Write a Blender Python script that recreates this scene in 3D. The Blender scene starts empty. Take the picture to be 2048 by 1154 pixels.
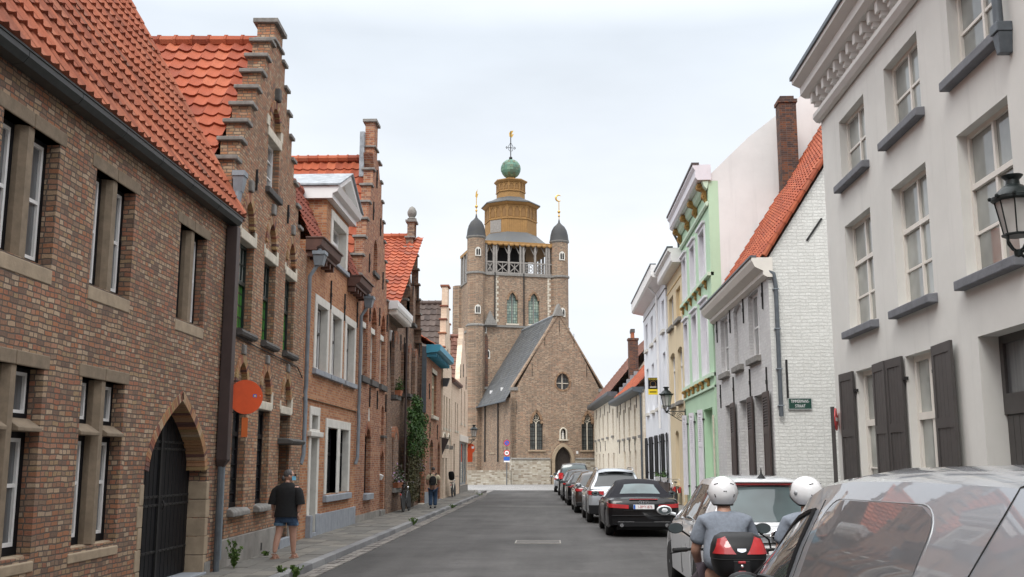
import bpy, bmesh, math, random
from mathutils import Vector, Matrix
from math import sin, cos, pi, sqrt, atan2, radians, hypot, floor
R = random.Random(11)
S = bpy.context.scene
C = S.collection
# ---------------------------------------------------------------- camera
cam = bpy.data.objects.new('camera', bpy.data.cameras.new('camera')); C.objects.link(cam)
cam.location = (0, 0, 1.8); cam.rotation_euler = (radians(90 + 9.716), 0, radians(2.230))
cam.data.lens = 36 * 2050 / 2048; cam.data.sensor_width = 36
cam.data.clip_start = .1; cam.data.clip_end = 6000
S.camera = cam
# ---------------------------------------------------------------- sky, sun
SUN_EL, SUN_AZ = radians(52), radians(200)          # azimuth clockwise from +Y: behind the camera
W = bpy.data.worlds.new('World'); S.world = W; W.use_nodes = True
nt = W.node_tree; N = nt.nodes; LK = nt.links
bg = N['Background']; bg.inputs['Strength'].default_value = .1
sky = N.new('ShaderNodeTexSky'); sky.sky_type = 'NISHITA'; sky.sun_disc = False
sky.sun_elevation = SUN_EL; sky.sun_rotation = SUN_AZ
tc = N.new('ShaderNodeTexCoord'); sx = N.new('ShaderNodeSeparateXYZ'); LK.new(tc.outputs['Generated'], sx.inputs[0])
rmp = N.new('ShaderNodeValToRGB'); LK.new(sx.outputs['Z'], rmp.inputs[0])
e = rmp.color_ramp.elements                           # overcast sky: brightest overhead
e[0].position = 0; e[0].color = (.50, .515, .535, 1)
e[1].position = 1; e[1].color = (1.5, 1.52, 1.55, 1)
q = e.new(.22); q.color = (.485, .505, .53, 1)
q = e.new(.40); q.color = (.43, .465, .505, 1)
q = e.new(.62); q.color = (1.15, 1.17, 1.2, 1)
nz = N.new('ShaderNodeTexNoise'); nz.inputs['Scale'].default_value = 2.6; nz.inputs['Detail'].default_value = 5
nz.inputs['Roughness'].default_value = .5
mp = N.new('ShaderNodeMapping'); mp.inputs['Scale'].default_value = (1, 1, 3); LK.new(tc.outputs['Generated'], mp.inputs[0]); LK.new(mp.outputs[0], nz.inputs['Vector'])
mr = N.new('ShaderNodeMapRange'); mr.inputs['From Min'].default_value = .3; mr.inputs['From Max'].default_value = .7
mr.inputs['To Min'].default_value = 13.9; mr.inputs['To Max'].default_value = 16.7
LK.new(nz.outputs['Fac'], mr.inputs[0])
sc_ = N.new('ShaderNodeVectorMath'); sc_.operation = 'SCALE'; LK.new(rmp.outputs[0], sc_.inputs[0]); LK.new(mr.outputs[0], sc_.inputs['Scale'])
mx = N.new('ShaderNodeMix'); mx.data_type = 'RGBA'; mx.inputs[0].default_value = .94
LK.new(sky.outputs[0], mx.inputs[6]); LK.new(sc_.outputs[0], mx.inputs[7]); LK.new(mx.outputs[2], bg.inputs['Color'])
sl = bpy.data.lights.new('sun', 'SUN'); sl.energy = 1.5; sl.angle = radians(25); sl.color = (1, .97, .92)
so = bpy.data.objects.new('sun', sl); C.objects.link(so)
sd = Vector((sin(SUN_AZ) * cos(SUN_EL), cos(SUN_AZ) * cos(SUN_EL), sin(SUN_EL)))
so.rotation_euler = sd.to_track_quat('Z', 'Y').to_euler(); so.location = sd * 200
S.view_settings.view_transform = 'Standard'; S.view_settings.look = 'None'
S.view_settings.exposure = .42; S.view_settings.gamma = 1
# ---------------------------------------------------------------- materials
MATS = {}
def mat_(name):
    m = bpy.data.materials.new(name); m.use_nodes = True; MATS[name] = m
    return m, m.node_tree, m.node_tree.nodes['Principled BSDF']
def nd(nt, t, **kw):
    n = nt.nodes.new(t)
    for k, v in kw.items():
        if hasattr(n, k) and k not in n.inputs: setattr(n, k, v)
        else: n.inputs[k.replace('_', ' ') if k not in n.inputs else k].default_value = v
    return n
def ocoord(nt):
    return nt.nodes.new('ShaderNodeTexCoord').outputs['Object']
def noise(nt, vec, scale, detail=3, rough=.55):
    n = nt.nodes.new('ShaderNodeTexNoise'); n.inputs['Scale'].default_value = scale
    n.inputs['Detail'].default_value = detail; n.inputs['Roughness'].default_value = rough
    nt.links.new(vec, n.inputs['Vector']); return n.outputs['Fac']
def rng(nt, v, a, b, c, d):
    n = nt.nodes.new('ShaderNodeMapRange'); nt.links.new(v, n.inputs[0])
    for i, k in enumerate((a, b, c, d)): n.inputs[1 + i].default_value = k
    return n.outputs[0]
def mulc(nt, col, fac):
    n = nt.nodes.new('ShaderNodeVectorMath'); n.operation = 'SCALE'
    nt.links.new(col, n.inputs[0]); nt.links.new(fac, n.inputs['Scale']); return n.outputs[0]
def mixc(nt, f, a, b):
    n = nt.nodes.new('ShaderNodeMix'); n.data_type = 'RGBA'
    for i, v in ((0, f), (6, a), (7, b)):
        if hasattr(v, 'is_output'): nt.links.new(v, n.inputs[i])
        else: n.inputs[i].default_value = v if i == 0 else (*v, 1)
    return n.outputs[2]
def ramp(nt, v, stops, const=False):
    n = nt.nodes.new('ShaderNodeValToRGB'); nt.links.new(v, n.inputs[0]); cr = n.color_ramp
    if const: cr.interpolation = 'CONSTANT'
    el = cr.elements
    while len(el) < len(stops): el.new(.5)
    for i, (p, c) in enumerate(stops): el[i].position = p; el[i].color = (*c, 1)
    return n.outputs[0]
def bump(nt, b, h, strength, dist):
    n = nt.nodes.new('ShaderNodeBump'); n.inputs['Strength'].default_value = strength; n.inputs['Distance'].default_value = dist
    nt.links.new(h, n.inputs['Height']); nt.links.new(n.outputs[0], b.inputs['Normal'])
def math_(nt, op, a, b=None):
    n = nt.nodes.new('ShaderNodeMath'); n.operation = op
    for i, v in ((0, a), (1, b)):
        if v is None: continue
        if hasattr(v, 'is_output'): nt.links.new(v, n.inputs[i])
        else: n.inputs[i].default_value = v
    return n.outputs[0]
def plain(name, col, rough=.6, metal=0, var=.15, vs=3., bmp=0, bs=40., spec=.5, coat=0, var2=None, ao=0):
    m, nt, b = mat_(name); o = ocoord(nt)
    b.inputs['Roughness'].default_value = rough; b.inputs['Metallic'].default_value = metal
    b.inputs['Specular IOR Level'].default_value = spec
    if coat: b.inputs['Coat Weight'].default_value = coat; b.inputs['Coat Roughness'].default_value = .03
    if var:
        f = noise(nt, o, vs, 5, .65)
        nt.links.new(mixc(nt, rng(nt, f, .3, .7, 0, 1), tuple(c * (1 - var) for c in col), tuple(min(1, c * (1 + var)) for c in (var2 or col))), b.inputs['Base Color'])
    else: b.inputs['Base Color'].default_value = (*col, 1)
    if bmp: bump(nt, b, noise(nt, o, bs, 4), bmp, .01)
    return m
def brickmat(name, stops, mortar, bw=.205, rh=.072, ms=.007, bstr=.6, warp=.012, stain=.35, dirt=(.07, .06, .05), dist=.012, sx=1., rough=.9):
    """running-bond brick laid in the wall's own x+y / z"""
    m, nt, b = mat_(name); o = ocoord(nt); lk = nt.links
    s = nt.nodes.new('ShaderNodeSeparateXYZ'); lk.new(o, s.inputs[0])
    u = math_(nt, 'ADD', s.outputs[0], s.outputs[1])
    nn = nt.nodes.new('ShaderNodeTexNoise'); nn.inputs['Scale'].default_value = 4.5; nn.inputs['Detail'].default_value = 2; lk.new(o, nn.inputs['Vector'])
    sc = nt.nodes.new('ShaderNodeSeparateColor'); lk.new(nn.outputs['Color'], sc.inputs[0])
    u = math_(nt, 'ADD', u, math_(nt, 'MULTIPLY', math_(nt, 'SUBTRACT', sc.outputs[0], .5), warp * 3))
    z = math_(nt, 'ADD', s.outputs[2], math_(nt, 'MULTIPLY', math_(nt, 'SUBTRACT', sc.outputs[1], .5), warp * 2))
    cb = nt.nodes.new('ShaderNodeCombineXYZ'); lk.new(u, cb.inputs[0]); lk.new(z, cb.inputs[1])
    t = nt.nodes.new('ShaderNodeTexBrick'); lk.new(cb.outputs[0], t.inputs['Vector'])
    for k, v in (('Scale', 1), ('Mortar Size', ms), ('Mortar Smooth', .25), ('Bias', 0), ('Brick Width', bw), ('Row Height', rh)): t.inputs[k].default_value = v
    t.inputs['Color1'].default_value = (0, 0, 0, 1); t.inputs['Color2'].default_value = (1, 1, 1, 1); t.inputs['Mortar'].default_value = (.5, .5, .5, 1)
    t.squash = .62; t.squash_frequency = 2; t.offset_frequency = 2
    col = ramp(nt, t.outputs['Color'], stops, True)
    fine = noise(nt, o, 55, 3, .7)
    col = mulc(nt, col, rng(nt, fine, .25, .75, .72, 1.22))
    big = noise(nt, o, .7, 5, .62)
    col = mixc(nt, t.outputs['Fac'], col, mortar)
    if stain:
        mm = nt.nodes.new('ShaderNodeMapping'); mm.inputs['Scale'].default_value = (2.2, 2.2, .35); lk.new(o, mm.inputs[0])
        st = noise(nt, mm.outputs[0], 1., 5, .6)
        f = rng(nt, math_(nt, 'ADD', math_(nt, 'MULTIPLY', big, .6), math_(nt, 'MULTIPLY', st, .4)), .42, .66, 0, stain)
        col = mixc(nt, f, col, dirt)
    lk.new(col, b.inputs['Base Color']); b.inputs['Roughness'].default_value = rough; b.inputs['Specular IOR Level'].default_value = .25
    h = math_(nt, 'ADD', math_(nt, 'MULTIPLY', math_(nt, 'SUBTRACT', 1, t.outputs['Fac']), 1.), math_(nt, 'MULTIPLY', fine, .45))
    bump(nt, b, h, bstr, dist)
    return m
def tidmat(name, stops, rough=.8, bmp=.3, grime=.25, gcol=(.05, .045, .04), gs=6.):
    """per-piece colour (tiles, arch bricks, slabs) from the face attribute tid"""
    m, nt, b = mat_(name); o = ocoord(nt)
    a = nt.nodes.new('ShaderNodeAttribute'); a.attribute_name = 'tid'
    col = ramp(nt, a.outputs['Fac'], stops)
    f = noise(nt, o, 40, 4, .7); col = mulc(nt, col, rng(nt, f, .25, .75, .78, 1.18))
    g = noise(nt, o, gs / 6, 5, .65)
    col = mixc(nt, rng(nt, g, .44, .74, 0, grime), col, gcol)
    nt.links.new(col, b.inputs['Base Color']); b.inputs['Roughness'].default_value = rough; b.inputs['Specular IOR Level'].default_value = .3
    if bmp: bump(nt, b, f, bmp, .006)
    return m
def ev(cols, w=None):
    n = len(cols); w = w or [1] * n; t = sum(w); a = 0; o = []
    for c, k in zip(cols, w): o.append((a / t, c)); a += k
    return o
CREAM = (.44, .33, .22); RED = (.30, .115, .07); ORG = (.40, .19, .095); BRN = (.20, .115, .075); PUR = (.125, .075, .07); YEL = (.36, .25, .12); PINK = (.40, .22, .16)
# brick tint clusters round the middle, so the middle stops carry most bricks
B1 = ev([(.17, .11, .085), (.29, .155, .10), (.38, .145, .085), (.46, .32, .20), (.44, .22, .14), (.39, .27, .15), (.36, .19, .115), (.51, .37, .245), (.43, .175, .085), (.27, .185, .13), (.54, .41, .285)], [7, 9, 11, 10, 10, 9, 10, 9, 10, 9, 8])
B2 = ev([(.15, .09, .07), (.32, .17, .10), (.41, .155, .08), (.42, .28, .16), (.47, .22, .11), (.42, .23, .13), (.50, .35, .23), (.41, .165, .085), (.50, .29, .18), (.31, .185, .115), (.52, .38, .25)], [7, 9, 11, 8, 11, 10, 8, 10, 9, 9, 8])
brickmat('brick_mixed', [(q_, tuple(.74 * x + .25 * m_ for x, m_ in zip(c_, (.36, .225, .155)))) for q_, c_ in B1], (.135, .11, .092), bw=.15, rh=.0595, ms=.008, stain=.35, warp=.02, bstr=.9, dist=.016)
brickmat('brick_gable', [(q_, tuple(.75 * x + .25 * m_ for x, m_ in zip(c_, (.40, .235, .145)))) for q_, c_ in B2], (.17, .14, .11), bw=.15, rh=.058, ms=.008, stain=.35, warp=.016, bstr=.8)
brickmat('brick_orange', ev([(.40, .165, .075), (.47, .215, .10), (.36, .14, .07), (.50, .25, .13), (.43, .19, .09), (.33, .13, .065)]), (.36, .27, .19), bw=.2, rh=.066, ms=.008, stain=.15, warp=.004, bstr=.35)
brickmat('brick_red', ev([(.33, .125, .065), (.40, .18, .095), (.28, .105, .06), (.43, .23, .135), (.36, .15, .08), (.24, .10, .065)]), (.36, .28, .215), bw=.2, rh=.066, stain=.25, warp=.006, bstr=.4)
brickmat('brick_brown', ev([(.20, .115, .075), (.26, .15, .10), (.17, .09, .065), (.31, .20, .135), (.23, .115, .07), (.15, .09, .07)]), (.24, .20, .165), bw=.2, rh=.066, stain=.3, bstr=.4)
brickmat('brick_dark', ev([(.10, .055, .045), (.17, .075, .045), (.08, .05, .045), (.21, .085, .045), (.13, .07, .05)]), (.15, .13, .115), bw=.21, rh=.07, stain=.5, dirt=(.03, .028, .026))
brickmat('brick_church', ev([(.21, .145, .10), (.29, .195, .13), (.35, .235, .155), (.25, .16, .108), (.40, .29, .20), (.33, .19, .12), (.17, .125, .095)]), (.36, .30, .235), bw=.26, rh=.085, ms=.011, stain=.4, warp=.02, dirt=(.10, .08, .065), bstr=.5)
brickmat('brick_whitewash', ev([(.52, .48, .40), (.42, .37, .30), (.56, .53, .46), (.30, .25, .19), (.48, .44, .36)]), (.42, .37, .30), bw=.42, rh=.14, ms=.014, stain=.5, dirt=(.22, .19, .16))
brickmat('brick_cream_paint', ev([(.70, .56, .43), (.73, .60, .47), (.67, .53, .40)]), (.60, .47, .36), bw=.3, rh=.13, ms=.008, stain=.12, warp=.003, dirt=(.35, .27, .2), bstr=.5)
brickmat('brick_ivory_paint', ev([(.74, .67, .55), (.77, .71, .60), (.70, .62, .50)]), (.66, .57, .45), bw=.24, rh=.085, ms=.008, stain=.2, dirt=(.42, .35, .27), bstr=.6)
brickmat('brick_white_paint', ev([(.72, .72, .69), (.75, .75, .72), (.70, .70, .67)]), (.66, .66, .63), bw=.22, rh=.085, ms=.009, stain=.12, warp=.035, dirt=(.45, .44, .40), bstr=1., dist=.02)
brickmat('brick_white_shaded', ev([(.60, .59, .585), (.63, .62, .61), (.57, .56, .555)]), (.54, .53, .525), bw=.22, rh=.085, ms=.009, stain=.12, warp=.025, dirt=(.4, .39, .38), bstr=1., dist=.018)  # greyer copy of the white paint: shade of the street front put into colour
tidmat('arch_brick', [(0, PUR), (.25, RED), (.5, YEL), (.75, ORG), (1, CREAM)])
tidmat('arch_brick_red', [(0, (.22, .09, .06)), (.5, (.34, .13, .07)), (1, (.42, .20, .11))])
tidmat('arch_brick_church', [(0, (.17, .11, .07)), (.5, (.28, .17, .10)), (1, (.36, .24, .15))])
tidmat('tile_orange', [(0, (.24, .052, .026)), (.25, (.33, .075, .033)), (.75, (.38, .092, .04)), (.93, (.41, .115, .055)), (1, (.24, .075, .045))], .75, .25, .45, (.15, .055, .035))
tidmat('tile_weathered', [(0, (.20, .06, .034)), (.2, (.28, .08, .042)), (.75, (.335, .10, .05)), (.95, (.36, .125, .07)), (1, (.17, .07, .045))], .8, .3, .5, (.13, .06, .04))
tidmat('tile_red', [(0, (.16, .042, .026)), (.5, (.23, .058, .033)), (1, (.15, .045, .03))], .7, .2, .35, (.12, .05, .04))
tidmat('tile_brown', [(0, (.13, .06, .045)), (.5, (.19, .09, .065)), (1, (.24, .12, .09))], .8, .2, .4)
tidmat('tile_dark', [(0, (.07, .055, .05)), (.5, (.105, .08, .07)), (1, (.14, .11, .095))], .75, .2, .4)
tidmat('slate', [(0, (.075, .08, .085)), (.5, (.10, .105, .11)), (1, (.13, .135, .14))], .6, .2, .35, (.13, .12, .09))
tidmat('slate_dark', [(0, (.035, .036, .04)), (.5, (.05, .051, .055)), (1, (.065, .066, .07))], .7, .2, .3, (.09, .085, .06))
tidmat('slab', [(0, (.125, .12, .11)), (.5, (.165, .158, .143)), (1, (.21, .195, .17))], .85, .4, .35, (.10, .09, .075))
tidmat('kerb_stone', [(0, (.15, .15, .155)), (.5, (.20, .20, .205)), (1, (.25, .25, .25))], .75, .4, .3)
tidmat('sett', [(0, (.13, .12, .115)), (.5, (.20, .185, .17)), (1, (.27, .25, .225))], .85, .5, .35)
tidmat('copper_plate', [(0, (.08, .17, .13)), (.3, (.14, .27, .20)), (.55, (.10, .12, .085)), (.8, (.20, .33, .24)), (1, (.12, .10, .05))], .6, .2, .3)
plain('sandstone', (.215, .165, .115), .9, var=.22, vs=6, bmp=.3)
plain('sandstone_pale', (.34, .265, .185), .9, var=.2, vs=5, bmp=.3)
plain('stone_grey', (.21, .20, .185), .9, var=.3, vs=7, bmp=.4)
plain('stone_dark', (.085, .08, .075), .85, var=.35, vs=6, bmp=.3)
plain('stone_white', (.62, .60, .55), .85, var=.12, vs=4, bmp=.15)
plain('stone_cream', (.56, .51, .42), .85, var=.18, vs=5, bmp=.2)
plain('bluestone', (.27, .29, .32), .8, var=.15, vs=5, bmp=.2)
plain('bluestone_dark', (.15, .155, .17), .75, var=.2, vs=5, bmp=.3)
plain('cement', (.25, .235, .215), .92, var=.25, vs=2.2, bmp=.3, bs=18)
plain('render_greige_trim', (.65, .63, .60), .8, var=.04, vs=2)
plain('render_yellow_deep', (.66, .49, .25), .9, var=.04, vs=1.5)
def plaster(name, col, dirt=.10, gs=.35):
    m, nt, b = mat_(name); o = ocoord(nt)
    mm = nt.nodes.new('ShaderNodeMapping'); mm.inputs['Scale'].default_value = (2.6, 2.6, .16); nt.links.new(o, mm.inputs[0])
    st = noise(nt, mm.outputs[0], 1.4, 6, .68); big = noise(nt, o, .55, 5, .65); sp = noise(nt, o, 7, 4, .7)
    c = mixc(nt, rng(nt, big, .35, .65, 0, 1), tuple(x * .94 for x in col), tuple(min(1, x * 1.05) for x in col))
    c = mixc(nt, rng(nt, st, .54, .78, 0, dirt * 3), c, tuple(x * .55 for x in col))
    c = mixc(nt, rng(nt, sp, .62, .82, 0, dirt * 1.6), c, tuple(x * .68 for x in col))
    s = nt.nodes.new('ShaderNodeSeparateXYZ'); nt.links.new(o, s.inputs[0])
    ft = math_(nt, 'ADD', s.outputs[2], math_(nt, 'MULTIPLY', math_(nt, 'SUBTRACT', sp, .5), 1.2))
    c = mixc(nt, rng(nt, ft, .1, 1.1, gs, 0), c, tuple(x * .5 for x in col))          # splash dirt at the foot
    nt.links.new(c, b.inputs['Base Color']); b.inputs['Roughness'].default_value = .93; b.inputs['Specular IOR Level'].default_value = .25
    bump(nt, b, noise(nt, o, 60, 4, .7), .18, .008)

plaster('render_greige', (.64, .63, .595))
plaster('render_white', (.74, .76, .80))
plaster('render_pinkwhite', (.70, .71, .70))
plaster('render_yellow', (.66, .55, .375))
plaster('render_green', (.46, .63, .455))
plaster('render_green_pale', (.55, .69, .54))
plain('paint_white', (.76, .75, .74), .5, var=.04)
plain('paint_lilac_white', (.68, .66, .70), .5, var=.06, vs=5)
plain('paint_cream', (.70, .66, .60), .5, var=.05)
plain('paint_black', (.007, .007, .009), .5, var=.3, vs=8, spec=.18)
plain('paint_charcoal', (.055, .05, .048), .5, var=.15, vs=5)
plain('paint_brownblack', (.05, .035, .032), .5, var=.2, vs=5)
plain('paint_darkgreen', (.012, .022, .02), .4, var=.2)
plain('paint_brown', (.10, .045, .032), .55, var=.2, vs=5)
plain('paint_ochre', (.31, .17, .055), .7, var=.14, vs=3)
plain('paint_ochre_dark', (.225, .12, .04), .75, var=.12, vs=3)
plain('paint_beige', (.55, .47, .33), .6, var=.08)
plain('paint_blue', (.06, .30, .43), .5, var=.1)
plain('wood_grey', (.27, .25, .23), .85, var=.25, vs=8, bmp=.3)
plain('wood_dark', (.03, .022, .018), .6, var=.3, vs=6)
plain('zinc', (.23, .26, .29), .5, .35, var=.15, vs=6)
plain('zinc_dark', (.10, .115, .13), .5, .3, var=.2, vs=6)
plain('lead', (.26, .28, .30), .65, .2, var=.4, vs=5, bmp=.3, bs=12)
plain('gutter_black', (.022, .026, .026), .45, var=.3, vs=6)
plain('pipe_brown', (.055, .038, .036), .5, var=.15, vs=4)
plain('iron', (.018, .017, .017), .6, .2, var=.3, vs=9)
plain('lamp_iron', (.014, .020, .020), .4, .3, var=.3, vs=9)
plain('gold', (.62, .38, .09), .4, .7, var=.25, vs=12)
plain('gilt_paint', (.33, .19, .055), .6, .2, var=.35, vs=16)
plain('curtain', (.34, .345, .34), .9, var=.15, vs=7)
plain('interior_dark', (.018, .017, .017), .9, var=.3, vs=3)
plain('plastic_black', (.008, .008, .009), .5, var=.15, vs=8, spec=.3)
plain('rubber', (.018, .018, .018), .85, var=.2, vs=9)
plain('chrome', (.72, .73, .75), .12, 1, var=0)
plain('rim_grey', (.30, .31, .32), .5, .5, var=.1)
plain('soft_top', (.008, .008, .013), .9, var=.2, vs=20, bmp=.2, bs=200)
plain('sign_orange', (.62, .075, .012), .45, var=.1, vs=5)
plain('sign_orange_dark', (.50, .10, .012), .5, var=.1, vs=5)
plain('sign_red', (.52, .02, .022), .4, var=.05)
plain('sign_green', (.008, .05, .035), .4, var=.05)
plain('sign_yellow', (.80, .60, .02), .45, var=.04)
plain('sign_blue', (.02, .12, .50), .4, var=.05)
plain('white_gloss', (.80, .80, .80), .35, var=.02)
plain('ink_red', (.42, .02, .02), .5, var=0)
plain('helmet_white', (.74, .74, .75), .22, var=.03, coat=.6)
plain('skin', (.46, .26, .19), .55, var=.06, vs=12)
plain('hair_dark', (.035, .03, .03), .6, var=.5, vs=30)
plain('hair_grey', (.07, .065, .065), .6, var=.6, vs=40)
plain('cloth_black', (.010, .010, .011), .95, var=.3, vs=20)
plain('cloth_grey', (.19, .215, .255), .95, var=.14, vs=30, bmp=1., bs=11)
plain('denim', (.035, .065, .12), .95, var=.3, vs=25)
plain('denim_pale', (.10, .17, .25), .95, var=.2, vs=25)
plain('cloth_cream', (.46, .40, .28), .95, var=.12, vs=12)
plain('cloth_navy', (.018, .020, .028), .95, var=.25, vs=14)
plain('cloth_plum', (.055, .042, .052), .95, var=.2, vs=14)
plain('sandal_tan', (.34, .20, .14), .6, var=.1)
plain('mask_blue', (.17, .45, .62), .9, var=.1, vs=20)
plain('terracotta', (.38, .14, .07), .85, var=.15)
plain('bark', (.10, .075, .055), .95, var=.35, vs=12, bmp=.5)
plain('straw_leaf', (.22, .13, .06), .9, var=.4, vs=12)
plain('ground_far', (.20, .19, .18), .95, var=.2, vs=.5)
def leafmat(name, cols):
    m, nt, b = mat_(name); a = nt.nodes.new('ShaderNodeAttribute'); a.attribute_name = 'tid'
    nt.links.new(ramp(nt, a.outputs['Fac'], cols), b.inputs['Base Color']); b.inputs['Roughness'].default_value = .55
    b.inputs['Specular IOR Level'].default_value = .35
    return m
leafmat('leaf', [(0, (.02, .05, .012)), (.5, (.045, .11, .022)), (1, (.09, .17, .04))])
leafmat('leaf_dry', [(0, (.05, .055, .02)), (.5, (.09, .085, .035)), (1, (.12, .11, .05))])
leafmat('leaf_flower', [(0, (.03, .07, .02)), (.6, (.07, .13, .04)), (.75, (.5, .42, .42)), (1, (.35, .22, .45))])
leafmat('leaf_weed', [(0, (.05, .10, .02)), (1, (.13, .20, .05))])
def glassmat(name, base, rough=.03, folds=0, coat=1., metal=0, tint=None):
    """pane: what hangs behind it under a clear reflecting coat"""
    m, nt, b = mat_(name); o = ocoord(nt)
    b.inputs['Roughness'].default_value = .6; b.inputs['Coat Weight'].default_value = coat; b.inputs['Coat Roughness'].default_value = rough
    b.inputs['Coat IOR'].default_value = 1.55
    if folds:
        s = nt.nodes.new('ShaderNodeSeparateXYZ'); nt.links.new(o, s.inputs[0])
        u = math_(nt, 'ADD', s.outputs[0], s.outputs[1]); cb = nt.nodes.new('ShaderNodeCombineXYZ'); nt.links.new(u, cb.inputs[0])
        f = noise(nt, cb.outputs[0], folds, 3, .6); f2 = noise(nt, o, .8, 2)
        nt.links.new(mixc(nt, rng(nt, f, .3, .7, 0, 1), tuple(c * .55 for c in base), tuple(c * 1.2 for c in base)), b.inputs['Base Color'])
    else:
        f = noise(nt, o, 1.1, 3); nt.links.new(mixc(nt, rng(nt, f, .3, .7, 0, 1), tuple(c * .5 for c in base), tuple(c * 1.5 for c in base)), b.inputs['Base Color'])
    # old glass is never quite flat
    n = nt.nodes.new('ShaderNodeBump'); n.inputs['Strength'].default_value = .05; n.inputs['Distance'].default_value = .02
    nt.links.new(noise(nt, o, 2.2, 1), n.inputs['Height']); nt.links.new(n.outputs[0], b.inputs['Coat Normal'])
    return m
glassmat('glass_dark', (.022, .024, .027))
glassmat('glass_curtain', (.20, .205, .20), folds=9)
glassmat('glass_net', (.10, .105, .11), folds=14)
glassmat('glass_blind', (.23, .24, .22))
glassmat('glass_sky', (.16, .185, .17))
glassmat('glass_green', (.025, .16, .022))
glassmat('glass_car', (.022, .028, .03), .01)
glassmat('glass_car_light', (.055, .09, .095), .01)
glassmat('glass_lamp', (.40, .39, .37), .15)
glassmat('lens_red', (.48, .010, .014), .03)
glassmat('lens_amber', (.5, .16, .01), .03)
glassmat('mirror_glass', (.06, .08, .085), .02, coat=.5)
def leadlight(name, base, alt, sx, sz):
    """leaded church glass: dark cames in a grid over dull panes"""
    m, nt, b = mat_(name); o = ocoord(nt)
    s = nt.nodes.new('ShaderNodeSeparateXYZ'); nt.links.new(o, s.inputs[0])
    cb = nt.nodes.new('ShaderNodeCombineXYZ'); nt.links.new(s.outputs[0], cb.inputs[0]); nt.links.new(s.outputs[2], cb.inputs[1])
    t = nt.nodes.new('ShaderNodeTexBrick'); nt.links.new(cb.outputs[0], t.inputs['Vector']); t.offset = 0
    for k, v in (('Scale', 1), ('Mortar Size', .02), ('Brick Width', sx), ('Row Height', sz)): t.inputs[k].default_value = v
    t.inputs['Color1'].default_value = (*base, 1); t.inputs['Color2'].default_value = (*alt, 1); t.inputs['Mortar'].default_value = (.012, .012, .013, 1)
    nt.links.new(t.outputs['Color'], b.inputs['Base Color']); b.inputs['Roughness'].default_value = .35
    b.inputs['Coat Weight'].default_value = .5; b.inputs['Coat Roughness'].default_value = .15
leadlight('glass_church_dark', (.05, .06, .06), (.09, .10, .10), .22, .3)
leadlight('glass_church_pale', (.13, .20, .18), (.34, .42, .33), .24, .3)
leadlight('glass_green_leaded', (.03, .17, .02), (.06, .25, .035), .16, .22)
def paintmat(name, col, metal=0., rough=.32, dust=.25):
    m, nt, b = mat_(name); b.inputs['Base Color'].default_value = (*col, 1); b.inputs['Metallic'].default_value = metal
    b.inputs['Roughness'].default_value = rough; b.inputs['Coat Weight'].default_value = 1 if max(col) > .02 else .55; b.inputs['Specular IOR Level'].default_value = .5 if max(col) > .02 else .2; b.inputs['Coat Roughness'].default_value = .02
    o = ocoord(nt); f = noise(nt, o, 3, 4); nt.links.new(rng(nt, f, .3, .7, rough * .85, rough * 1.25), b.inputs['Roughness'])
    d = noise(nt, o, 9, 5, .7); nt.links.new(mixc(nt, rng(nt, d, .45, .8, 0, dust), col, tuple(.6 * c + .05 for c in col)), b.inputs['Base Color'])
    return m
paintmat('car_black', (.004, .004, .005), dust=.04); paintmat('car_silver', (.42, .45, .48), .55); paintmat('car_white', (.66, .68, .70), .1)
paintmat('car_grey', (.40, .425, .46), .55, .36, dust=.05); paintmat('car_panel', (.15, .155, .165), .3, .4, dust=.04)
for k_ in ('car_grey', 'car_panel'): b_ = MATS[k_].node_tree.nodes['Principled BSDF']; b_.inputs['Coat Roughness'].default_value = .018; b_.inputs['Coat IOR'].default_value = 1.75; paintmat('car_brown', (.03, .021, .018), .3, dust=.08); paintmat('car_dark', (.010, .011, .013), .2, dust=.06)
paintmat('bike_black', (.012, .012, .013)); paintmat('bike_cream', (.55, .5, .42)); paintmat('bike_red', (.42, .03, .03))
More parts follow.
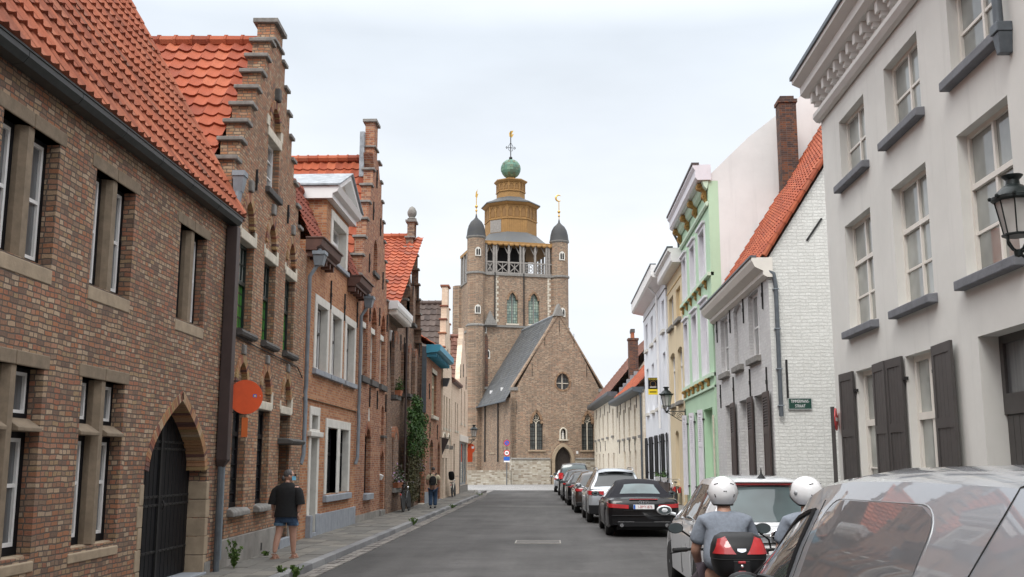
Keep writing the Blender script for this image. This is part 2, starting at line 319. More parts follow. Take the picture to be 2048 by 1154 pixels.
def asphalt():
    m, nt, b = mat_('asphalt'); o = ocoord(nt)
    mm = nt.nodes.new('ShaderNodeMapping'); mm.inputs['Scale'].default_value = (1.1, .09, 1); nt.links.new(o, mm.inputs[0])
    tr = noise(nt, mm.outputs[0], 1.3, 5, .6); big = noise(nt, o, .35, 5, .65); fi = noise(nt, o, 60, 4, .8); mid = noise(nt, o, 5, 4, .7)
    v = math_(nt, 'ADD', math_(nt, 'MULTIPLY', tr, .4), math_(nt, 'MULTIPLY', big, .6))
    c = mixc(nt, rng(nt, v, .36, .64, 0, 1), (.036, .0345, .0335), (.085, .081, .079))
    c = mulc(nt, c, rng(nt, fi, .25, .75, .72, 1.28)); c = mulc(nt, c, rng(nt, mid, .3, .7, .93, 1.07))
    pt = nt.nodes.new('ShaderNodeTexVoronoi'); pt.inputs['Scale'].default_value = .16; pt.distance = 'CHEBYCHEV'; nt.links.new(o, pt.inputs['Vector'])
    ps = nt.nodes.new('ShaderNodeSeparateColor'); nt.links.new(pt.outputs['Color'], ps.inputs[0]); c = mulc(nt, c, rng(nt, ps.outputs[0], 0, 1, .82, 1.14))
    oil = noise(nt, o, 1.1, 4, .7); c = mulc(nt, c, rng(nt, oil, .58, .74, 1, .68))
    # hairline cracks sealed with darker tar
    vo = nt.nodes.new('ShaderNodeTexVoronoi'); vo.feature = 'DISTANCE_TO_EDGE'; vo.inputs['Scale'].default_value = .22
    wv = nt.nodes.new('ShaderNodeVectorMath'); wv.operation = 'ADD'; nt.links.new(o, wv.inputs[0])
    nn = nt.nodes.new('ShaderNodeTexNoise'); nn.inputs['Scale'].default_value = 1.5; nn.inputs['Detail'].default_value = 4; nt.links.new(o, nn.inputs['Vector']); nt.links.new(nn.outputs['Color'], wv.inputs[1]); nt.links.new(wv.outputs[0], vo.inputs['Vector'])
    c = mixc(nt, rng(nt, vo.outputs['Distance'], .0, .006, .45, 0), c, (.03, .029, .028))
    nt.links.new(c, b.inputs['Base Color']); b.inputs['Roughness'].default_value = .8; b.inputs['Specular IOR Level'].default_value = .35
    bump(nt, b, fi, .35, .01)
asphalt()
def cobble(name, c0, c1):
    m, nt, b = mat_(name); o = ocoord(nt)
    t = nt.nodes.new('ShaderNodeTexBrick'); nt.links.new(o, t.inputs['Vector'])
    for k, v in (('Scale', 1), ('Mortar Size', .012), ('Brick Width', .2), ('Row Height', .12)): t.inputs[k].default_value = v
    t.inputs['Color1'].default_value = (*c0, 1); t.inputs['Color2'].default_value = (*c1, 1); t.inputs['Mortar'].default_value = (.12, .115, .11, 1)
    nt.links.new(mulc(nt, t.outputs['Color'], rng(nt, noise(nt, o, .8, 4), .3, .7, .8, 1.15)), b.inputs['Base Color']); b.inputs['Roughness'].default_value = .85
cobble('cobble', (.24, .235, .23), (.33, .325, .32)); cobble('pave_right', (.17, .16, .15), (.24, .225, .21))
# ---------------------------------------------------------------- mesh builder
class MB:
    def __init__(s): s.v = []; s.f = []; s.t = []; s.p = []
    def add(s, vs, fs, tid=None):
        n = len(s.v); s.v += [tuple(v) for v in vs]; t = R.random() if tid is None else tid; s.p.append((n, len(s.f)))
        for f in fs: s.f.append([i + n for i in f]); s.t.append(t)
        return s
    def box(s, x0, x1, y0, y1, z0, z1, tid=None):
        return s.add([(x, y, z) for z in (z0, z1) for y in (y0, y1) for x in (x0, x1)], [(0, 2, 3, 1), (4, 5, 7, 6), (0, 1, 5, 4), (2, 6, 7, 3), (0, 4, 6, 2), (1, 3, 7, 5)], tid)
    def hexa(s, bot, top, tid=None):
        n = len(bot)
        return s.add(list(bot) + list(top), [tuple(range(n))[::-1], tuple(range(n, 2 * n))] + [(i, (i + 1) % n, n + (i + 1) % n, n + i) for i in range(n)], tid)
    def prism(s, poly, y0, y1, tid=None):          # polygon in x,z pushed along y
        return s.hexa([(x, y0, z) for x, z in poly], [(x, y1, z) for x, z in poly], tid)
    def prismx(s, poly, x0, x1, tid=None):         # polygon in y,z pushed along x
        return s.hexa([(x0, y, z) for y, z in poly], [(x1, y, z) for y, z in poly], tid)
    def prismz(s, poly, z0, z1, tid=None):
        return s.hexa([(x, y, z0) for x, y in poly], [(x, y, z1) for x, y in poly], tid)
    def tube(s, path, r, n=8, caps=True, tid=None, closed=False):
        P = [Vector(p) for p in path]; k = len(P); rs = r if isinstance(r, (list, tuple)) else [r] * k
        vs = []; up = None
        for i in range(k):
            if closed: d = (P[(i + 1) % k] - P[i - 1])
            else: d = (P[min(i + 1, k - 1)] - P[max(i - 1, 0)])
            d.normalize()
            if up is None:
                up = Vector((0, 0, 1)) if abs(d.z) < .9 else Vector((1, 0, 0))
            a = d.cross(up); 
            if a.length < 1e-5: a = d.cross(Vector((.3, 1, .2)))
            a.normalize(); bb = a.cross(d); up = bb
            for j in range(n):
                t = 2 * pi * j / n; vs.append(P[i] + a * cos(t) * rs[i] + bb * sin(t) * rs[i])
        fs = [(i * n + j, i * n + (j + 1) % n, ((i + 1) % k) * n + (j + 1) % n, ((i + 1) % k) * n + j) for i in range(k if closed else k - 1) for j in range(n)]
        if caps and not closed: fs += [tuple(range(n))[::-1], tuple(range((k - 1) * n, k * n))]
        return s.add(vs, fs, tid)
    def lathe(s, prof, c=(0, 0, 0), n=16, ax='z', tid=None, a0=0., sx=1., sy=1.):
        vs = []; 
        for r, h in prof:
            for j in range(n):
                t = a0 + 2 * pi * j / n; p = (r * cos(t) * sx, r * sin(t) * sy, h)
                if ax == 'x': p = (p[2], p[0], p[1])
                elif ax == 'y': p = (p[1], p[2], p[0])
                vs.append((p[0] + c[0], p[1] + c[1], p[2] + c[2]))
        k = len(prof); fs = [(i * n + j, i * n + (j + 1) % n, (i + 1) * n + (j + 1) % n, (i + 1) * n + j) for i in range(k - 1) for j in range(n)]
        if prof[0][0] > 1e-4: fs.append(tuple(range(n))[::-1])
        if prof[-1][0] > 1e-4: fs.append(tuple(range((k - 1) * n, k * n)))
        return s.add(vs, fs, tid)
    def grid(s, fn, nu, nv, tid=None):
        vs = [fn(i / nu, j / nv) for j in range(nv + 1) for i in range(nu + 1)]
        return s.add(vs, [(j * (nu + 1) + i, j * (nu + 1) + i + 1, (j + 1) * (nu + 1) + i + 1, (j + 1) * (nu + 1) + i) for j in range(nv) for i in range(nu)], tid)
    def ball(s, c, rx, ry=None, rz=None, n=12, m=8, tid=None):
        ry = ry or rx; rz = rz or rx
        return s.lathe([(max(1e-5, sin(pi * i / m)), -cos(pi * i / m) * rz) for i in range(m + 1)], c, n, tid=tid, sx=rx, sy=ry)
    def xf(s, M, start=0):
        for i in range(start, len(s.v)): s.v[i] = tuple(M @ Vector(s.v[i]))
        return s
    def each(s, name, mat, parent=None, **k):      # every added piece becomes a part of its own
        P = s.p + [(len(s.v), len(s.f))]; o = None
        for (v0, f0), (v1, f1) in zip(P, P[1:]):
            m = MB(); m.v = s.v[v0:v1]; m.f = [[i - v0 for i in f] for f in s.f[f0:f1]]; m.t = s.t[f0:f1]; o = m.build(name, mat, parent, **k)
        return o
    def build(s, name, mat, parent=None, smooth=False, bevel=0, fix=True, ang=40, weld=False):
        me = bpy.data.meshes.new(name); me.from_pydata(s.v, [], s.f)
        if fix or weld:
            bm = bmesh.new(); bm.from_mesh(me)
            if weld: bmesh.ops.remove_doubles(bm, verts=bm.verts, dist=1e-4)
            bmesh.ops.recalc_face_normals(bm, faces=bm.faces); bm.to_mesh(me); bm.free()
        if len(me.polygons) == len(s.t):
            a = me.attributes.new('tid', 'FLOAT', 'FACE'); a.data.foreach_set('value', s.t)
        if smooth: me.shade_smooth(); me.set_sharp_from_angle(angle=radians(ang))
        me.materials.append(MATS[mat] if isinstance(mat, str) else mat)
        o = bpy.data.objects.new(name, me); C.objects.link(o)
        if parent: o.parent = parent
        if bevel:
            b = o.modifiers.new('bevel', 'BEVEL'); b.width = bevel; b.segments = 2; b.limit_method = 'ANGLE'
        return o
def tag(o, label=None, cat=None, group=None, kind=None):
    for k, v in (('label', label), ('category', cat), ('group', group), ('kind', kind)):
        if v: o[k] = v
    return o
def thing(name, label, cat, loc=(0, 0, 0), rz=0, group=None):
    o = bpy.data.objects.new(name, None); C.objects.link(o); o.location = loc; o.rotation_euler = (0, 0, rz); o.empty_display_size = .2
    return tag(o, label, cat, group)
def kids(o): return [c for c in o.children]
def copy_tree(o, parent=None, swap=None):
    c = o.copy(); C.objects.link(c)
    if swap and c.type == 'MESH' and c.data.materials and c.data.materials[0].name in swap:
        c.data = c.data.copy(); c.data.materials[0] = MATS[swap[c.data.materials[0].name]]
    if parent: c.parent = parent
    for ch in list(o.children): copy_tree(ch, c, swap)
    return c
def struct(name, mb, mat, **k):
    o = mb.build(name, mat, **k); o['kind'] = 'structure'; return o
# ---------------------------------------------------------------- house parts
def rect(u0, u1, z0, z1): return [(u0, z0), (u1, z0), (u1, z1), (u0, z1)]
def seg(u0, u1, z0, zs, rise, n=8):                # round or segmental head
    w = (u1 - u0) / 2; c = (u0 + u1) / 2; p = [(u0, z0), (u1, z0)]
    if rise >= w * .98:
        p += [(c + w * cos(pi * i / n), zs + rise * sin(pi * i / n)) for i in range(n + 1)]
    else:
        r = (w * w + rise * rise) / (2 * rise); a = math.asin(w / r)
        p += [(c + r * sin(a - 2 * a * i / n), zs + rise - r + r * cos(a - 2 * a * i / n)) for i in range(n + 1)]
    return p
def pointed(u0, u1, z0, zs, zt, n=7):
    w = (u1 - u0) / 2; c = (u0 + u1) / 2; h = zt - zs; r = (w * w + h * h) / (2 * w)
    a = math.asin(min(1, h / r)); p = [(u0, z0), (u1, z0)]
    p += [(u1 - r + r * cos(a * i / n), zs + r * sin(a * i / n)) for i in range(n)]
    p += [(c, zt)]
    p += [(u0 + r - r * cos(a * i / n), zs + r * sin(a * i / n)) for i in range(n - 1, -1, -1)]
    return p
def wall(parent, outline, holes, mat, depth=.34, name='wall', extra=None, back=None):
    """front at y=0 with real openings, reveals and edges; extra(MB) adds the body behind"""
    bm = bmesh.new()
    for loop in [outline] + holes:
        vs = [bm.verts.new((u, 0, z)) for u, z in loop]
        for i in range(len(vs)): bm.edges.new((vs[i], vs[(i + 1) % len(vs)]))
    bmesh.ops.triangle_fill(bm, use_beauty=True, use_dissolve=False, edges=bm.edges[:])
    for f in bm.faces:
        f.normal_update()
        if f.normal.y > 0: f.normal_flip()
    mb = MB(); bm.verts.index_update()
    mb.add([v.co[:] for v in bm.verts], [[v.index for v in f.verts] for f in bm.faces]); bm.free()
    for k, loop in enumerate([outline] + holes):
        n = len(loop); a = sum(loop[i][0] * loop[(i + 1) % n][1] - loop[(i + 1) % n][0] * loop[i][1] for i in range(n))
        L = loop if (a > 0) == (k == 0) else loop[::-1]
        mb.add([(u, 0, z) for u, z in L] + [(u, depth, z) for u, z in L], [(i, n + i, n + (i + 1) % n, (i + 1) % n) for i in range(n)])
    nfix = len(mb.f)
    if extra: extra(mb)
    me_o = mb.build(name, mat, parent, fix=False)
    return me_o
def voussoirs(parent, pts, w=.2, t=.07, proud=.012, mat='arch_brick', name='arch', dep=.2, gap=.008):
    """bricks on edge along an arch line (list of u,z)"""
    P = [Vector((u, 0, z)) for u, z in pts]; L = [0]
    for a, b in zip(P, P[1:]): L.append(L[-1] + (b - a).length)
    def at(s):
        for i in range(len(P) - 1):
            if s <= L[i + 1] or i == len(P) - 2:
                d = (P[i + 1] - P[i]); l = d.length; return P[i] + d * ((s - L[i]) / l), d / l
    n = max(3, int(L[-1] / t)); mb = MB()
    for k in range(n):
        a, da = at(L[-1] * k / n + gap / 2); b, db = at(L[-1] * (k + 1) / n - gap / 2)
        na = Vector((da.z, 0, -da.x)); nb = Vector((db.z, 0, -db.x)); q = [a, b, b + nb * w, a + na * w]
        mb.hexa([(p.x, -proud, p.z) for p in q], [(p.x, dep, p.z) for p in q])
    return mb.build(name, mat, parent)
def archline(poly): return poly[2:]                # the curved head of seg()/pointed(), right to left
def win(h, u0, u1, z0, z1, d=.2, frame='paint_white', pane='glass_dark', fw=.055, mull=(), trans=(), bars=(), name='window', sill=None, bw=.025, inner=None, pane2=None, split=None):
    """frame with mullions/transoms (fractions) as a part, pane and sill under it"""
    mb = MB(); y0, y1 = d, d + .07
    mb.box(u0, u0 + fw, y0, y1, z0, z1).box(u1 - fw, u1, y0, y1, z0, z1)
    mb.box(u0 + fw, u1 - fw, y0, y1, z0, z0 + fw * 1.3).box(u0 + fw, u1 - fw, y0, y1, z1 - fw, z1)
    W_, H_ = u1 - u0, z1 - z0; tz = sorted(z0 + t * H_ for t in trans); zz = [z0 + fw * 1.3] + tz + [z1 - fw]
    for t in tz: mb.box(u0 + fw, u1 - fw, y0 - .01, y1 - .01, t - fw * .6, t + fw * .6)
    for m in mull:
        c = u0 + m * W_
        for a, b in zip(zz, zz[1:]): mb.box(c - fw * .5, c + fw * .5, y0 + .004, y1 - .004, a, b)
    for (kind, f, a, b) in bars:                    # thin glazing bars: ('v'|'h', fraction, from, to)
        if kind == 'v': mb.box(u0 + f * W_ - bw / 2, u0 + f * W_ + bw / 2, y0 + .012, y1 - .015, z0 + a * H_, z0 + b * H_)
        else: mb.box(u0 + a * W_, u0 + b * W_, y0 + .014, y1 - .017, z0 + f * H_ - bw / 2, z0 + f * H_ + bw / 2)
    w = mb.build(name, frame, h)
    zs = z0 + split * H_ if split else z1
    p = MB().box(u0 + .01, u1 - .01, d + .04, d + .05, z0 + .01, zs - .01).build('pane', pane, w)
    if split: MB().box(u0 + .01, u1 - .01, d + .04, d + .05, zs, z1 - .01).build('pane', pane2, w)
    if inner:                                       # casement painted another colour
        im, iw, off = inner; mb = MB(); a0, a1, b0, b1 = u0 + fw, u1 - fw, z0 + fw * 1.3, z1 - fw
        mb.box(a0, a0 + iw, y0 + .01, y1 - .012, b0, b1).box(a1 - iw, a1, y0 + .01, y1 - .012, b0, b1)
        mb.box(a0 + iw, a1 - iw, y0 + .01, y1 - .012, b0, b0 + iw).box(a0 + iw, a1 - iw, y0 + .01, y1 - .012, b1 - iw, b1)
        for o_ in off: mb.box(a0 + iw, a1 - iw, y0 + .013, y1 - .015, b0 + (b1 - b0) * o_ - iw * .5, b0 + (b1 - b0) * o_ + iw * .5)
        mb.build('casement', im, w)
    if sill:
        sm, th, out, ov = sill
        MB().prismx([(-out, z0 - th), (d + .02, z0 - th), (d + .02, z0 + .012), (-out, z0 - .012)], u0 - ov, u1 + ov).build('sill', sm, w, bevel=.012)
    return w
def tiles(parent, o, U, V, L, H, tw=.23, th=.32, mat='tile_orange', amp=.035, lift=.035, name='roof', clip=None, flat=False, jit=.007):
    o = Vector(o); U = Vector(U).normalized(); V = Vector(V).normalized(); Nn = U.cross(V); mb = MB()
    nu = max(1, round(L / tw)); nv = max(1, round(H / th)); tw = L / nu; th = H / nv
    prof = [(0, .25), (.14, 1), (.3, .55), (.55, -.25), (.8, -.35), (1, .25)] if not flat else [(0.02, 0), (.98, 0)]
    for j in range(nv):
        for i in range(nu):
            if clip and not clip((i + .5) * tw, (j + .5) * th): continue
            dz = R.uniform(-jit, jit); ln = th * 1.08; vs = []
            for a, (tt, hh, nn) in enumerate([(0, -.02, -.03), (0, -.02, lift), (1, ln, 0)]):
                for (x, p) in prof:
                    vs.append(o + U * ((i + x) * tw) + V * (j * th + hh) + Nn * (p * amp + nn + (dz if a < 2 else 0)))
            k = len(prof)
            mb.add(vs, [(r * k + c, r * k + c + 1, (r + 1) * k + c + 1, (r + 1) * k + c) for r in range(2) for c in range(k - 1)])
    return mb.build(name, mat, parent, smooth=not flat, fix=False, ang=35)
def ridge(parent, a, b, r=.11, mat='tile_orange', step=.33, name='ridge_tiles'):
    a = Vector(a); b = Vector(b); d = b - a; n = max(1, int(d.length / step)); d /= n; mb = MB()
    for i in range(n):
        p = a + d * i; mb.tube([p - d * .04, p + d * .85, p + d * .9, p + d * 1.02], [r, r * .96, r * 1.15, r * 1.15], 8)
    return mb.build(name, mat, parent, smooth=True)
def anchors(h, pts, hgt=.55, mat='iron', d=0):
    for u, z in pts:
        mb = MB().box(u - .016, u + .016, d - .04, d + .0, z - hgt / 2, z + hgt / 2).box(u - .03, u + .03, d - .05, d, z - .05, z + .05)
        mb.build('wall_anchor', mat, h)
def coping(mb, u0, u1, z, t=.07, ov=.07, y0=-.07, y1=.42): mb.box(u0 - ov, u1 + ov, y0, y1, z, z + t)
def stepgable(zb, L, c, steps, pin, zp):
    """outline of a crow-stepped gable; steps = [(z, halfwidth)] from below, pin = half width of the top"""
    r = [(L, zb)]; l = [(0, zb)]; o = [(0, 0), (L, 0)]
    right = []; left = []
    zprev = zb
    seq = steps + [(None, pin)]
    pr = [(L, zb), (c + steps[0][1], zb)] if c + steps[0][1] < L - .02 else [(L, zb)]
    pl = [(0, zb), (c - steps[0][1], zb)] if c - steps[0][1] > .02 else [(0, zb)]
    if c + steps[0][1] >= L - .02: pr = [(L, steps[0][0])]
    else: pr += [(c + steps[0][1], steps[0][0])]
    if c - steps[0][1] <= .02: pl = [(0, steps[0][0])]
    else: pl += [(c - steps[0][1], steps[0][0])]
    for (z, w), (z2, w2) in zip(steps, seq[1:]):
        zt = zp if z2 is None else z2
        pr += [(c + w2, z), (c + w2, zt)]; pl += [(c - w2, z), (c - w2, zt)]
    return o + pr + pl[::-1]
def stepcaps(h, L, c, steps, pin, zp, mat='stone_grey', t=.075, ov=.07, thick=.3, pcap=True):
    mb = MB(); seq = steps + [(None, pin)]
    for (z, w), (z2, w2) in zip(steps, seq[1:]):
        for s_ in (1, -1):
            a, b = c + s_ * w2, c + s_ * w
            if s_ > 0: b = min(b, L)
            else: b = max(b, 0)
            mb.box(min(a, b) - (ov if s_ < 0 else -.001), max(a, b) + (ov if s_ > 0 else -.001), -.06, thick + .06, z + .002, z + t)
    if pcap: mb.box(c - pin - ov, c + pin + ov, -.08, thick + .08, zp + .002, zp + t * 1.3)
    return mb.each('coping', mat, h, bevel=.012)
def house(name, label, x, y, rz, cat='house', group=None): return thing(name, label, cat, (x, y, 0), rz, group)
LEFT, RIGHT = radians(90), radians(-90)
def downpipe(h, path, r=.045, mat='zinc', name='downpipe', hopper=None, n=10):
    mb = MB().tube(path, r, n)
    if hopper:
        x, y, z, w, hh = hopper
        mb.hexa([(x - w * .4, y - w * .4, z), (x + w * .4, y - w * .4, z), (x + w * .4, y + w * .4, z), (x - w * .4, y + w * .4, z)],
                [(x - w * .62, y - w * .62, z + hh * .75), (x + w * .62, y - w * .62, z + hh * .75), (x + w * .62, y + w * .5, z + hh * .75), (x - w * .62, y + w * .5, z + hh * .75)])
        mb.box(x - w * .7, x + w * .7, y - w * .7, y + w * .55, z + hh * .75 + .002, z + hh)
    return mb.build(name, mat, h, smooth=True, ang=35)
# ---------------------------------------------------------------- ground
struct('ground', MB().box(-2500, 2500, -2500, 2500, -1., -.012), 'ground_far')
struct('road', MB().grid(lambda a, b: (-4.1 + a * 8.0, -12 + b * 86, 0), 1, 8), 'asphalt', fix=False)
struct('plaza', MB().grid(lambda a, b: (-40 + a * 80, 72.2 + b * 19.6, .006), 1, 1), 'cobble', fix=False)
struct('church_forecourt', MB().grid(lambda a, b: (-60 + a * 75, 86.5 + b * 40, .010), 1, 1), 'cobble', fix=False)
struct('side_street', MB().grid(lambda a, b: (3.9 + a * 40, 20.6 + b * 4.6, .004), 1, 1), 'asphalt', fix=False)
def kx(y): return -4.12 if y < 58 else -4.12 - .55 * ((y - 58) / 9) ** 2       # kerb line bends away at the corner
def pavement_left():
    mb = MB(); y = -6.
    while y < 68:
        w = .62; nx = 4; x1 = kx(y) - .19; x0 = -5.75
        for i in range(nx):
            a = x0 + (x1 - x0) * i / nx; b = x0 + (x1 - x0) * (i + 1) / nx; off = .31 if i % 2 else 0
            mb.box(a + .004, b - .004, y + off + .004, y + off + w - .004, .0, .122 + R.uniform(-.004, .004))
        y += w
    o = struct('pavement', mb, 'slab')
    struct('pavement_bed', MB().box(-5.75, -4.3, -6, 68, -.01, .108), 'stone_dark')
    mb = MB(); y = -6.
    while y < 67:
        l = R.uniform(.85, 1.05)
        a, b = kx(y), kx(y + l)
        mb.hexa([(a - .19, y + .006, -.01), (a, y + .006, -.01), (b, y + l - .006, -.01), (b - .19, y + l - .006, -.01)],
                [(a - .19, y + .006, .125), (a - .015, y + .006, .122), (b - .015, y + l - .006, .122), (b - .19, y + l - .006, .125)])
        y += l
    struct('kerb', mb, 'kerb_stone', bevel=.012)
    mb = MB(); y = -6.
    while y < 66:
        l = R.uniform(.15, .22); a = kx(y)
        for i in range(2): mb.box(a + .012 + i * .15, a + .15 + i * .15, y + .006 + i * .03, y + l - .006 + i * .03, -.01, .012 + R.uniform(0, .012))
        y += l
    struct('gutter_setts', mb, 'sett')
pavement_left()
struct('pavement_far_side', MB().box(3.9, 5.6, -6, 20.2, -.01, .12).box(3.9, 5.6, 25.6, 66, -.01, .12).prismz([(3.9, 66), (5.6, 66), (4.2, 95), (3.0, 95), (2.6, 84)], -.01, .12), 'pave_right')
struct('kerb_far_side', MB().box(3.74, 3.895, -6, 20.2, -.01, .124).box(3.74, 3.895, 25.6, 66, -.01, .124), 'kerb_stone', bevel=.012)
# joint across the road and the iron cover let into it
struct('road_joint', MB().box(-3.75, 3.7, 45.35, 45.42, .0, .004), 'cement')
mc = thing('manhole_cover', 'flat rectangular iron cover let into the middle of the road', 'manhole cover', (-.35, 24.6, 0))
MB().box(-.5, .5, -.42, .42, -.02, .007).build('cover_plate', 'stone_dark', mc)
MB().box(-.53, .53, -.46, -.425, -.02, .012).box(-.53, .53, .425, .46, -.02, .012).box(-.53, -.503, -.425, .425, -.02, .012).box(.503, .53, -.425, .425, -.02, .012).build('cover_frame', 'cement', mc)
# ================================================================ LEFT ROW (local x runs up the street, y into the house)
GL = 'houses along the left side of the street'
# ---- house 1: long brick house with the arched gate. u = Y + 6
h = house('brick_house', 'long mixed brick house with black pointed arch gate and tall orange pantile roof', -5.4, -6, LEFT, group=GL)
Y = lambda y: y + 6.
LH = Y(16.62)
holes = []; upw = [(9.5, 10.68), (11.6, 12.75), (14.4, 15.55), (6.6, 7.75), (4.2, 5.35), (1., 2.15)]; low = [(9.5, 10.7), (11.6, 12.8), (6.6, 7.8), (4., 5.2), (1., 2.2)]
for a, b in upw: holes.append(rect(Y(a), Y(b), 3.88, 5.27))
for a, b in low: holes.append(rect(Y(a), Y(b), .86, 2.79))
def drop_arch(u0, u1, z0, zs, zt, n=9):             # low pointed arch
    m, w = (u0 + u1) / 2, (u1 - u0) / 2; T = [(1 - (i / n) ** 1.6) for i in range(n + 1)]
    zz = lambda t: zs + (zt - zs) * (1 - t) ** .52
    return [(u0, z0), (u1, z0)] + [(m + w * t, zz(t)) for t in T] + [(m - w * t, zz(t)) for t in T[-2::-1]]
gate = drop_arch(Y(13.58), Y(16.08), .12, 1.72, 2.86, 10); holes.append(gate)
g2 = lambda mb: mb.prismx([(.62, 0), (7, 0), (7, 5.8), (3.75, 12.3), (.345, 5.8), (.345, 5.2), (.62, 5.2)], .01, LH - .01)
wall(h, rect(0, LH, 0, 5.75), holes, 'brick_mixed', .62, extra=g2)
for k, (a, b) in enumerate(upw):
    a, b = Y(a), Y(b); m = (a + b) / 2
    MB().box(a - .13, m - .004, -.012, .3, 5.27, 5.43).box(m + .004, b + .13, -.012, .3, 5.27, 5.43).build('lintel', 'sandstone', h, bevel=.012)
    MB().prismx([(-.01, 3.70), (.4, 3.70), (.4, 3.9), (-.01, 3.86)], a - .02, b + .02).build('sill', 'sandstone_pale', h, bevel=.01)
    MB().prismz([(m - .06, .02), (m + .06, .02), (m + .105, .09), (m + .105, .4), (m - .105, .4), (m - .105, .09)], 3.88, 5.27).build('mullion', 'sandstone', h)
    for p, q in ((a, m - .105), (m + .105, b)):
        win(h, p, q, 3.885, 5.27, .15, 'paint_black', 'glass_net', .05, inner=('paint_white', .04, (.5,)))
for k, (a, b) in enumerate(low):
    a, b = Y(a), Y(b); m = (a + b) / 2
    MB().box(a - .1, m - .004, -.012, .3, 2.79, 2.94).box(m + .004, b + .1, -.012, .3, 2.79, 2.94).build('lintel', 'sandstone', h, bevel=.012)
    MB().prismx([(-.015, .70), (.4, .70), (.4, .875), (.08, .875), (-.015, .80)], a - .06, b + .06).build('sill', 'sandstone_pale', h, bevel=.01)
    MB().prismz([(m - .05, .01), (m + .05, .01), (m + .105, .08), (m + .105, .4), (m - .105, .4), (m - .105, .08)], .875, 2.79).build('mullion', 'sandstone', h)
    MB().prismx([(-.03, 2.13), (.4, 2.13), (.4, 2.27), (.12, 2.27), (-.03, 2.17)], a + .003, m - .106).prismx([(-.03, 2.13), (.4, 2.13), (.4, 2.27), (.12, 2.27), (-.03, 2.17)], m + .106, b - .003).each('transom', 'sandstone', h, bevel=.008)
    for p, q in ((a, m - .105), (m + .105, b)):
        win(h, p, q, .88, 2.13, .15, 'paint_black', 'glass_net', .065, inner=('paint_white', .04, (.56,)))
        win(h, p, q, 2.27, 2.79, .15, 'paint_black', 'glass_net', .04, inner=('paint_white', .035, ()))
voussoirs(h, archline(gate)[::-1], .13, .062, .012, dep=.5)
mb = MB()
for k in range(5):
    z = .14 + k * .28
    for u, s_ in ((Y(16.08), 1), (Y(13.58), -1)):
        w = .17 if k % 2 else .12
        a_, b_ = u - s_ * .006, u + s_ * w; mb.box(min(a_, b_), max(a_, b_), -.014, .56, z, z + .272)
mb.each('jamb_stone', 'sandstone_pale', h, bevel=.01)
gm = (Y(13.58) + Y(16.08)) / 2
d = MB()
gp = drop_arch(Y(13.58) - .05, Y(16.08) + .05, .16, 1.74, 2.92, 10); d.prism(gp, .30, .36)
do = d.build('gate', 'paint_black', h)
mb = MB(); u = Y(13.6)
def gtop(u):
    t = abs(u - gm) / 1.25; return 1.72 + 1.12 * max(0, 1 - t) ** .52
while u < Y(16.06):
    mb.box(u, u + .135, .277, .302, .18, gtop(u + .07) - .02); u += .147
mb.build('plank', 'paint_black', do, bevel=.006)
mb = MB()
for z in (.55, 1.2, 1.32, 2.0, 2.1):
    mb.box(Y(13.62), gm - .04, .262, .277, z, z + .035).box(gm + .04, Y(16.05), .262, .277, z, z + .035)
for z in (.57, 1.22, 1.34, 2.02, 2.12):
    for k in range(16): mb.ball((Y(13.7) + k * .153, .26, z), .014, n=6, m=4)
mb.box(gm - .03, gm + .03, .25, .28, .2, 2.75)
mb.build('strap', 'iron', do)
MB().tube([(gm + .1, .24, 1.15), (gm + .1, .21, 1.2), (gm + .1, .24, 1.28)], .014).build('handle', 'iron', do)
MB().box(Y(13.5), Y(16.15), -.05, .55, 0, .16).build('threshold', 'bluestone', h, bevel=.015)
# gutter, downpipe, roof
mb = MB()
for k in range(19):
    a = LH * k / 19 + .004; b = LH * (k + 1) / 19 - .004
    mb.prismx([(-.22, 5.80), (-.17, 5.735), (-.05, 5.72), (.0, 5.75), (.0, 5.86), (-.22, 5.86)], a, b)
mb.box(-.02, LH + .05, -.23, .0, 5.862, 5.885).build('gutter', 'gutter_black', h)
mb.v  # roof
tiles(h, (0, -.2, 5.9), (1, 0, 0), (0, .495, .869), LH + .06, 7.4, .205, .33, 'tile_weathered', .036, .055)
ridge(h, (0, 3.5, 12.4), (LH, 3.5, 12.4))
mb = MB()
for k in range(22):                                 # raised tiles bedded along the verge
    mb.tube([(LH + .02, -.2 + .495 * k * .33, 5.93 + .869 * k * .33), (LH + .02, -.2 + .495 * (k + 1.05) * .33, 5.93 + .869 * (k + 1.05) * .33)], [.085, .07], 8)
mb.build('verge_tile', 'tile_weathered', h, smooth=True)
mb = MB().box(Y(16.42), Y(16.60), -.2, -.02, 1.86, 5.7)
mb.hexa([(Y(16.47), -.12, 1.74), (Y(16.55), -.12, 1.74), (Y(16.55), -.03, 1.74), (Y(16.47), -.03, 1.74)], [(Y(16.42), -.2, 1.86), (Y(16.60), -.2, 1.86), (Y(16.60), -.02, 1.86), (Y(16.42), -.02, 1.86)])
mb.build('pipe_casing', 'pipe_brown', h, bevel=.01)
downpipe(h, [(Y(16.5), -.08, 1.76), (Y(16.5), -.08, .12)], .05, 'zinc_dark')
downpipe(h, [(Y(16.66), -.07, 5.9), (Y(16.66), -.07, 2.2), (Y(16.64), -.07, 1.6), (Y(16.64), -.07, .3)], .04, 'zinc')
MB().box(Y(16.12), Y(16.4), -.02, .02, .1, .3).build('plinth', 'stone_grey', h)

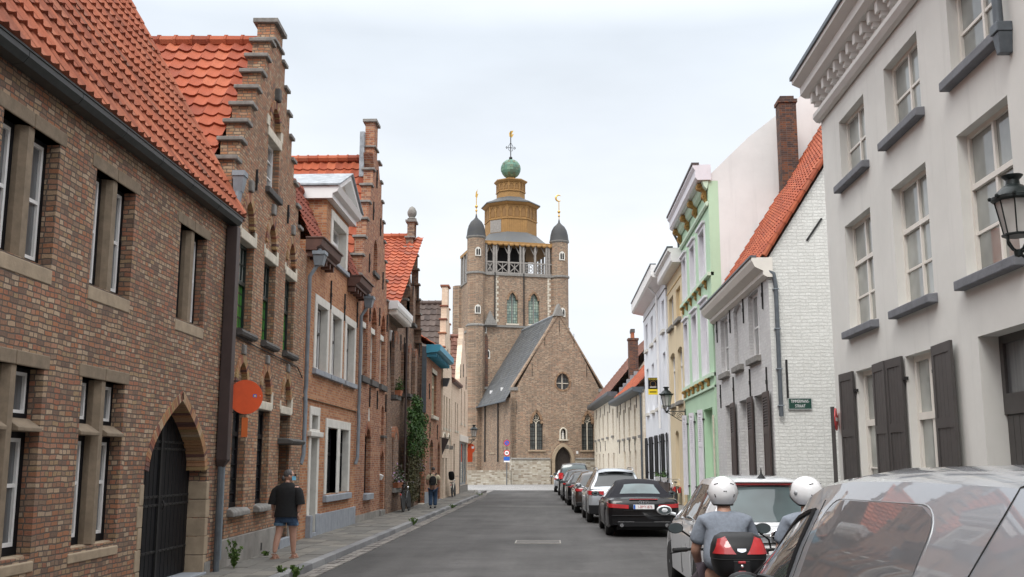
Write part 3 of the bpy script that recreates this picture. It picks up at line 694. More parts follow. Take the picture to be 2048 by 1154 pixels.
# ---- house 2: stepped gable with green stained glass. u = Y - 16.68
A = Vector((-5.42, 16.68)); B = Vector((-5.64, 23.05)); L2 = (B - A).length
h = house('brick_gable_house', 'tall crow-stepped brick gable house with green leaded windows and blind arches', A.x, A.y, atan2(B.y - A.y, B.x - A.x), group=GL)
Y = lambda y: (y - 16.68)
c = 2.83
st = [(6.95, 2.72), (7.38, 2.44), (7.81, 2.14), (8.24, 1.84), (8.67, 1.55), (9.10, 1.26), (9.53, .97), (9.97, .67)]
out = stepgable(6.6, L2, c, st, .36, 10.5)
cs = [1.17, 2.92, 4.72]
holes = [seg(c - .48, c + .48, 7.08, 8.5, .48)]
for q in cs: holes.append(pointed(q - .47, q + .47, 4.12, 6.05, 6.66, 7))
for q in cs[:2]: holes.append(pointed(q - .45, q + .45, 1.04, 3.15, 3.72, 7))
holes.append(pointed(cs[2] - .47, cs[2] + .47, .3, 3.15, 3.68, 7))
def body(mb):
    mb.prism([(0.01, 0), (L2 - .01, 0), (L2 - .01, 6.6), (c, 10.05), (0.01, 6.6)], .66, 8)
    mb.box(.01, L2 - .01, .342, .66, 5.3, 6.5).box(c - 1, c + 1, .342, .66, 6.5, 8.9)
    for a, b in ((.01, cs[0] - .5), (cs[0] + .5, cs[1] - .5), (cs[1] + .5, cs[2] - .55), (cs[2] + .55, L2 - .01)): mb.box(a, b, .342, .66, 0, 5.3)
wall(h, out, holes, 'brick_gable', .34, extra=body)
stepcaps(h, L2, c, st, .36, 10.5, thick=.34)
stepo = MB().box(c - .36 - .05, c + .36 + .05, -.05, .39, 10.14, 10.2).each('coping', 'stone_grey', h, bevel=.01)
for q in cs:                                        # blind tympana, lintels, arches of the two floors
    MB().prism(pointed(q - .49, q + .49, 5.9, 6.05, 6.68, 7), .07, .33).build('tympanum', 'brick_gable', h)
    MB().box(q - .5, q + .5, -.03, .32, 5.72, 5.9).build('lintel', 'stone_cream', h, bevel=.015)
    MB().box(q - .55, q - .47, -.015, .2, 5.8, 5.97).box(q + .47, q + .60, -.02, .2, 5.74, 6.02).each('impost', 'stone_cream', h, bevel=.01)
    voussoirs(h, archline(pointed(q - .47, q + .47, 4.12, 6.05, 6.66, 9))[::-1], .16, .062, .03, dep=.2)
    MB().box(q - .09, q + .09, -.07, .1, 6.66, 6.88).build('keystone', 'stone_grey', h, bevel=.025)
    win(h, q - .47, q + .47, 4.12, 5.72, .13, 'paint_darkgreen', 'glass_green_leaded', .06, mull=(.5,), trans=(.56,), bars=[('v', .27, .6, .97), ('v', .75, .6, .97), ('h', .78, .06, .94)], split=.56, pane2='glass_blind')
    MB().tube([(q - .52, -.06, 4.06), (q + .58, -.06, 4.06)], .065, 8).box(q - .5, q + .55, -.06, .3, 4.0, 4.12).build('sill', 'stone_dark', h)
    z0 = 2.98
    MB().prism(pointed(q - .49, q + .49, z0, 3.15, 3.74, 7), .07, .33).build('tympanum', 'brick_gable', h)
    MB().box(q - .5, q + .5, -.03, .32, 2.82, 2.98).build('lintel', 'stone_cream', h, bevel=.015)
    MB().box(q - .54, q - .46, -.015, .2, 2.9, 3.08).box(q + .46, q + .6, -.02, .2, 2.86, 3.2).each('impost', 'stone_cream', h, bevel=.01)
    voussoirs(h, archline(pointed(q - .46, q + .46, 1, 3.15, 3.72, 9))[::-1], .14, .062, .03, dep=.2)
    MB().box(q - .08, q + .08, -.06, .1, 3.7, 3.88).build('keystone', 'stone_grey', h, bevel=.025)
for q in cs[:2]:
    win(h, q - .45, q + .45, 1.05, 2.82, .13, 'paint_black', 'glass_dark', .07, mull=(.5,), trans=(.72,), bars=[('h', f, .06, .94) for f in (.14, .28, .42, .57)], sill=None)
    MB().prismx([(-.12, .92), (.3, .92), (.3, 1.06), (-.06, 1.05), (-.12, 1.0)], q - .55, q + .55).build('sill', 'stone_grey', h, bevel=.02)
q = cs[2]
win(h, q - .47, q + .47, 2.3, 2.82, .24, 'paint_black', 'glass_dark', .06, mull=(.5,))
dr = MB().box(q - .47, q + .47, .5, .56, .3, 2.2).build('door', 'paint_black', h)
MB().box(q - .36, q + .36, .48, .498, .5, 1.2).box(q - .36, q + .36, .48, .498, 1.35, 2.05).build('door_panel', 'paint_black', dr, bevel=.02)
MB().tube([(q + .36, .44, 1.2), (q + .36, .42, 1.35)], .02).build('handle', 'chrome', dr)
MB().prismx([(-.28, 2.2), (.3, 2.2), (.3, 2.32), (-.2, 2.32), (-.32, 2.27)], q - .62, q + .66).build('canopy', 'stone_dark', h, bevel=.02)
MB().box(q - .5, q + .5, -.1, .5, .0, .3).build('doorstep', 'bluestone', h, bevel=.01)
# attic window under its own arch
MB().prism(seg(c - .5, c + .5, 8.3, 8.5, .49), .07, .33).build('tympanum', 'brick_gable', h)
MB().box(c - .56, c + .56, -.03, .32, 8.12, 8.3).box(c + .46, c + .66, -.025, .2, 8.302, 8.52).box(c - .66, c - .46, -.025, .2, 8.302, 8.52).build('lintel', 'stone_cream', h, bevel=.012)
voussoirs(h, archline(seg(c - .48, c + .48, 7.1, 8.5, .48))[::-1], .15, .062, .03, dep=.2)
MB().box(c - .09, c + .09, -.1, .1, 8.98, 9.25).build('keystone', 'stone_dark', h, bevel=.03)
win(h, c - .48, c + .48, 7.1, 8.12, .13, 'paint_white', 'glass_curtain', .06, mull=(.5,), bars=[('h', .35, .06, .94), ('h', .68, .06, .94)])
MB().box(c - .55, c + .58, -.09, .3, 6.98, 7.1).build('sill', 'stone_dark', h, bevel=.015)
pl = MB().box(.18, cs[2] - .55, -.035, .02, 0, .575).box(cs[2] + .55, L2 - .3, -.035, .02, 0, .575).build('plinth', 'cement', h, bevel=.012)
mb = MB()
for u in (1.2, 2.95): mb.box(u - .05, u + .05, -.04, -.0349, .2, .34)
mb.each('air_vent', 'iron', h)
MB().box(.22, .5, -.0, .02, .58, .9).build('patch', 'brick_brown', h)
MB().tube([(.02, -.05, 4.35), (.3, -.04, 3.98), (2.0, -.03, 3.94), (3.8, -.03, 3.92), (5.6, -.03, 3.9), (6.1, -.04, 3.7)], .012, 5).build('cable', 'iron', h)
downpipe(h, [(.0, -.12, 6.35), (.0, -.1, 6.15), (-.02, -.1, 5.9)], .07, 'zinc', hopper=(.02, -.12, 6.35, .17, .36))
tiles(h, (.15, 7.5, 7.0), (0, -1, 0), (2.68 / 4.2, 0, 3.25 / 4.2), 7.14, 4.17, .26, .345, 'tile_orange', .04, .045)
tiles(h, (L2 - .75, .36, 7.0), (0, 1, 0), (-2.8 / 4.2, 0, 3.25 / 4.2), 7, 4.15, .26, .345, 'tile_orange', .04, .045)
ridge(h, (c, 7.5, 10.27), (c, .36, 10.27), .13)
MB().box(-.02, .12, .345, 2.6, 5.9, 7.0).build('lead_flashing', 'lead', h)
# stone cross on a pier at the right shoulder
cr = MB().box(5.85, 6.2, .45, .8, 6.4, 7.75).box(5.8, 6.25, .4, .85, 7.752, 7.84).build('pier', 'stone_grey', h, bevel=.015)
MB().box(5.97, 6.09, .56, .70, 7.842, 8.75).box(5.80, 5.969, .57, .69, 8.25, 8.45).box(6.091, 6.26, .57, .69, 8.25, 8.45).build('stone_cross', 'stone_dark', cr, bevel=.02)
anchors(h, [(1.55, 7.0), (4.2, 7.0)], .4)

# ---- house 3: orange brick with dormer. u = Y - 23.1
h = house('dormer_house', 'orange brick house with white stone window surrounds and white pedimented dormer', -5.7, 23.1, LEFT, group=GL)
Y = lambda y: y - 23.1
L3 = 6.75
holes = [rect(Y(a), Y(b), 4.07, 5.65) for a, b in ((24.42, 25.58), (26.18, 27.32), (28.05, 29.18))]
holes += [rect(Y(26.0), Y(27.2), 1.05, 2.72), rect(Y(27.55), Y(28.7), 1.05, 2.72), rect(Y(24.22), Y(24.86), .2, 2.42), rect(Y(24.22), Y(24.86), 2.62, 2.95), rect(Y(25.92), Y(27.62), 7.06, 8.1)]
out = [(0, 0), (L3, 0), (L3, 6.95), (Y(28.0), 6.95), (Y(28.0), 8.6), (Y(25.3), 8.6), (Y(25.3), 6.95), (0, 6.95)]
wall(h, out, holes, 'brick_orange', .32, extra=lambda mb: mb.prismx([(.33, 0), (7, 0), (7, 6.9), (4, 9.6), (.95, 8.55), (.33, 7.0)], .01, L3 - .01).box(Y(25.31), Y(27.99), .325, 2.2, 6.9, 8.6))
def surround(a, b, z0, z1, w, mat='stone_white', name='surround', d=.3, pr=.03, bot=False):
    mb = MB().box(a - w, a + .002, -pr, d, z0, z1).box(b - .002, b + w, -pr, d, z0, z1).box(a - w, b + w, -pr - .002, d, z1 - .002, z1 + w)
    return mb.build(name, mat, h, bevel=.012)
for a, b in ((24.42, 25.58), (26.18, 27.32), (28.05, 29.18)):
    a, b = Y(a), Y(b); surround(a, b, 4.07, 5.65, .21)
    MB().prismx([(-.1, 3.92), (.3, 3.92), (.3, 4.075), (-.1, 4.05)], a - .25, b + .25).build('sill', 'bluestone', h, bevel=.012)
    win(h, a, b, 4.08, 5.65, .16, 'paint_charcoal', 'glass_dark', .05, mull=(.5,), trans=(.6,), inner=('paint_white', .03, ()))
a, b = Y(26.0), Y(28.7)
surround(a, b, 1.05, 2.72, .22)
MB().box(Y(27.2), Y(27.55), -.03, .3, 1.05, 2.72).build('mullion', 'stone_white', h, bevel=.012)
MB().prismx([(-.1, .86), (.3, .86), (.3, 1.055), (-.1, 1.02)], a - .28, b + .28).build('sill', 'bluestone', h, bevel=.012)
for p, q in ((26.0, 27.2), (27.55, 28.7)):
    win(h, Y(p), Y(q), 1.06, 2.72, .15, 'paint_black', 'glass_dark', .07, bars=[('v', .5, .6, .98), ('h', .8, .05, .95)], trans=(.6,))
p, q = Y(24.22), Y(24.86)
surround(p, q, .2, 2.42, .2); surround(p, q, 2.622, 2.95, .2)
MB().box(p - .32, q + .32, -.1, .1, 2.44, 2.56).build('door_cornice', 'stone_white', h, bevel=.015)
win(h, p, q, 2.63, 2.95, .2, 'paint_white', 'glass_dark', .05)
dr = MB().box(p, q, .22, .28, .2, 2.42).build('door', 'paint_brownblack', h)
MB().box(p + .08, q - .08, .2, .218, .35, 1.1).box(p + .08, q - .08, .2, .218, 1.25, 2.3).build('door_panel', 'paint_brownblack', dr, bevel=.01)
MB().box(p - .22, p - .002, -.12, .1, 0, .62).box(q + .002, q + .35, -.05, .1, 0, .62).box(p, q, -.06, .3, 0, .2).build('doorstep', 'bluestone', h, bevel=.012)
mb = MB(); u = q + .352
while u < L3 - .05: mb.box(u, min(u + .72, L3) - .006, -.05, .02, 0, .6); u += .72
mb.build('plinth', 'bluestone', h, bevel=.008)
MB().prismx([(-.05, 3.3), (.02, 3.3), (.02, 3.36), (-.05, 3.38)], .0, L3).build('string_course', 'brick_orange', h)
# eaves boxes, mansard slopes, dormer
for a, b in ((0, Y(25.3)), (Y(28.0), L3)):
    mb = MB().prismx([(-.40, 6.98), (-.36, 6.82), (-.26, 6.76), (-.26, 6.70), (.0, 6.70), (.0, 6.98)], a, b)
    mb.box(a - .02, b + .02, -.44, .0, 6.982, 7.02)
    eb = mb.build('eaves_box', 'paint_brown', h, bevel=.008)
    mb = MB(); n = int((b - a) / .42)
    for i in range(n + 1):
        u = a + .05 + i * (b - a - .2) / max(1, n); mb.box(u, u + .1, -.22, -.002, 6.56, 6.698)
    mb.each('bracket', 'paint_brown', eb, bevel=.006)
    tiles(h, (a, -.1, 7.0), (1, 0, 0), (0, .42, .907), b - a, 1.72, .24, .3, 'tile_red', .035, .035)
    ridge(h, (a, .66, 8.62), (b, .66, 8.62), .12, 'tile_red')
tiles(h, (0, .75, 8.66), (1, 0, 0), (0, .9, .32), L3, 2.6, .26, .34, 'tile_red', .03, .03)
surround(Y(25.92), Y(27.62), 7.06, 8.1, .23, name='dormer_surround')
win(h, Y(25.92), Y(27.62), 7.06, 8.1, .2, 'paint_white', 'glass_curtain', .07, mull=(.5,), trans=(.62,), bars=[('v', .25, .05, .6), ('v', .75, .05, .6)])
MB().prismx([(-.08, 6.93), (.3, 6.93), (.3, 7.065), (-.08, 7.04)], Y(25.6), Y(27.95)).build('dormer_sill', 'bluestone', h, bevel=.012)
m = Y(26.66); a, b = Y(25.05), Y(28.27)
mb = MB().prism([(a + .05, 8.78), (b - .05, 8.78), (m, 9.42)], -.08, 2.2)
pd = mb.build('pediment', 'stone_white', h)
mb = MB().prismx([(-.34, 8.78), (-.28, 8.64), (-.16, 8.58), (-.16, 8.46), (.0, 8.46), (2.2, 8.46), (2.2, 8.779), (-.34, 8.779)], a, b)
for s_, e_ in ((a - .02, m), (b + .02, m)):
    k = 1 if e_ > s_ else -1
    mb.prism([(s_, 8.78), (s_ + k * .32, 8.78), (m, 9.36), (m, 9.52)], -.30, -.082)
mb.build('pediment_moulding', 'paint_white', pd, bevel=.01)
mb = MB()
for s_ in (a - .05, b + .05): mb.prism([(s_, 8.785), (m, 9.525), (m, 9.56), (s_, 8.83)], -.36, 2.4)
mb.build('pediment_lead', 'lead', pd)
MB().box(Y(25.18), Y(25.3) - .001, .0, 1.6, 7.0, 8.5).build('dormer_cheek', 'brick_orange', h)
for u, hz in ((.14, 6.55), (L3 - .1, 6.5)):
    downpipe(h, [(u, -.3, 6.75), (u, -.28, 6.4), (u, -.09, 6.1), (u, -.09, 3.55), (u + .02, -.07, 3.42), (u - .03, -.10, 3.1), (u - .03, -.09, 2.0 if u < 1 else 2.0), (u - .1, -.05, 1.8)], .05, 'zinc', hopper=(u, -.3, 6.35, .24, .33))
anchors(h, [(Y(25.9), 6.1), (Y(27.68), 6.05), (Y(29.5), 6.1)], .75)

# ---- house 4: second stepped gable. u = Y - 29.85
h = house('red_gable_house', 'narrow red brick crow-stepped gable house with slender chimney top and arched windows', -5.7, 29.85, LEFT, group=GL)
Y = lambda y: y - 29.85
L4 = 5.4; c = Y(32.45)
st = [(7.35, 2.62), (8.0, 2.34), (8.62, 2.06), (9.25, 1.78), (9.87, 1.48), (10.5, 1.16), (11.1, .86), (11.65, .56)]
out = stepgable(6.9, L4, c, st, .3, 12.75)
out = [((x - (.42 if z > 11.6 else 0)), z) for x, z in out]
ups = ((30.35, 31.35), (31.95, 32.97), (33.75, 34.72))
holes = [pointed(Y(a), Y(b), 4.4, 6.35, 6.9, 6) for a, b in ups] + [seg(Y(31.35), Y(32.35), .9, 2.72, .36), seg(Y(34.2), Y(34.95), .13, 2.1, .3), seg(Y(34.25), Y(34.75), 2.75, 3.5, .25), pointed(Y(32.1), Y(32.8), 7.9, 8.55, 9.0, 5)]
wall(h, out, holes, 'brick_red', .3, extra=lambda mb: mb.prism([(.01, 0), (L4 - .01, 0), (L4 - .01, 6.9), (c, 11.4), (.01, 6.9)], .302, 8))
mbs = [(z, w) for z, w in st]
stepcaps(h, L4, c, st[:-1], st[-1][1], 11.65, thick=.3, pcap=False)
MB().box(c - .42 - .38, c - .42 + .38, -.08, .38, 12.752, 12.85).box(c - .42 - .36, c - .42 + .36, -.06, .36, 11.9, 11.96).box(c + .1, c + .62, -.06, .36, 11.652, 11.72).each('coping', 'stone_grey', h, bevel=.01)
for a, b in ups:
    a, b = Y(a), Y(b)
    MB().prism(pointed(a - .01, b + .01, 6.1, 6.35, 6.92, 6), .14, .29).build('tympanum', 'brick_red', h)
    MB().box(a - .01, b + .01, .05, .29, 5.93, 6.1).build('lintel', 'stone_white', h)
    voussoirs(h, archline(pointed(a, b, 4.4, 6.35, 6.9, 8))[::-1], .13, .065, .01, 'arch_brick_red')
    win(h, a, b, 4.42, 5.93, .14, 'paint_cream', 'glass_dark', .06, mull=(.5,), trans=(.62,))
    MB().box(a - .12, b + .12, -.1, .28, 4.22, 4.41).build('sill', 'stone_dark', h, bevel=.015)
a, b = Y(31.35), Y(32.35)
voussoirs(h, archline(seg(a, b, .9, 2.72, .36, 10))[::-1], .2, .065, .012, 'arch_brick_red')
win(h, a, b, .92, 3.09, .14, 'paint_black', 'glass_dark', .06, mull=(.5,), trans=(.7,))
MB().box(a - .12, b + .12, -.12, .28, .72, .91).build('sill', 'bluestone', h, bevel=.015)
a, b = Y(34.2), Y(34.95)
MB().box(a - .01, b + .01, .12, .28, .13, 2.42).build('door', 'brick_red', h)
voussoirs(h, archline(seg(a, b, .13, 2.1, .3, 8))[::-1], .16, .065, .012, 'arch_brick_red')
lb = MB().hexa([(a + .2, .0, 1.28), (a + .48, .0, 1.28), (a + .48, .12, 1.28), (a + .2, .12, 1.28)], [(a + .15, -.05, 1.42), (a + .53, -.05, 1.42), (a + .53, .12, 1.5), (a + .15, .12, 1.5)]).build('letterbox', 'paint_white', h)
MB().box(a - .1, b + .05, -.08, .3, 0, .3).build('doorstep', 'stone_grey', h, bevel=.01)
MB().box(Y(34.24), Y(34.76), .1, .28, 2.74, 3.76).build('niche_back', 'brick_red', h)
MB().box(Y(34.15), Y(34.85), -.12, .2, 2.66, 2.74).build('niche_shelf', 'stone_dark', h, bevel=.01)
MB().box(Y(32.09), Y(32.81), .14, .28, 7.89, 9.01).build('niche_back', 'brick_red', h)
MB().box(Y(32.0), Y(32.95), -.08, .2, 7.76, 7.9).build('niche_sill', 'stone_dark', h, bevel=.01)
anchors(h, [(Y(31.6), 6.5), (Y(33.4), 6.6), (Y(34.95), 6.6), (Y(31.9), 3.85), (Y(33.3), 3.85), (Y(35.0), 3.85), (Y(31.3), 8.0), (Y(33.9), 7.9), (Y(31.8), 9.8), (Y(33.2), 9.6), (Y(32.3), 11.0)], .6)
MB().prism([(Y(31.75), 3.12), (Y(31.95), 3.12), (Y(31.85), 3.5)], -.02, .02).build('keystone', 'stone_white', h)
MB().box(.02, L4 - .9, -.02, .02, 0, .32).build('plinth', 'cement', h)
tiles(h, (.12, 7.6, 7.5), (0, -1, 0), (2.5 / 4.86, 0, 4.17 / 4.86), 7.3, 4.84, .27, .36, 'tile_orange', .04, .045)
tiles(h, (L4 - .2, .32, 7.5), (0, 1, 0), (-2.6 / 4.86, 0, 4.17 / 4.86), 7.3, 4.84, .27, .36, 'tile_orange', .04, .045)
ridge(h, (c, 7.6, 11.75), (c, .32, 11.75), .13)
MB().box(c - .85, c - .72, .302, .45, 10.9, 12.4).build('lead_flashing', 'lead', h)

# ---- house 5: brown brick with pinnacle gable and low wing. u = Y - 35.3
h = house('brown_gable_house', 'brown brick house with acorn-topped stepped gable, white eaves gutter and ivy', -5.68, 35.3, LEFT, group=GL)
Y = lambda y: y - 35.3
L5 = 9.3; u1 = Y(39.25); c = Y(41.75)
st = [(7.55, 2.45), (8.15, 2.15), (8.75, 1.85), (9.35, 1.55), (9.95, 1.22), (10.5, .92), (11.0, .6)]
g = stepgable(7.0, L5 - .02 - u1, c - u1, st, .28, 11.75)
out = [(0, 0)] + [(x + u1, z) for x, z in g[1:]] + [(u1, 7.0), (0, 7.0)]
holes = [seg(Y(36.75), Y(37.6), 4.25, 6.2, .42), seg(Y(40.5), Y(41.25), 4.55, 6.2, .37), seg(Y(42.35), Y(43.1), 4.55, 6.2, .37), pointed(Y(41.5), Y(42.15), 7.5, 8.6, 9.1, 5),
         seg(Y(36.9), Y(38.1), .95, 2.75, .4), seg(Y(44.72) - .75, Y(44.72) - .02 + .0, .15, 2.2, .3), seg(Y(41.0), Y(41.9), .95, 2.6, .35)]
wall(h, out, holes, 'brick_brown', .3, extra=lambda mb: mb.prism([(.01, 0), (L5 - .03, 0), (L5 - .03, 7.0), (c, 10.7), (Y(37.6), 7.4), (.01, 7.0)], .302, 8))
o_ = stepcaps(h, 99, c, st, .28, 11.75, thick=.3)
MB().lathe([(.16, 11.85), (.2, 11.95), (.12, 12.0), (.19, 12.12), (.2, 12.25), (.12, 12.42), (0, 12.5)], (c, .15, 0), 12).build('finial', 'stone_grey', h, smooth=True)
win(h, Y(36.75), Y(37.6), 4.25, 6.6, .13, 'paint_white', 'glass_dark', .06, trans=(.68,))
for a, b in ((40.5, 41.25), (42.35, 43.1)):
    win(h, Y(a), Y(b), 4.55, 6.56, .13, 'paint_brownblack', 'glass_dark', .06, mull=(.5,), trans=(.66,))
    voussoirs(h, archline(seg(Y(a), Y(b), 1, 6.2, .37, 8))[::-1], .13, .065, .01, 'arch_brick_red')
    MB().box(Y(a) - .1, Y(b) + .1, -.08, .25, 4.42, 4.545).build('sill', 'stone_dark', h)
MB().box(Y(36.6), Y(37.75), -.12, .25, 4.1, 4.25).build('sill', 'stone_dark', h)
voussoirs(h, archline(seg(Y(36.75), Y(37.6), 1, 6.2, .42, 8))[::-1], .13, .065, .01, 'arch_brick_red')
MB().box(Y(41.5), Y(42.15), .15, .28, 7.5, 9.1).build('niche_back', 'brick_brown', h)
MB().box(Y(41.4), Y(42.25), -.08, .2, 7.38, 7.5).build('niche_sill', 'stone_dark', h)
win(h, Y(36.9), Y(38.1), .96, 3.13, .13, 'paint_white', 'glass_curtain', .07, mull=(.5,), trans=(.72,))
MB().box(Y(36.75), Y(38.25), -.12, .25, .8, .96).build('sill', 'stone_grey', h)
voussoirs(h, archline(seg(Y(36.9), Y(38.1), 1, 2.75, .4, 10))[::-1], .2, .065, .012, 'arch_brick_red')
win(h, Y(41.0), Y(41.9), .95, 2.95, .13, 'paint_white', 'glass_dark', .06, mull=(.5,))
a, b = Y(44.72) - .75, Y(44.72) - .02
dr = MB().box(a, b, .2, .26, .15, 2.5).build('door', 'paint_beige', h)
MB().box(a + .1, b - .1, .18, .198, .3, 1.1).box(a + .1, b - .1, .18, .198, 1.25, 2.1).build('door_panel', 'paint_beige', dr, bevel=.01)
MB().box(a - .05, b, -.2, .25, 0, .15).build('doorstep', 'stone_cream', h, bevel=.01)
mb = MB().prismx([(-.32, 7.26), (-.32, 7.44), (.0, 7.44), (.0, 7.14), (-.28, 7.16)], -.1, u1 - .1)
cn = mb.build('eaves_gutter', 'paint_white', h)
mb = MB()
for k in range(12): mb.box(.05 + k * .31, .12 + k * .31, -.3, -.003, 6.98, 7.118)
mb.each('bracket', 'paint_cream', cn)
tiles(h, (Y(35.7), 7.4, 7.45), (0, -1, 0), ((c - .35) / hypot(c - .35, 3.7), 0, 3.7 / hypot(c - .35, 3.7)), 7.75, hypot(c - .35, 3.7), .28, .36, 'tile_orange', .04, .045)
tiles(h, (L5 - .1, .32, 7.3), (0, 1, 0), (-2.75 / 4.7, 0, 3.85 / 4.7), 7.2, 4.7, .28, .36, 'tile_orange', .04, .045)
ridge(h, (c, 7.4, 11.2), (c, .32, 11.2), .13)
downpipe(h, [(u1 - .1, -.09, 7.1), (u1 - .1, -.09, .15)], .045, 'pipe_brown')
anchors(h, [(Y(36.2), 6.2), (Y(39.0), 6.3), (Y(38.1), 6.3), (Y(43.5), 6.6), (Y(41.2), 8.9), (Y(42.7), 8.9)], .6)

# ---- house 6: small brick house with blue gutter. u = Y - 44.65
h = house('blue_gutter_house', 'low red brick house with bright blue eaves gutter and blue shuttered window', -5.5, 44.65, LEFT, group=GL)
Y = lambda y: y - 44.65
L6 = 6.2
holes = [rect(Y(46.9), Y(48.7), 3.98, 5.95), seg(Y(46.5), Y(47.7), 1.05, 2.6, .3), seg(Y(49.6), Y(50.5), .14, 2.55, .3)]
wall(h, rect(0, L6, 0, 6.75), holes, 'brick_red', .3, extra=lambda mb: mb.prismx([(.302, 0), (6, 0), (6, 6.7), (3, 8.6), (.302, 6.75)], .01, L6 - .01))
win(h, Y(46.9), Y(48.7), 4.0, 5.95, .12, 'paint_beige', 'glass_curtain', .09, mull=(.33, .66), trans=(.7,))
MB().box(Y(46.8), Y(48.8), -.03, .2, 5.95, 6.15).build('lintel', 'stone_cream', h)
MB().box(Y(46.7), Y(48.9), -.12, .2, 3.84, 3.99).build('sill', 'stone_cream', h)
w_ = win(h, Y(46.5), Y(47.7), 1.06, 2.88, .15, 'paint_blue', 'glass_dark', .09, mull=(.5,), trans=(.66,))
MB().box(Y(46.6), Y(47.6), .12, .148, 1.15, 2.1).build('shutter', 'paint_blue', w_)
dr = MB().box(Y(49.6), Y(50.5), .18, .24, .14, 2.85).build('door', 'paint_brownblack', h)
MB().box(Y(49.6), Y(50.5), -.1, .2, 0, .14).build('doorstep', 'bluestone', h)
MB().box(.02, Y(49.5), -.03, .02, 0, .6).build('plinth', 'bluestone', h)
cn = MB().prismx([(-.62, 6.72), (-.62, 6.98), (.0, 6.98), (.0, 6.6), (-.5, 6.66)], -.05, L6).build('eaves_gutter', 'paint_blue', h)
mb = MB()
for k in range(10): mb.box(.1 + k * .62, .2 + k * .62, -.45, -.003, 6.45, 6.6)
mb.each('bracket', 'paint_blue', cn)
tiles(h, (0, -.3, 7.0), (1, 0, 0), (0, .85, .53), L6, 3.9, .27, .36, 'tile_orange', .04, .045)
MB().box(-.04, .0, -.02, 3.2, 4.0, 6.9).build('side_cladding', 'zinc_dark', h)
anchors(h, [(Y(45.8), 5.0), (Y(46.2), 3.3), (Y(49.2), 3.3)], .7)

# ---- house 7: cream painted stepped gable with low part. u = Y - 50.85
h = house('cream_gable_house', 'cream painted brick stepped gable house with dark tile roof and tall chimney step', -5.42, 50.85, LEFT, group=GL)
Y = lambda y: y - 50.85
L7 = 4.5; c = Y(53.05)
st = [(6.9, 2.15), (7.6, 1.8), (8.35, 1.45), (9.1, 1.1), (9.85, .72)]
holes = [rect(Y(a), Y(a) + .55, 3.6, 5.2) for a in (51.3, 52.6, 54.0)] + [rect(Y(51.0), Y(51.75), .14, 2.1), rect(Y(52.5), Y(53.3), .14, 2.1), rect(Y(52.9), Y(53.4), 6.6, 7.7)]
wall(h, stepgable(6.3, L7, c, st, .4, 10.95), holes, 'brick_cream_paint', .3, extra=lambda mb: mb.prism([(.01, 0), (L7 - .01, 0), (L7 - .01, 6.3), (c, 9.8), (.01, 6.3)], .302, 7))
stepcaps(h, L7, c, st, .4, 10.95, 'arch_brick_red', thick=.3)
for a in (51.3, 52.6, 54.0):
    win(h, Y(a), Y(a) + .55, 3.6, 5.2, .15, 'paint_brown', 'glass_dark', .05, trans=(.65,)); MB().box(Y(a) - .05, Y(a) + .6, -.06, .15, 3.48, 3.6).build('sill', 'stone_cream', h)
win(h, Y(52.9), Y(53.4), 6.6, 7.7, .15, 'paint_brown', 'glass_dark', .05)
for a, b in ((51.0, 51.75), (52.5, 53.3)): MB().box(Y(a), Y(b), .15, .2, .14, 2.1).build('door', 'zinc_dark', h)
for a in (51.6, 53.9):
    mb = MB(); P = [(Y(a) + .7 * cos(pi * i / 8) + .0, -.02, 2.75 + .6 * sin(pi * i / 8)) for i in range(9)]; mb.tube(P, .05, 5).build('blind_arch', 'stone_cream', h)
    MB().box(Y(a) + .55, Y(a) + .85, -.18, .0, 2.55, 2.75).build('corbel', 'stone_grey', h)
tiles(h, (.08, 6.5, 6.6), (0, -1, 0), (2.1 / 4.1, 0, 3.5 / 4.1), 6.2, 4.1, .3, .38, 'tile_dark', .04, .045)
tiles(h, (L7 - .08, .32, 6.6), (0, 1, 0), (-2.2 / 4.1, 0, 3.5 / 4.1), 6.2, 4.1, .3, .38, 'tile_dark', .04, .045)
ridge(h, (c, 6.5, 10.15), (c, .32, 10.15), .13, 'tile_dark')
lm = MB().hexa([(-.1, -.22, 5.6), (.12, -.22, 5.6), (.12, .0, 5.6), (-.1, .0, 5.6)], [(-.2, -.35, 6.0), (.2, -.35, 6.0), (.2, 0, 6.0), (-.2, 0, 6.0)]).build('hopper', 'zinc_dark', h)
# ---- house 8: low cream house and gable at the corner shop. u = Y - 55.4
h = house('cream_corner_house', 'cream painted brick corner house with brown tile gable roof and glazed shop front', -5.4, 55.4, LEFT, group=GL)
Y = lambda y: y - 55.4
L8 = 10.4; c = Y(62.4)
out = [(0, 0), (L8, 0), (L8, 5.9), (c + .9, 9.0), (c + .9, 9.3), (c + .35, 9.3), (c + .35, 10.0), (c - .35, 10.0), (c - .35, 9.3), (c - .9, 9.3), (c - .9, 8.9), (Y(59.9), 6.7), (Y(59.9), 6.2), (0, 6.2)]
holes = [rect(Y(a), Y(a) + .5, 3.65, 5.2) for a in (57.2, 58.5)] + [rect(Y(a), Y(a) + .65, 4.2, 6.25) for a in (60.9, 63.2)] + [rect(Y(60.4), Y(65.5), .55, 3.1), rect(Y(56.5), Y(57.4), .14, 2.9)]
wall(h, out, holes, 'brick_cream_paint', .3, extra=lambda mb: mb.prism([(.01, 0), (L8 - .01, 0), (L8 - .01, 5.9), (c, 9.3), (Y(59.5), 6.2), (.01, 6.2)], .302, 7))
for a in (57.2, 58.5):
    win(h, Y(a), Y(a) + .5, 3.65, 5.2, .15, 'paint_brown', 'glass_dark', .05); MB().box(Y(a) - .05, Y(a) + .55, -.06, .15, 3.53, 3.65).build('sill', 'stone_cream', h)
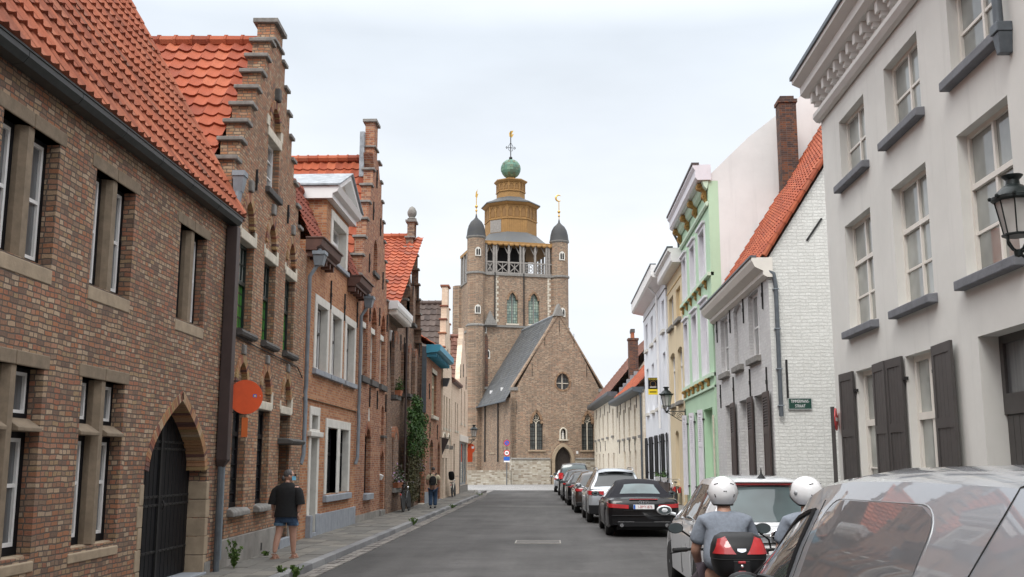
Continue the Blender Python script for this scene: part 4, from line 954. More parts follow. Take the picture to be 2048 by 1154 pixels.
for a in (60.9, 63.2):
    win(h, Y(a), Y(a) + .65, 4.2, 6.25, .15, 'paint_brown', 'glass_dark', .05, trans=(.7,)); MB().box(Y(a) - .05, Y(a) + .7, -.06, .15, 4.08, 4.2).build('sill', 'stone_cream', h)
win(h, Y(60.4), Y(65.5), .55, 3.1, .08, 'zinc', 'glass_sky', .1, mull=(.33, .66), name='shop_window')
MB().box(Y(60.2), L8 + .01, -.04, .02, 0, .55).box(Y(60.1), Y(60.38), -.05, .02, .552, 3.5).build('shop_front', 'stone_grey', h)
MB().box(Y(60.0), L8 + .02, -.06, .02, 3.12, 3.5).build('fascia', 'paint_cream', h)
MB().box(Y(56.5), Y(57.4), .15, .2, .14, 2.9).build('door', 'paint_brownblack', h)
MB().prismx([(-.2, 6.2), (-.2, 6.32), (.02, 6.32), (.02, 6.12)], 0, Y(59.85)).build('eaves_gutter', 'paint_brown', h)
tiles(h, (Y(59.6), 6.5, 6.5), (0, -1, 0), (2.75 / 4.0, 0, 2.95 / 4.0), 6.2, 4.0, .3, .38, 'tile_brown', .04, .045)
tiles(h, (L8, .32, 6.0), (0, 1, 0), (-3.4 / 4.8, 0, 3.45 / 4.8), 6.2, 4.8, .3, .38, 'tile_brown', .04, .045)
tiles(h, (0, -.05, 6.35), (1, 0, 0), (0, .8, .6), Y(59.8), 3.5, .3, .38, 'tile_brown', .04, .045)
ridge(h, (c, 6.5, 9.55), (c, .32, 9.55), .13, 'tile_brown')
MB().prism([(Y(59.75), 6.62), (Y(60.2), 6.62), (c + .05, 9.62), (c - .4, 9.62)], .8, .95).build('lead_flashing', 'lead', h)
anchors(h, [(Y(60.2), 7.2), (Y(62.2), 7.4), (Y(64.2), 6.8)], .8)
# ================================================================ RIGHT ROW (local x runs towards the camera, y into the house)
GR = 'houses along the right side of the street'
# ---- tall greige house. u = 20.18 - Y
h = house('rendered_townhouse', 'tall pale greige rendered townhouse with dentil cornice, bluestone sills and charcoal shutters', 5.5, 20.18, RIGHT, group=GR)
Y = lambda y: 20.18 - y
LW = Y(-4)
cols = ((18.97, 17.42), (16.3, 14.75), (13.58, 12.0), (10.85, 9.3), (8.1, 6.6), (5.4, 3.9), (2.7, 1.2))
holes = []
for a, b in cols: holes += [rect(Y(a), Y(b), 7.0, 8.22), rect(Y(a), Y(b), 4.22, 6.18)]
lows = ((18.78, 17.68), (16.14, 14.88)); holes += [rect(Y(a), Y(b), 1.0, 3.45) for a, b in lows]
holes += [rect(Y(13.38), Y(10.4), .12, 3.42), rect(Y(8.4), Y(7.1), 1.0, 3.45), rect(Y(5.6), Y(4.4), 1.0, 3.45)]
wall(h, rect(0, LW, 0, 9.0), holes, 'render_greige', .34, extra=lambda mb: mb.prismx([(.342, 0), (9, 0), (9, 9.2), (4.6, 11.6), (.342, 9.2)], .0, LW - .01))
for a, b in cols:
    a, b = Y(a), Y(b)
    for z0, z1, tr in ((7.0, 8.22, ()), (4.22, 6.18, (.62,))):
        win(h, a, b, z0, z1, .14, 'paint_cream', 'glass_blind', .06, mull=(.5,), trans=tr, bars=[('h', .3 if tr else .5, .04, .96)], bw=.04)
        MB().prismx([(-.14, z0 - .15), (.2, z0 - .15), (.2, z0 + .006), (-.14, z0 - .02)], a - .12, b + .12).build('sill', 'bluestone_dark', h, bevel=.015)
for a, b in lows + ((8.4, 7.1), (5.6, 4.4)):
    a, b = Y(a), Y(b)
    win(h, a, b, 1.0, 3.45, .13, 'paint_cream', 'glass_blind', .09, mull=(.52,), trans=(.62,), bars=[('h', .3, .06, .5)], inner=None)
    MB().box(a - .1, b + .1, -.1, .12, .86, 1.0).build('sill', 'bluestone_dark', h, bevel=.015)
def shutter(hh, u, w, z0, z1, ang, mat='paint_charcoal', slats=0, side=1, mid=.55):
    """one folding leaf hinged at u, swung out by ang degrees from the wall"""
    mb = MB(); t = .04; fw = .09
    mb.box(0, fw, -t, 0, z0, z1).box(w - fw, w, -t, 0, z0, z1)
    zm = z0 + (z1 - z0) * mid
    for a, b in ((z0, z0 + .12), (zm - .07, zm + .07), (z1 - .14, z1)): mb.box(fw, w - fw, -t, 0, a, b)
    for a, b in ((z0 + .12, zm - .07), (zm + .07, z1 - .14)):
        if slats and a > zm:
            n = int((b - a) / .07)
            for i in range(n): mb.hexa([(fw, -t, a + i * .07), (w - fw, -t, a + i * .07), (w - fw, 0, a + i * .07 + .04), (fw, 0, a + i * .07 + .04)], [(fw, -t, a + i * .07 + .02), (w - fw, -t, a + i * .07 + .02), (w - fw, 0, a + i * .07 + .06), (fw, 0, a + i * .07 + .06)])
            mb.box(fw, w - fw, -.012, -.006, a, b)
        else:
            n = 4
            for i in range(n): mb.box(fw + (w - 2 * fw) * i / n + .004, fw + (w - 2 * fw) * (i + 1) / n - .004, -t * .7, -t * .3, a, b)
    mb.xf(Matrix.Translation((u, -.03, 0)) @ Matrix.Rotation(-radians(ang) if side > 0 else pi + radians(ang), 4, 'Z') @ Matrix.Diagonal((1, 1 if side > 0 else -1, 1, 1)))
    o = mb.build('shutter', mat, hh)
    b2 = MB()
    for z in (z0 + .35, z1 - .35): b2.box(u - .05, u + .05, -.06, .02, z - .025, z + .025)
    b2.each('hinge', 'iron', o)
shutter(h, Y(18.8), .78, 1.02, 3.46, 2, side=-1); shutter(h, Y(17.62), .74, 1.02, 3.46, 3, side=1)
shutter(h, Y(16.16), .70, 1.02, 3.46, 2, side=-1); shutter(h, Y(14.86), .82, 1.02, 3.46, 3, side=1)
a, b = Y(13.38), Y(10.4)
win(h, a, b, 2.55, 3.42, .26, 'paint_charcoal', 'glass_net', .1, mull=(.28, .5, .75))
gd = MB().box(a, b, .3, .36, .12, 2.55).build('garage_door', 'paint_charcoal', h)
mb = MB(); u = a + .02
while u < b - .1: mb.box(u, u + .16, .285, .2999, .14, 2.4); u += .172
mb.build('plank', 'paint_charcoal', gd); MB().box(a, b, .26, .299, 2.42, 2.55).build('door_rail', 'paint_charcoal', gd)
mb = MB().prismx([(-.02, 8.62), (-.10, 8.64), (-.16, 8.72), (-.16, 8.80), (-.08, 8.86), (.02, 8.86)], -.02, LW)
mb.box(-.02, LW, -.03, .02, 8.861, 9.2).prismx([(-.26, 9.2), (-.36, 9.26), (-.36, 9.42), (-.52, 9.5), (-.52, 9.58), (.02, 9.58), (.02, 9.2)], -.15, LW)
cn = mb.build('cornice', 'render_greige_trim', h)
mb = MB(); u = .1
while u < LW: mb.box(u, u + .14, -.22, -.032, 9.0, 9.199).box(u + .01, u + .13, -.16, -.033, 8.92, 8.999); u += .42
mb.each('dentil', 'render_greige_trim', cn)
MB().box(-.17, LW, -.56, -.44, 9.581, 9.66).build('gutter', 'zinc_dark', cn)
tiles(h, (0, -.1, 9.6), (1, 0, 0), (0, .87, .49), LW, 5.2, .3, .4, 'tile_brown', .035, .04)
MB().tube([(Y(11.8), -.12, 8.6), (Y(11.8), -.12, 7.0)], .06, 10).box(Y(11.8) - .10, Y(11.8) + .10, -.19, .0, 6.88, 7.0).hexa([(Y(11.8) - .05, -.15, 6.62), (Y(11.8) + .05, -.15, 6.62), (Y(11.8) + .05, 0, 6.62), (Y(11.8) - .05, 0, 6.62)], [(Y(11.8) - .09, -.17, 6.878), (Y(11.8) + .09, -.17, 6.878), (Y(11.8) + .09, 0, 6.878), (Y(11.8) - .09, 0, 6.878)]).build('wall_bracket', 'zinc_dark', h, bevel=.01)

# ---- white painted brick house at the corner. u = 34.3 - Y
h = house('white_brick_house', 'white painted brick corner house with dark louvred shutters, orange tiles and grey downpipe', 5.45, 34.3, RIGHT, group=GR)
Y = lambda y: 34.3 - y
LB = Y(25.6)
holes = [rect(Y(33.1), Y(31.75), 4.62, 6.36), rect(Y(28.35), Y(26.95), 4.62, 6.38)] + [rect(Y(a), Y(b), 1.0, 3.6) for a, b in ((32.7, 31.45), (30.25, 28.7), (28.0, 26.6))]
blind = seg(Y(30.65), Y(29.4), 4.62, 6.28, .14); holes.append(blind)
# wall: the street front, its shade painted in as greyer white, and the gable side toward the camera
RB = 3.35 / 2.15                                     # roof pitch from the measured verge
zr = 6.95 + 5.0 * RB
wall(h, rect(0, LB - .005, 0, 6.55), holes, 'brick_white_shaded', .34, extra=lambda mb: mb.prismx([(.342, 0), (9.99, 0), (9.99, 6.8), (5, zr - .2), (.342, 6.85)], .0, LB - .3))
mb = MB(); n = 24
mb.prismx([(.004, 0), (10, 0), (10, 6.9), (5, zr - .06), (.004, 6.9)], LB - .29, LB)
mb.build('side_wall', 'brick_white_paint', h)
for a, b, z1 in ((33.1, 31.75, 6.36), (28.35, 26.95, 6.38)):
    a, b = Y(a), Y(b); win(h, a, b, 4.62, z1, .12, 'paint_white', 'glass_curtain', .07, mull=(.5,), bars=[('h', .48, .05, .95)], bw=.04)
    MB().box(a - .06, b + .1, -.12, .2, 4.45, 4.615).build('sill', 'stone_grey', h, bevel=.015)
MB().prism(blind, .1, .3).build('blind_window', 'brick_white_shaded', h)
MB().box(blind[0][0] - .06, blind[1][0] + .1, -.12, .2, 4.45, 4.615).build('sill', 'stone_grey', h, bevel=.015)
for a, b in ((32.7, 31.45), (30.25, 28.7), (28.0, 26.6)):
    a, b = Y(a), Y(b); win(h, a, b, 1.0, 3.6, .2, 'paint_white', 'glass_blind', .08, mull=(.5,), trans=(.68,))
    shutter(h, b - .02, .85, 1.02, 3.6, 2, 'paint_brownblack', 1, 1, .62)
    MB().box(a - .06, b + .1, -.1, .2, .86, .995).build('sill', 'stone_grey', h, bevel=.015)
cn = MB().prismx([(-.04, 6.42), (-.14, 6.48), (-.14, 6.58), (-.34, 6.68), (-.42, 6.84), (-.42, 6.92), (.1, 6.92), (.1, 6.42)], -.12, LB + .12).build('cornice', 'paint_cream', h)
MB().box(-.13, LB + .13, -.46, -.3, 6.921, 6.97).build('gutter', 'zinc_dark', cn)
anchors(h, [(Y(33.7), 6.1), (Y(31.2), 6.1), (Y(29.0), 6.1), (Y(26.3), 6.1), (Y(33.4), 3.95), (Y(31.0), 4.0), (Y(28.4), 4.0), (Y(26.2), 3.85)], .75)
mb = MB().box(LB + .002, LB + .03, 1.18, 1.23, 7.3, 8.0)
o = mb.build('wall_anchor', 'iron', h); 
o.data.transform(Matrix.Translation((0, 1.2, 7.65)) @ Matrix.Rotation(radians(-35), 4, 'X') @ Matrix.Translation((0, -1.2, -7.65)))
MB().box(LB + .002, LB + .03, .33, .38, 3.4, 4.35).build('wall_anchor', 'iron', h)
RL = hypot(5.0, 5.0 * RB)
tiles(h, (.0, -.25, 6.95 - .25 * .6), (1, 0, 0), (0, 5.0 / RL, 5.0 * RB / RL), LB + .1, RL + .2, .25, .33, 'tile_orange', .035, .04)
ridge(h, (0, 5, zr + .08), (LB + .1, 5, zr + .08))
mb = MB()
for k in range(24): mb.tube([(LB + .09, -.1 + 5.0 / RL * k * .33, 6.97 + 5 * RB / RL * k * .33), (LB + .09, -.1 + 5.0 / RL * (k + 1.05) * .33, 6.97 + 5 * RB / RL * (k + 1.05) * .33)], [.075, .06], 7)
mb.build('verge_tile', 'tile_orange', h, smooth=True)
mb = MB()
for k in range(16):
    mb.hexa([(-.05, .1 + k * .31, 7.12 + k * .31 * RB), (.4, .1 + k * .31, 7.12 + k * .31 * RB), (.4, .45 + k * .31, 7.12 + (k + 1.1) * .31 * RB), (-.05, .45 + k * .31, 7.12 + (k + 1.1) * .31 * RB)], [(-.05, .02 + k * .31, 7.25 + k * .31 * RB), (.4, .02 + k * .31, 7.25 + k * .31 * RB), (.4, .38 + k * .31, 7.22 + (k + 1.1) * .31 * RB), (-.05, .38 + k * .31, 7.22 + (k + 1.1) * .31 * RB)])
mb.build('lead_flashing', 'lead', h)
downpipe(h, [(LB - .2, -.2, 6.75), (LB + .05, -.1, 6.66), (LB + .09, .12, 6.5), (LB + .09, .16, 6.2), (LB + .09, .16, 2.95)], .055, 'zinc_dark')
mb = MB()
for z in (6.1, 5.1, 4.1, 3.2): mb.box(LB, LB + .15, .09, .23, z, z + .03)
mb.each('pipe_clip', 'zinc', h)
ch = MB().box(.6, 1.15, 2.22, 2.78, 9.2, 13.75).box(.56, 1.19, 2.18, 2.82, 13.752, 13.87).box(.65, 1.1, 2.27, 2.73, 13.872, 14.0).build('chimney', 'brick_dark', h)
MB().hexa([(.5, 2.0, 9.9), (1.3, 2.0, 9.9), (1.3, 2.95, 11.35), (.5, 2.95, 11.35)], [(.5, 2.0, 10.3), (1.3, 2.0, 10.3), (1.3, 2.95, 11.75), (.5, 2.95, 11.75)]).build('chimney_flashing', 'lead', ch)

# ---- mint green house. u = 42 - Y
h = house('green_townhouse', 'mint green rendered townhouse with gilt scroll brackets and white louvred shutters', 5.4, 42.0, RIGHT, group=GR)
Y = lambda y: 42.0 - y
LG = Y(34.35)
ws = ((41.55, 40.5), (39.2, 38.0), (36.75, 35.45))
holes = [rect(Y(a), Y(b), 8.3, 10.0) for a, b in ws] + [rect(Y(a), Y(b), 4.85, 7.35) for a, b in ws] + [rect(Y(a), Y(b), .2, 3.7) for a, b in ((41.4, 40.2), (39.3, 38.0), (37.0, 35.0))]
wall(h, rect(0, LG, 0, 11.4), holes, 'render_green', .34)
MB().prismx([(.342, 0), (10, 0), (10, 10.5), (5.2, 15.9), (1.45, 12.95), (.0, 11.55), (.0, 11.4), (.342, 11.4)], LG - .25, LG + .0).build('side_wall', 'render_pinkwhite', h)
MB().prismx([(.342, 0), (10, 0), (10, 10.4), (5.2, 14.9), (.342, 11.4)], .01, LG - .26).build('rear_body', 'render_pinkwhite', h)
for a, b in ws:
    a, b = Y(a), Y(b)
    for z0, z1 in ((8.3, 10.0), (4.85, 7.35)):
        mb = MB().box(a - .16, a + .005, -.04, .32, z0, z1 - .005).box(b - .005, b + .16, -.04, .32, z0, z1 - .005).box(a - .16, b + .16, -.042, .32, z1 - .005, z1 + .14); mb.box(a - .2, b + .2, -.12, .1, z1 + .14, z1 + .22)
        mb.build('surround', 'paint_lilac_white', h)
        win(h, a, b, z0, z1, .13, 'paint_lilac_white', 'glass_blind' if a > 2 and a < 5 else 'glass_curtain', .08, mull=(.5,), trans=(.66,))
mb = MB().box(0, LG, -.12, .1, 8.1, 8.22).box(0, LG, -.1, .1, 4.7, 4.82).box(0, LG, -.06, .1, 4.32, 4.4).prismx([(-.04, 10.5), (-.1, 10.56), (-.1, 10.66), (.02, 10.7)], 0, LG).prismx([(-.04, 11.1), (-.14, 11.2), (-.2, 11.4), (.02, 11.4)], 0, LG + .05)
mb.build('string_course', 'render_green_pale', h)
mb = MB()
for i in range(7):
    z = .6 + i * .45
    for a, b in ((0, .55), (Y(40.2) + .05, Y(39.3) - .05), (Y(38.0) + .05, Y(37.0) - .05), (Y(35.0) + .05, LG)): mb.box(a, b, -.004, .002, z, z + .025)
mb.build('joint', 'render_green_pale', h)
def scroll(hh, u, z, k=1., mat='gilt_paint', name='scroll_bracket', w=.2):
    mb = MB(); P = [(-.02, 0), (-.38, 0), (-.46, -.1), (-.44, -.24), (-.32, -.32), (-.2, -.36), (-.24, -.48), (-.26, -.6), (-.16, -.72), (-.08, -.82), (-.02, -.86)]
    mb.prismx([(y * k, z + zz * k) for y, zz in P], u - w * k / 2, u + w * k / 2)
    for yy, zz, r in ((-.32, -.16, .15), (-.15, -.6, .1)):
        mb.lathe([(r * k, -w * k * .62), (r * k * .8, -w * k * .7), (r * .4 * k, -w * .66 * k), (r * .3 * k, -w * .8 * k), (.3 * r * k, w * .8 * k), (r * .4 * k, w * .66 * k), (.8 * r * k, w * k * .7), (r * k, w * k * .62)], (u, yy * k, z + zz * k), 12, 'x')
    return mb.build(name, mat, hh, bevel=.012)
for u in (.35, 2.75, 4.95, 7.3): scroll(h, u, 11.38, .80)
for a, b in ws:
    for q in (Y(a) - .06, Y(b) + .06):
        scroll(h, q, 8.09, .36, name='sill_bracket', w=.3); scroll(h, q, 4.69, .40, name='sill_bracket', w=.3)
cn = MB().prismx([(-.36, 11.41), (-.44, 11.5), (-.44, 11.75), (-.52, 11.86), (-.52, 11.95), (.1, 11.95), (.1, 11.41)], -.1, LG + .1).build('cornice', 'paint_lilac_white', h)
MB().box(-.12, LG + .12, -.56, -.3, 11.951, 12.02).build('gutter', 'pipe_brown', cn)
for k, (a, b) in enumerate(((41.4, 40.2), (39.3, 38.0), (37.0, 35.0))):
    a, b = Y(a), Y(b)
    win(h, a, b, .9, 3.7, .24, 'paint_lilac_white', 'glass_dark', .08, mull=(.5,), trans=(.66,)) if k < 2 else MB().box(a, b, .25, .3, .2, 3.7).build('door', 'render_green', h)
    if k < 2: MB().box(a, b, .1, .3, .2, .9).build('parapet', 'render_green', h)
    for uu, sd, ag in ((a - .02, -1, 16), (b + .02, 1, 4)):
        if k == 2 and sd > 0: continue
        shutter(h, uu, .40, .6, 3.72, ag, 'paint_lilac_white', 1, sd, .6)
tiles(h, (0, 1.0, 12.3), (1, 0, 0), (0, .745, .667), LG - .02, 5.4, .3, .4, 'tile_dark', .035, .04)
mb = MB()
for u, y in ((3.9, 3.6), (3.9, 4.15)): mb.lathe([(.14, 14.2), (.16, 14.25), (.13, 14.9), (.16, 14.95), (.16, 15.02), (.12, 15.02)], (u + 3.4, y, -.2), 12)
mb.each('chimney_pot', 'terracotta', h, smooth=True)
MB().tube([(.0, -.3, 11.3), (.0, -.1, 10.9), (-.06, -.08, 10.6)], .05).build('downpipe', 'zinc_dark', h)
downpipe(h, [(LG - .12, -.06, 3.4), (LG - .12, -.06, .4)], .03, 'stone_cream')

# ---- pale yellow house. u = 47.4 - Y
h = house('yellow_house', 'pale yellow rendered house with white box cornice and grey stone sills', 5.38, 47.3, RIGHT, group=GR)
Y = lambda y: 47.3 - y
LY = Y(42.02)
wsu = ((46.7, 45.0), (44.0, 42.45))
holes = [rect(Y(a), Y(b), 7.85, 9.2) for a, b in wsu] + [seg(Y(a), Y(b), 4.4, 6.55, .12) for a, b in wsu] + [seg(Y(a), Y(b), .14, 3.1, .12) for a, b in ((45.5, 44.3), (43.2, 42.3))]
wall(h, rect(0, LY, 0, 10.3), holes, 'render_yellow', .34, extra=lambda mb: mb.prismx([(.342, 0), (8, 0), (8, 10), (4, 12.4), (.342, 10.4)], .01, LY - .01))
for i, (a, b) in enumerate(wsu):
    a, b = Y(a), Y(b)
    if i == 0: win(h, a, b, 7.85, 9.2, .14, 'paint_white', 'glass_curtain', .08, mull=(.5,))
    else: MB().box(a, b, .12, .3, 7.85, 9.2).build('blind_window', 'render_yellow_deep', h)
    win(h, a, b, 4.4, 6.68, .14, 'paint_white', 'glass_curtain', .08, mull=(.5,), trans=(.68,))
    for z in (7.85, 4.4): MB().box(a - .1, b + .1, -.14, .2, z - .17, z - .003).build('sill', 'stone_grey', h, bevel=.015)
win(h, Y(45.5), Y(44.3), .9, 3.2, .2, 'paint_white', 'glass_curtain', .08, mull=(.5,), trans=(.7,)); MB().box(Y(45.5), Y(44.3), .05, .3, .14, .9).build('parapet', 'render_yellow', h)
MB().box(Y(43.2), Y(42.3), .18, .3, .14, 3.22).build('door', 'render_yellow_deep', h)
cn = MB().prismx([(-.02, 10.02), (-.38, 10.02), (-.44, 10.1), (-.44, 10.42), (-.56, 10.5), (-.56, 10.62), (.1, 10.62), (.1, 10.02)], -.0, LY + .3).build('cornice', 'paint_white', h)
MB().box(0, LY + .32, -.6, -.35, 10.621, 10.68).build('gutter', 'zinc_dark', cn)
MB().box(0, LY, -.03, .1, 9.5, 9.56).build('string_course', 'render_yellow_deep', h)
tiles(h, (0, -.1, 10.6), (1, 0, 0), (0, .87, .49), LY, 4.5, .3, .4, 'tile_dark', .035, .04)
downpipe(h, [(LY - .1, -.1, 3.3), (LY - .1, -.1, .3)], .03, 'stone_cream')
# ---- white house. u = 58.9 - Y
h = house('white_townhouse', 'plain white rendered three storey house with boxed cornice and black slatted shutters', 5.3, 58.9, RIGHT, group=GR)
Y = lambda y: 58.9 - y
LWH = Y(47.35)
wc = ((57.7, 56.5), (54.7, 53.5), (52.1, 51.0), (49.1, 48.0))
holes = [rect(Y(a), Y(b), 8.05, 9.5) for a, b in wc] + [rect(Y(a), Y(b), 4.55, 7.0) for a, b in wc] + [rect(Y(a), Y(b), 1.0, 3.2) for a, b in wc]
wall(h, rect(0, LWH, 0, 10.6), holes, 'render_white', .34, extra=lambda mb: mb.prismx([(.342, 0), (8, 0), (8, 10), (4, 12.6), (.342, 10.6)], .0, LWH - .01))
for a, b in wc:
    a, b = Y(a), Y(b)
    for z0, z1 in ((8.05, 9.5), (4.55, 7.0)):
        win(h, a, b, z0, z1, .14, 'paint_white', 'glass_curtain', .08, mull=(.5,), trans=(.68,)); MB().box(a - .1, b + .1, -.12, .2, z0 - .15, z0 - .003).build('sill', 'stone_white', h)
    win(h, a, b, 1.0, 3.2, .2, 'paint_white', 'glass_dark', .08, mull=(.5,))
    shutter(h, a - .02, .44, 1.0, 3.22, 10, 'paint_black', 0, -1, .5); shutter(h, b + .02, .44, 1.0, 3.22, 4, 'paint_black', 0, 1, .5)
cn = MB().prismx([(-.02, 10.3), (-.56, 10.42), (-.64, 10.5), (-.64, 11.0), (.1, 11.0), (.1, 10.3)], -.45, LWH).build('cornice', 'paint_white', h)
MB().box(-.45, LWH, -.68, -.4, 11.001, 11.06).build('gutter', 'zinc_dark', cn)
MB().box(0, LWH, -.03, .1, 9.85, 9.9).build('string_course', 'stone_grey', h)
tiles(h, (0, -.1, 11.0), (1, 0, 0), (0, .87, .49), LWH, 4.5, .3, .4, 'tile_dark', .035, .04)
downpipe(h, [(Y(50.2), -.5, 10.4), (Y(50.2), -.12, 10.0), (Y(50.2), -.1, 3.5)], .06, 'paint_white')
MB().box(0, LWH, -.05, .02, 0, .95).build('plinth', 'paint_brownblack', h)
# ---- two ivory painted brick houses turning with the street
d = radians(-90) + math.atan(.04)                    # facade direction swings a little to the left
def along(x0, y0, y1): return x0 - .04 * (y0 - y1) * -1
# orange-roofed one: near end (5.15, 58.9), far end (4.57, 73.3)
def frame(far, near): return math.atan2(near[1] - far[1], near[0] - far[0]), hypot(near[0] - far[0], near[1] - far[1])
far, near = (4.57, 73.4), (5.16, 58.92); a_, LO = frame(far, near)
h = house('orange_roof_cottage', 'low ivory painted brick cottage with orange tile roof and tall brick chimney', far[0], far[1], a_, group=GR)
holes = []; ups = [1.3, 4.2, 7.2, 10.2, 13.0]
for u in ups: holes.append(rect(u, u + .9, 3.45, 5.35)); 
for u in (4.4, 7.3, 10.2, 12.9): holes.append(rect(u, u + .85, .5, 2.6))
wall(h, rect(0, LO, 0, 6.0), holes, 'brick_ivory_paint', .3, extra=lambda mb: mb.prismx([(.302, 0), (8, 0), (8, 5.9), (4, 9.8), (.302, 6.0)], .0, LO - .01))
for i, u in enumerate(ups):
    win(h, u, u + .9, 3.45, 5.35, .2, 'paint_brown' if i == 1 else 'paint_white', 'glass_dark', .07, mull=(.5,), trans=(.66,)); MB().box(u - .12, u + 1.02, -.12, .2, 3.3, 3.447).build('sill', 'stone_grey', h)
for u in (4.4, 7.3, 10.2, 12.9): MB().box(u, u + .85, .2, .25, .5, 2.6).build('blind_window' if u == 4.4 else 'door', 'brick_ivory_paint' if u == 4.4 else 'paint_brown', h)
cn = MB().prismx([(-.05, 5.82), (-.5, 5.9), (-.58, 6.0), (-.58, 6.16), (.1, 6.16), (.1, 5.82)], -.1, LO).build('eaves_gutter', 'zinc_dark', h)
tiles(h, (0, -.35, 6.15), (1, 0, 0), (0, .68, .733), LO, 5.9, .27, .36, 'tile_orange', .04, .045)
ridge(h, (0, 3.7, 10.45), (LO, 3.7, 10.45))
anchors(h, [(.8, 5.4), (2.8, 5.5), (5.7, 5.5), (8.8, 5.5), (11.7, 5.5), (1.7, 2.9), (4.6, 3.0), (7.6, 3.0), (10.6, 3.0)], .8)
ch = MB().box(.3, 1.0, .85, 1.5, 6.6, 10.45).box(.25, 1.05, .8, 1.55, 10.452, 10.6).build('chimney', 'brick_dark', h)
ch.parent = h
MB().lathe([(.13, 10.6), (.12, 10.95), (.15, 11.0)], (.5, 1.15, 0), 10).lathe([(.13, 10.6), (.12, 10.95), (.15, 11.0)], (.8, 1.15, 0), 10).each('chimney_pot', 'terracotta', ch, smooth=True)
MB().box(.35, .64, 1.0, 1.3, 11.002, 11.2).box(.66, .95, 1.0, 1.3, 11.002, 11.26).each('chimney_cowl', 'stone_dark', ch)
mb = MB()
for k in range(5): mb.box(1.0, 1.3, .1 + k * .26, .4 + k * .26, 6.75 + k * .28, 7.1 + k * .28)
mb.build('chimney_flashing', 'lead', ch)
downpipe(h, [(LO - .1, -.2, 5.9), (LO - .1, -.1, 5.6), (LO - .1, -.1, .2)], .06, 'zinc_dark')
# brown-roofed one
far, near = (3.75, 92.5), (4.55, 73.45); a_, LO = frame(far, near)
h = house('brown_roof_house', 'ivory painted brick house with steep brown tile roof next to the church', far[0], far[1], a_, group=GR)
holes = [rect(u, u + .95, 3.85, 5.8) for u in (1.2, 4.6, 8.2, 12.2, 16.2)] + [rect(u, u + .95, .6, 2.6) for u in (1.4, 4.6, 8.0, 12.4, 16.4)]
wall(h, rect(0, LO, 0, 6.7), holes, 'brick_ivory_paint', .3, extra=lambda mb: mb.prismx([(.302, 0), (8, 0), (8, 6.6), (4, 11.6), (.302, 6.7)], .0, LO - .01))
for u in (1.2, 4.6, 8.2, 12.2, 16.2):
    win(h, u, u + .95, 3.85, 5.8, .2, 'paint_white', 'glass_dark', .07, mull=(.5,), trans=(.66,)); MB().box(u - .12, u + 1.07, -.12, .2, 3.7, 3.847).build('sill', 'stone_grey', h)
for u in (1.4, 4.6, 8.0, 12.4, 16.4): win(h, u, u + .95, .6, 2.6, .2, 'paint_brown', 'glass_dark', .07, mull=(.5,))
MB().prismx([(-.05, 6.5), (-.55, 6.6), (-.62, 6.7), (-.62, 6.9), (.1, 6.9), (.1, 6.5)], -.3, LO).build('eaves_gutter', 'zinc_dark', h)
tiles(h, (-.3, -.4, 6.88), (1, 0, 0), (0, .64, .768), LO + .3, 7.0, .3, .38, 'tile_brown', .04, .045)
ridge(h, (-.3, 4.1, 12.25), (LO, 4.1, 12.25), mat='tile_brown')
anchors(h, [(2.8, 6.0), (6.5, 6.0), (10.3, 6.0), (14.3, 6.0), (2.6, 3.2), (6.2, 3.2), (10.5, 3.2)], .8)
# roof glimpsed behind, beside the church
h = house('far_red_roof_house', 'distant low house with red tile roof and small chimney behind the brown roof', 7.2, 104, radians(-100))
wall(h, rect(0, 10, 0, 6.6), [], 'brick_brown', .3, extra=lambda mb: mb.prismx([(.302, 0), (7, 0), (7, 6.6), (3.5, 9.6), (.302, 6.6)], 0, 10))
tiles(h, (0, -.2, 6.6), (1, 0, 0), (0, .76, .65), 10, 4.8, .3, .38, 'tile_red', .04, .045)
MB().box(1.0, 1.7, 3.2, 3.9, 9, 11.0).build('chimney', 'brick_dark', h)
# ================================================================ CHURCH (local x along its front, y into the building)
h = thing('church', 'old brown brick church with slate nave roof, turreted tower and ochre wooden lantern', 'church', (-3.6, 92, 0), radians(17.17))
FW = 8.75; ap = 4.45
_dr = pointed(3.93, 5.5, .0, 2.1, 3.35, 8)
gable_out = [(0, 2.22), (3.93, 2.22)] + [q for q in _dr[2:][::-1] if q[1] > 2.25] + [(5.5, 2.22), (FW, 2.22), (FW, 8.5), (FW - .45, 8.62), (ap + .28, 15.3), (ap - .28, 15.3), (.5, 8.62), (0, 8.5)]
wL = pointed(1.68, 2.92, 3.05, 5.4, 6.65, 8); wR = pointed(6.55, 7.75, 3.05, 5.4, 6.65, 8)
eye = [(4.8 + .64 * cos(t) * (1 if sin(t) < 0 else 1), 9.0 + (.55 if sin(t) < 0 else .95) * sin(t)) for t in [2 * pi * i / 20 for i in range(20)]]
nic = pointed(4.5, 5.1, 4.0, 4.65, 5.0, 5)
wall(h, gable_out, [wL, wR, eye, nic], 'brick_church', .5, extra=lambda mb: mb.prism([(.51, 2.3), (FW - .51, 2.3), (FW - .51, 8.4), (ap, 15.0), (.51, 8.4)], .6, 1.0))
body = MB().box(.02, FW - .02, .62, 13.5, 0, 7.6).box(.02, FW - .02, .02, .6, 0, .5)
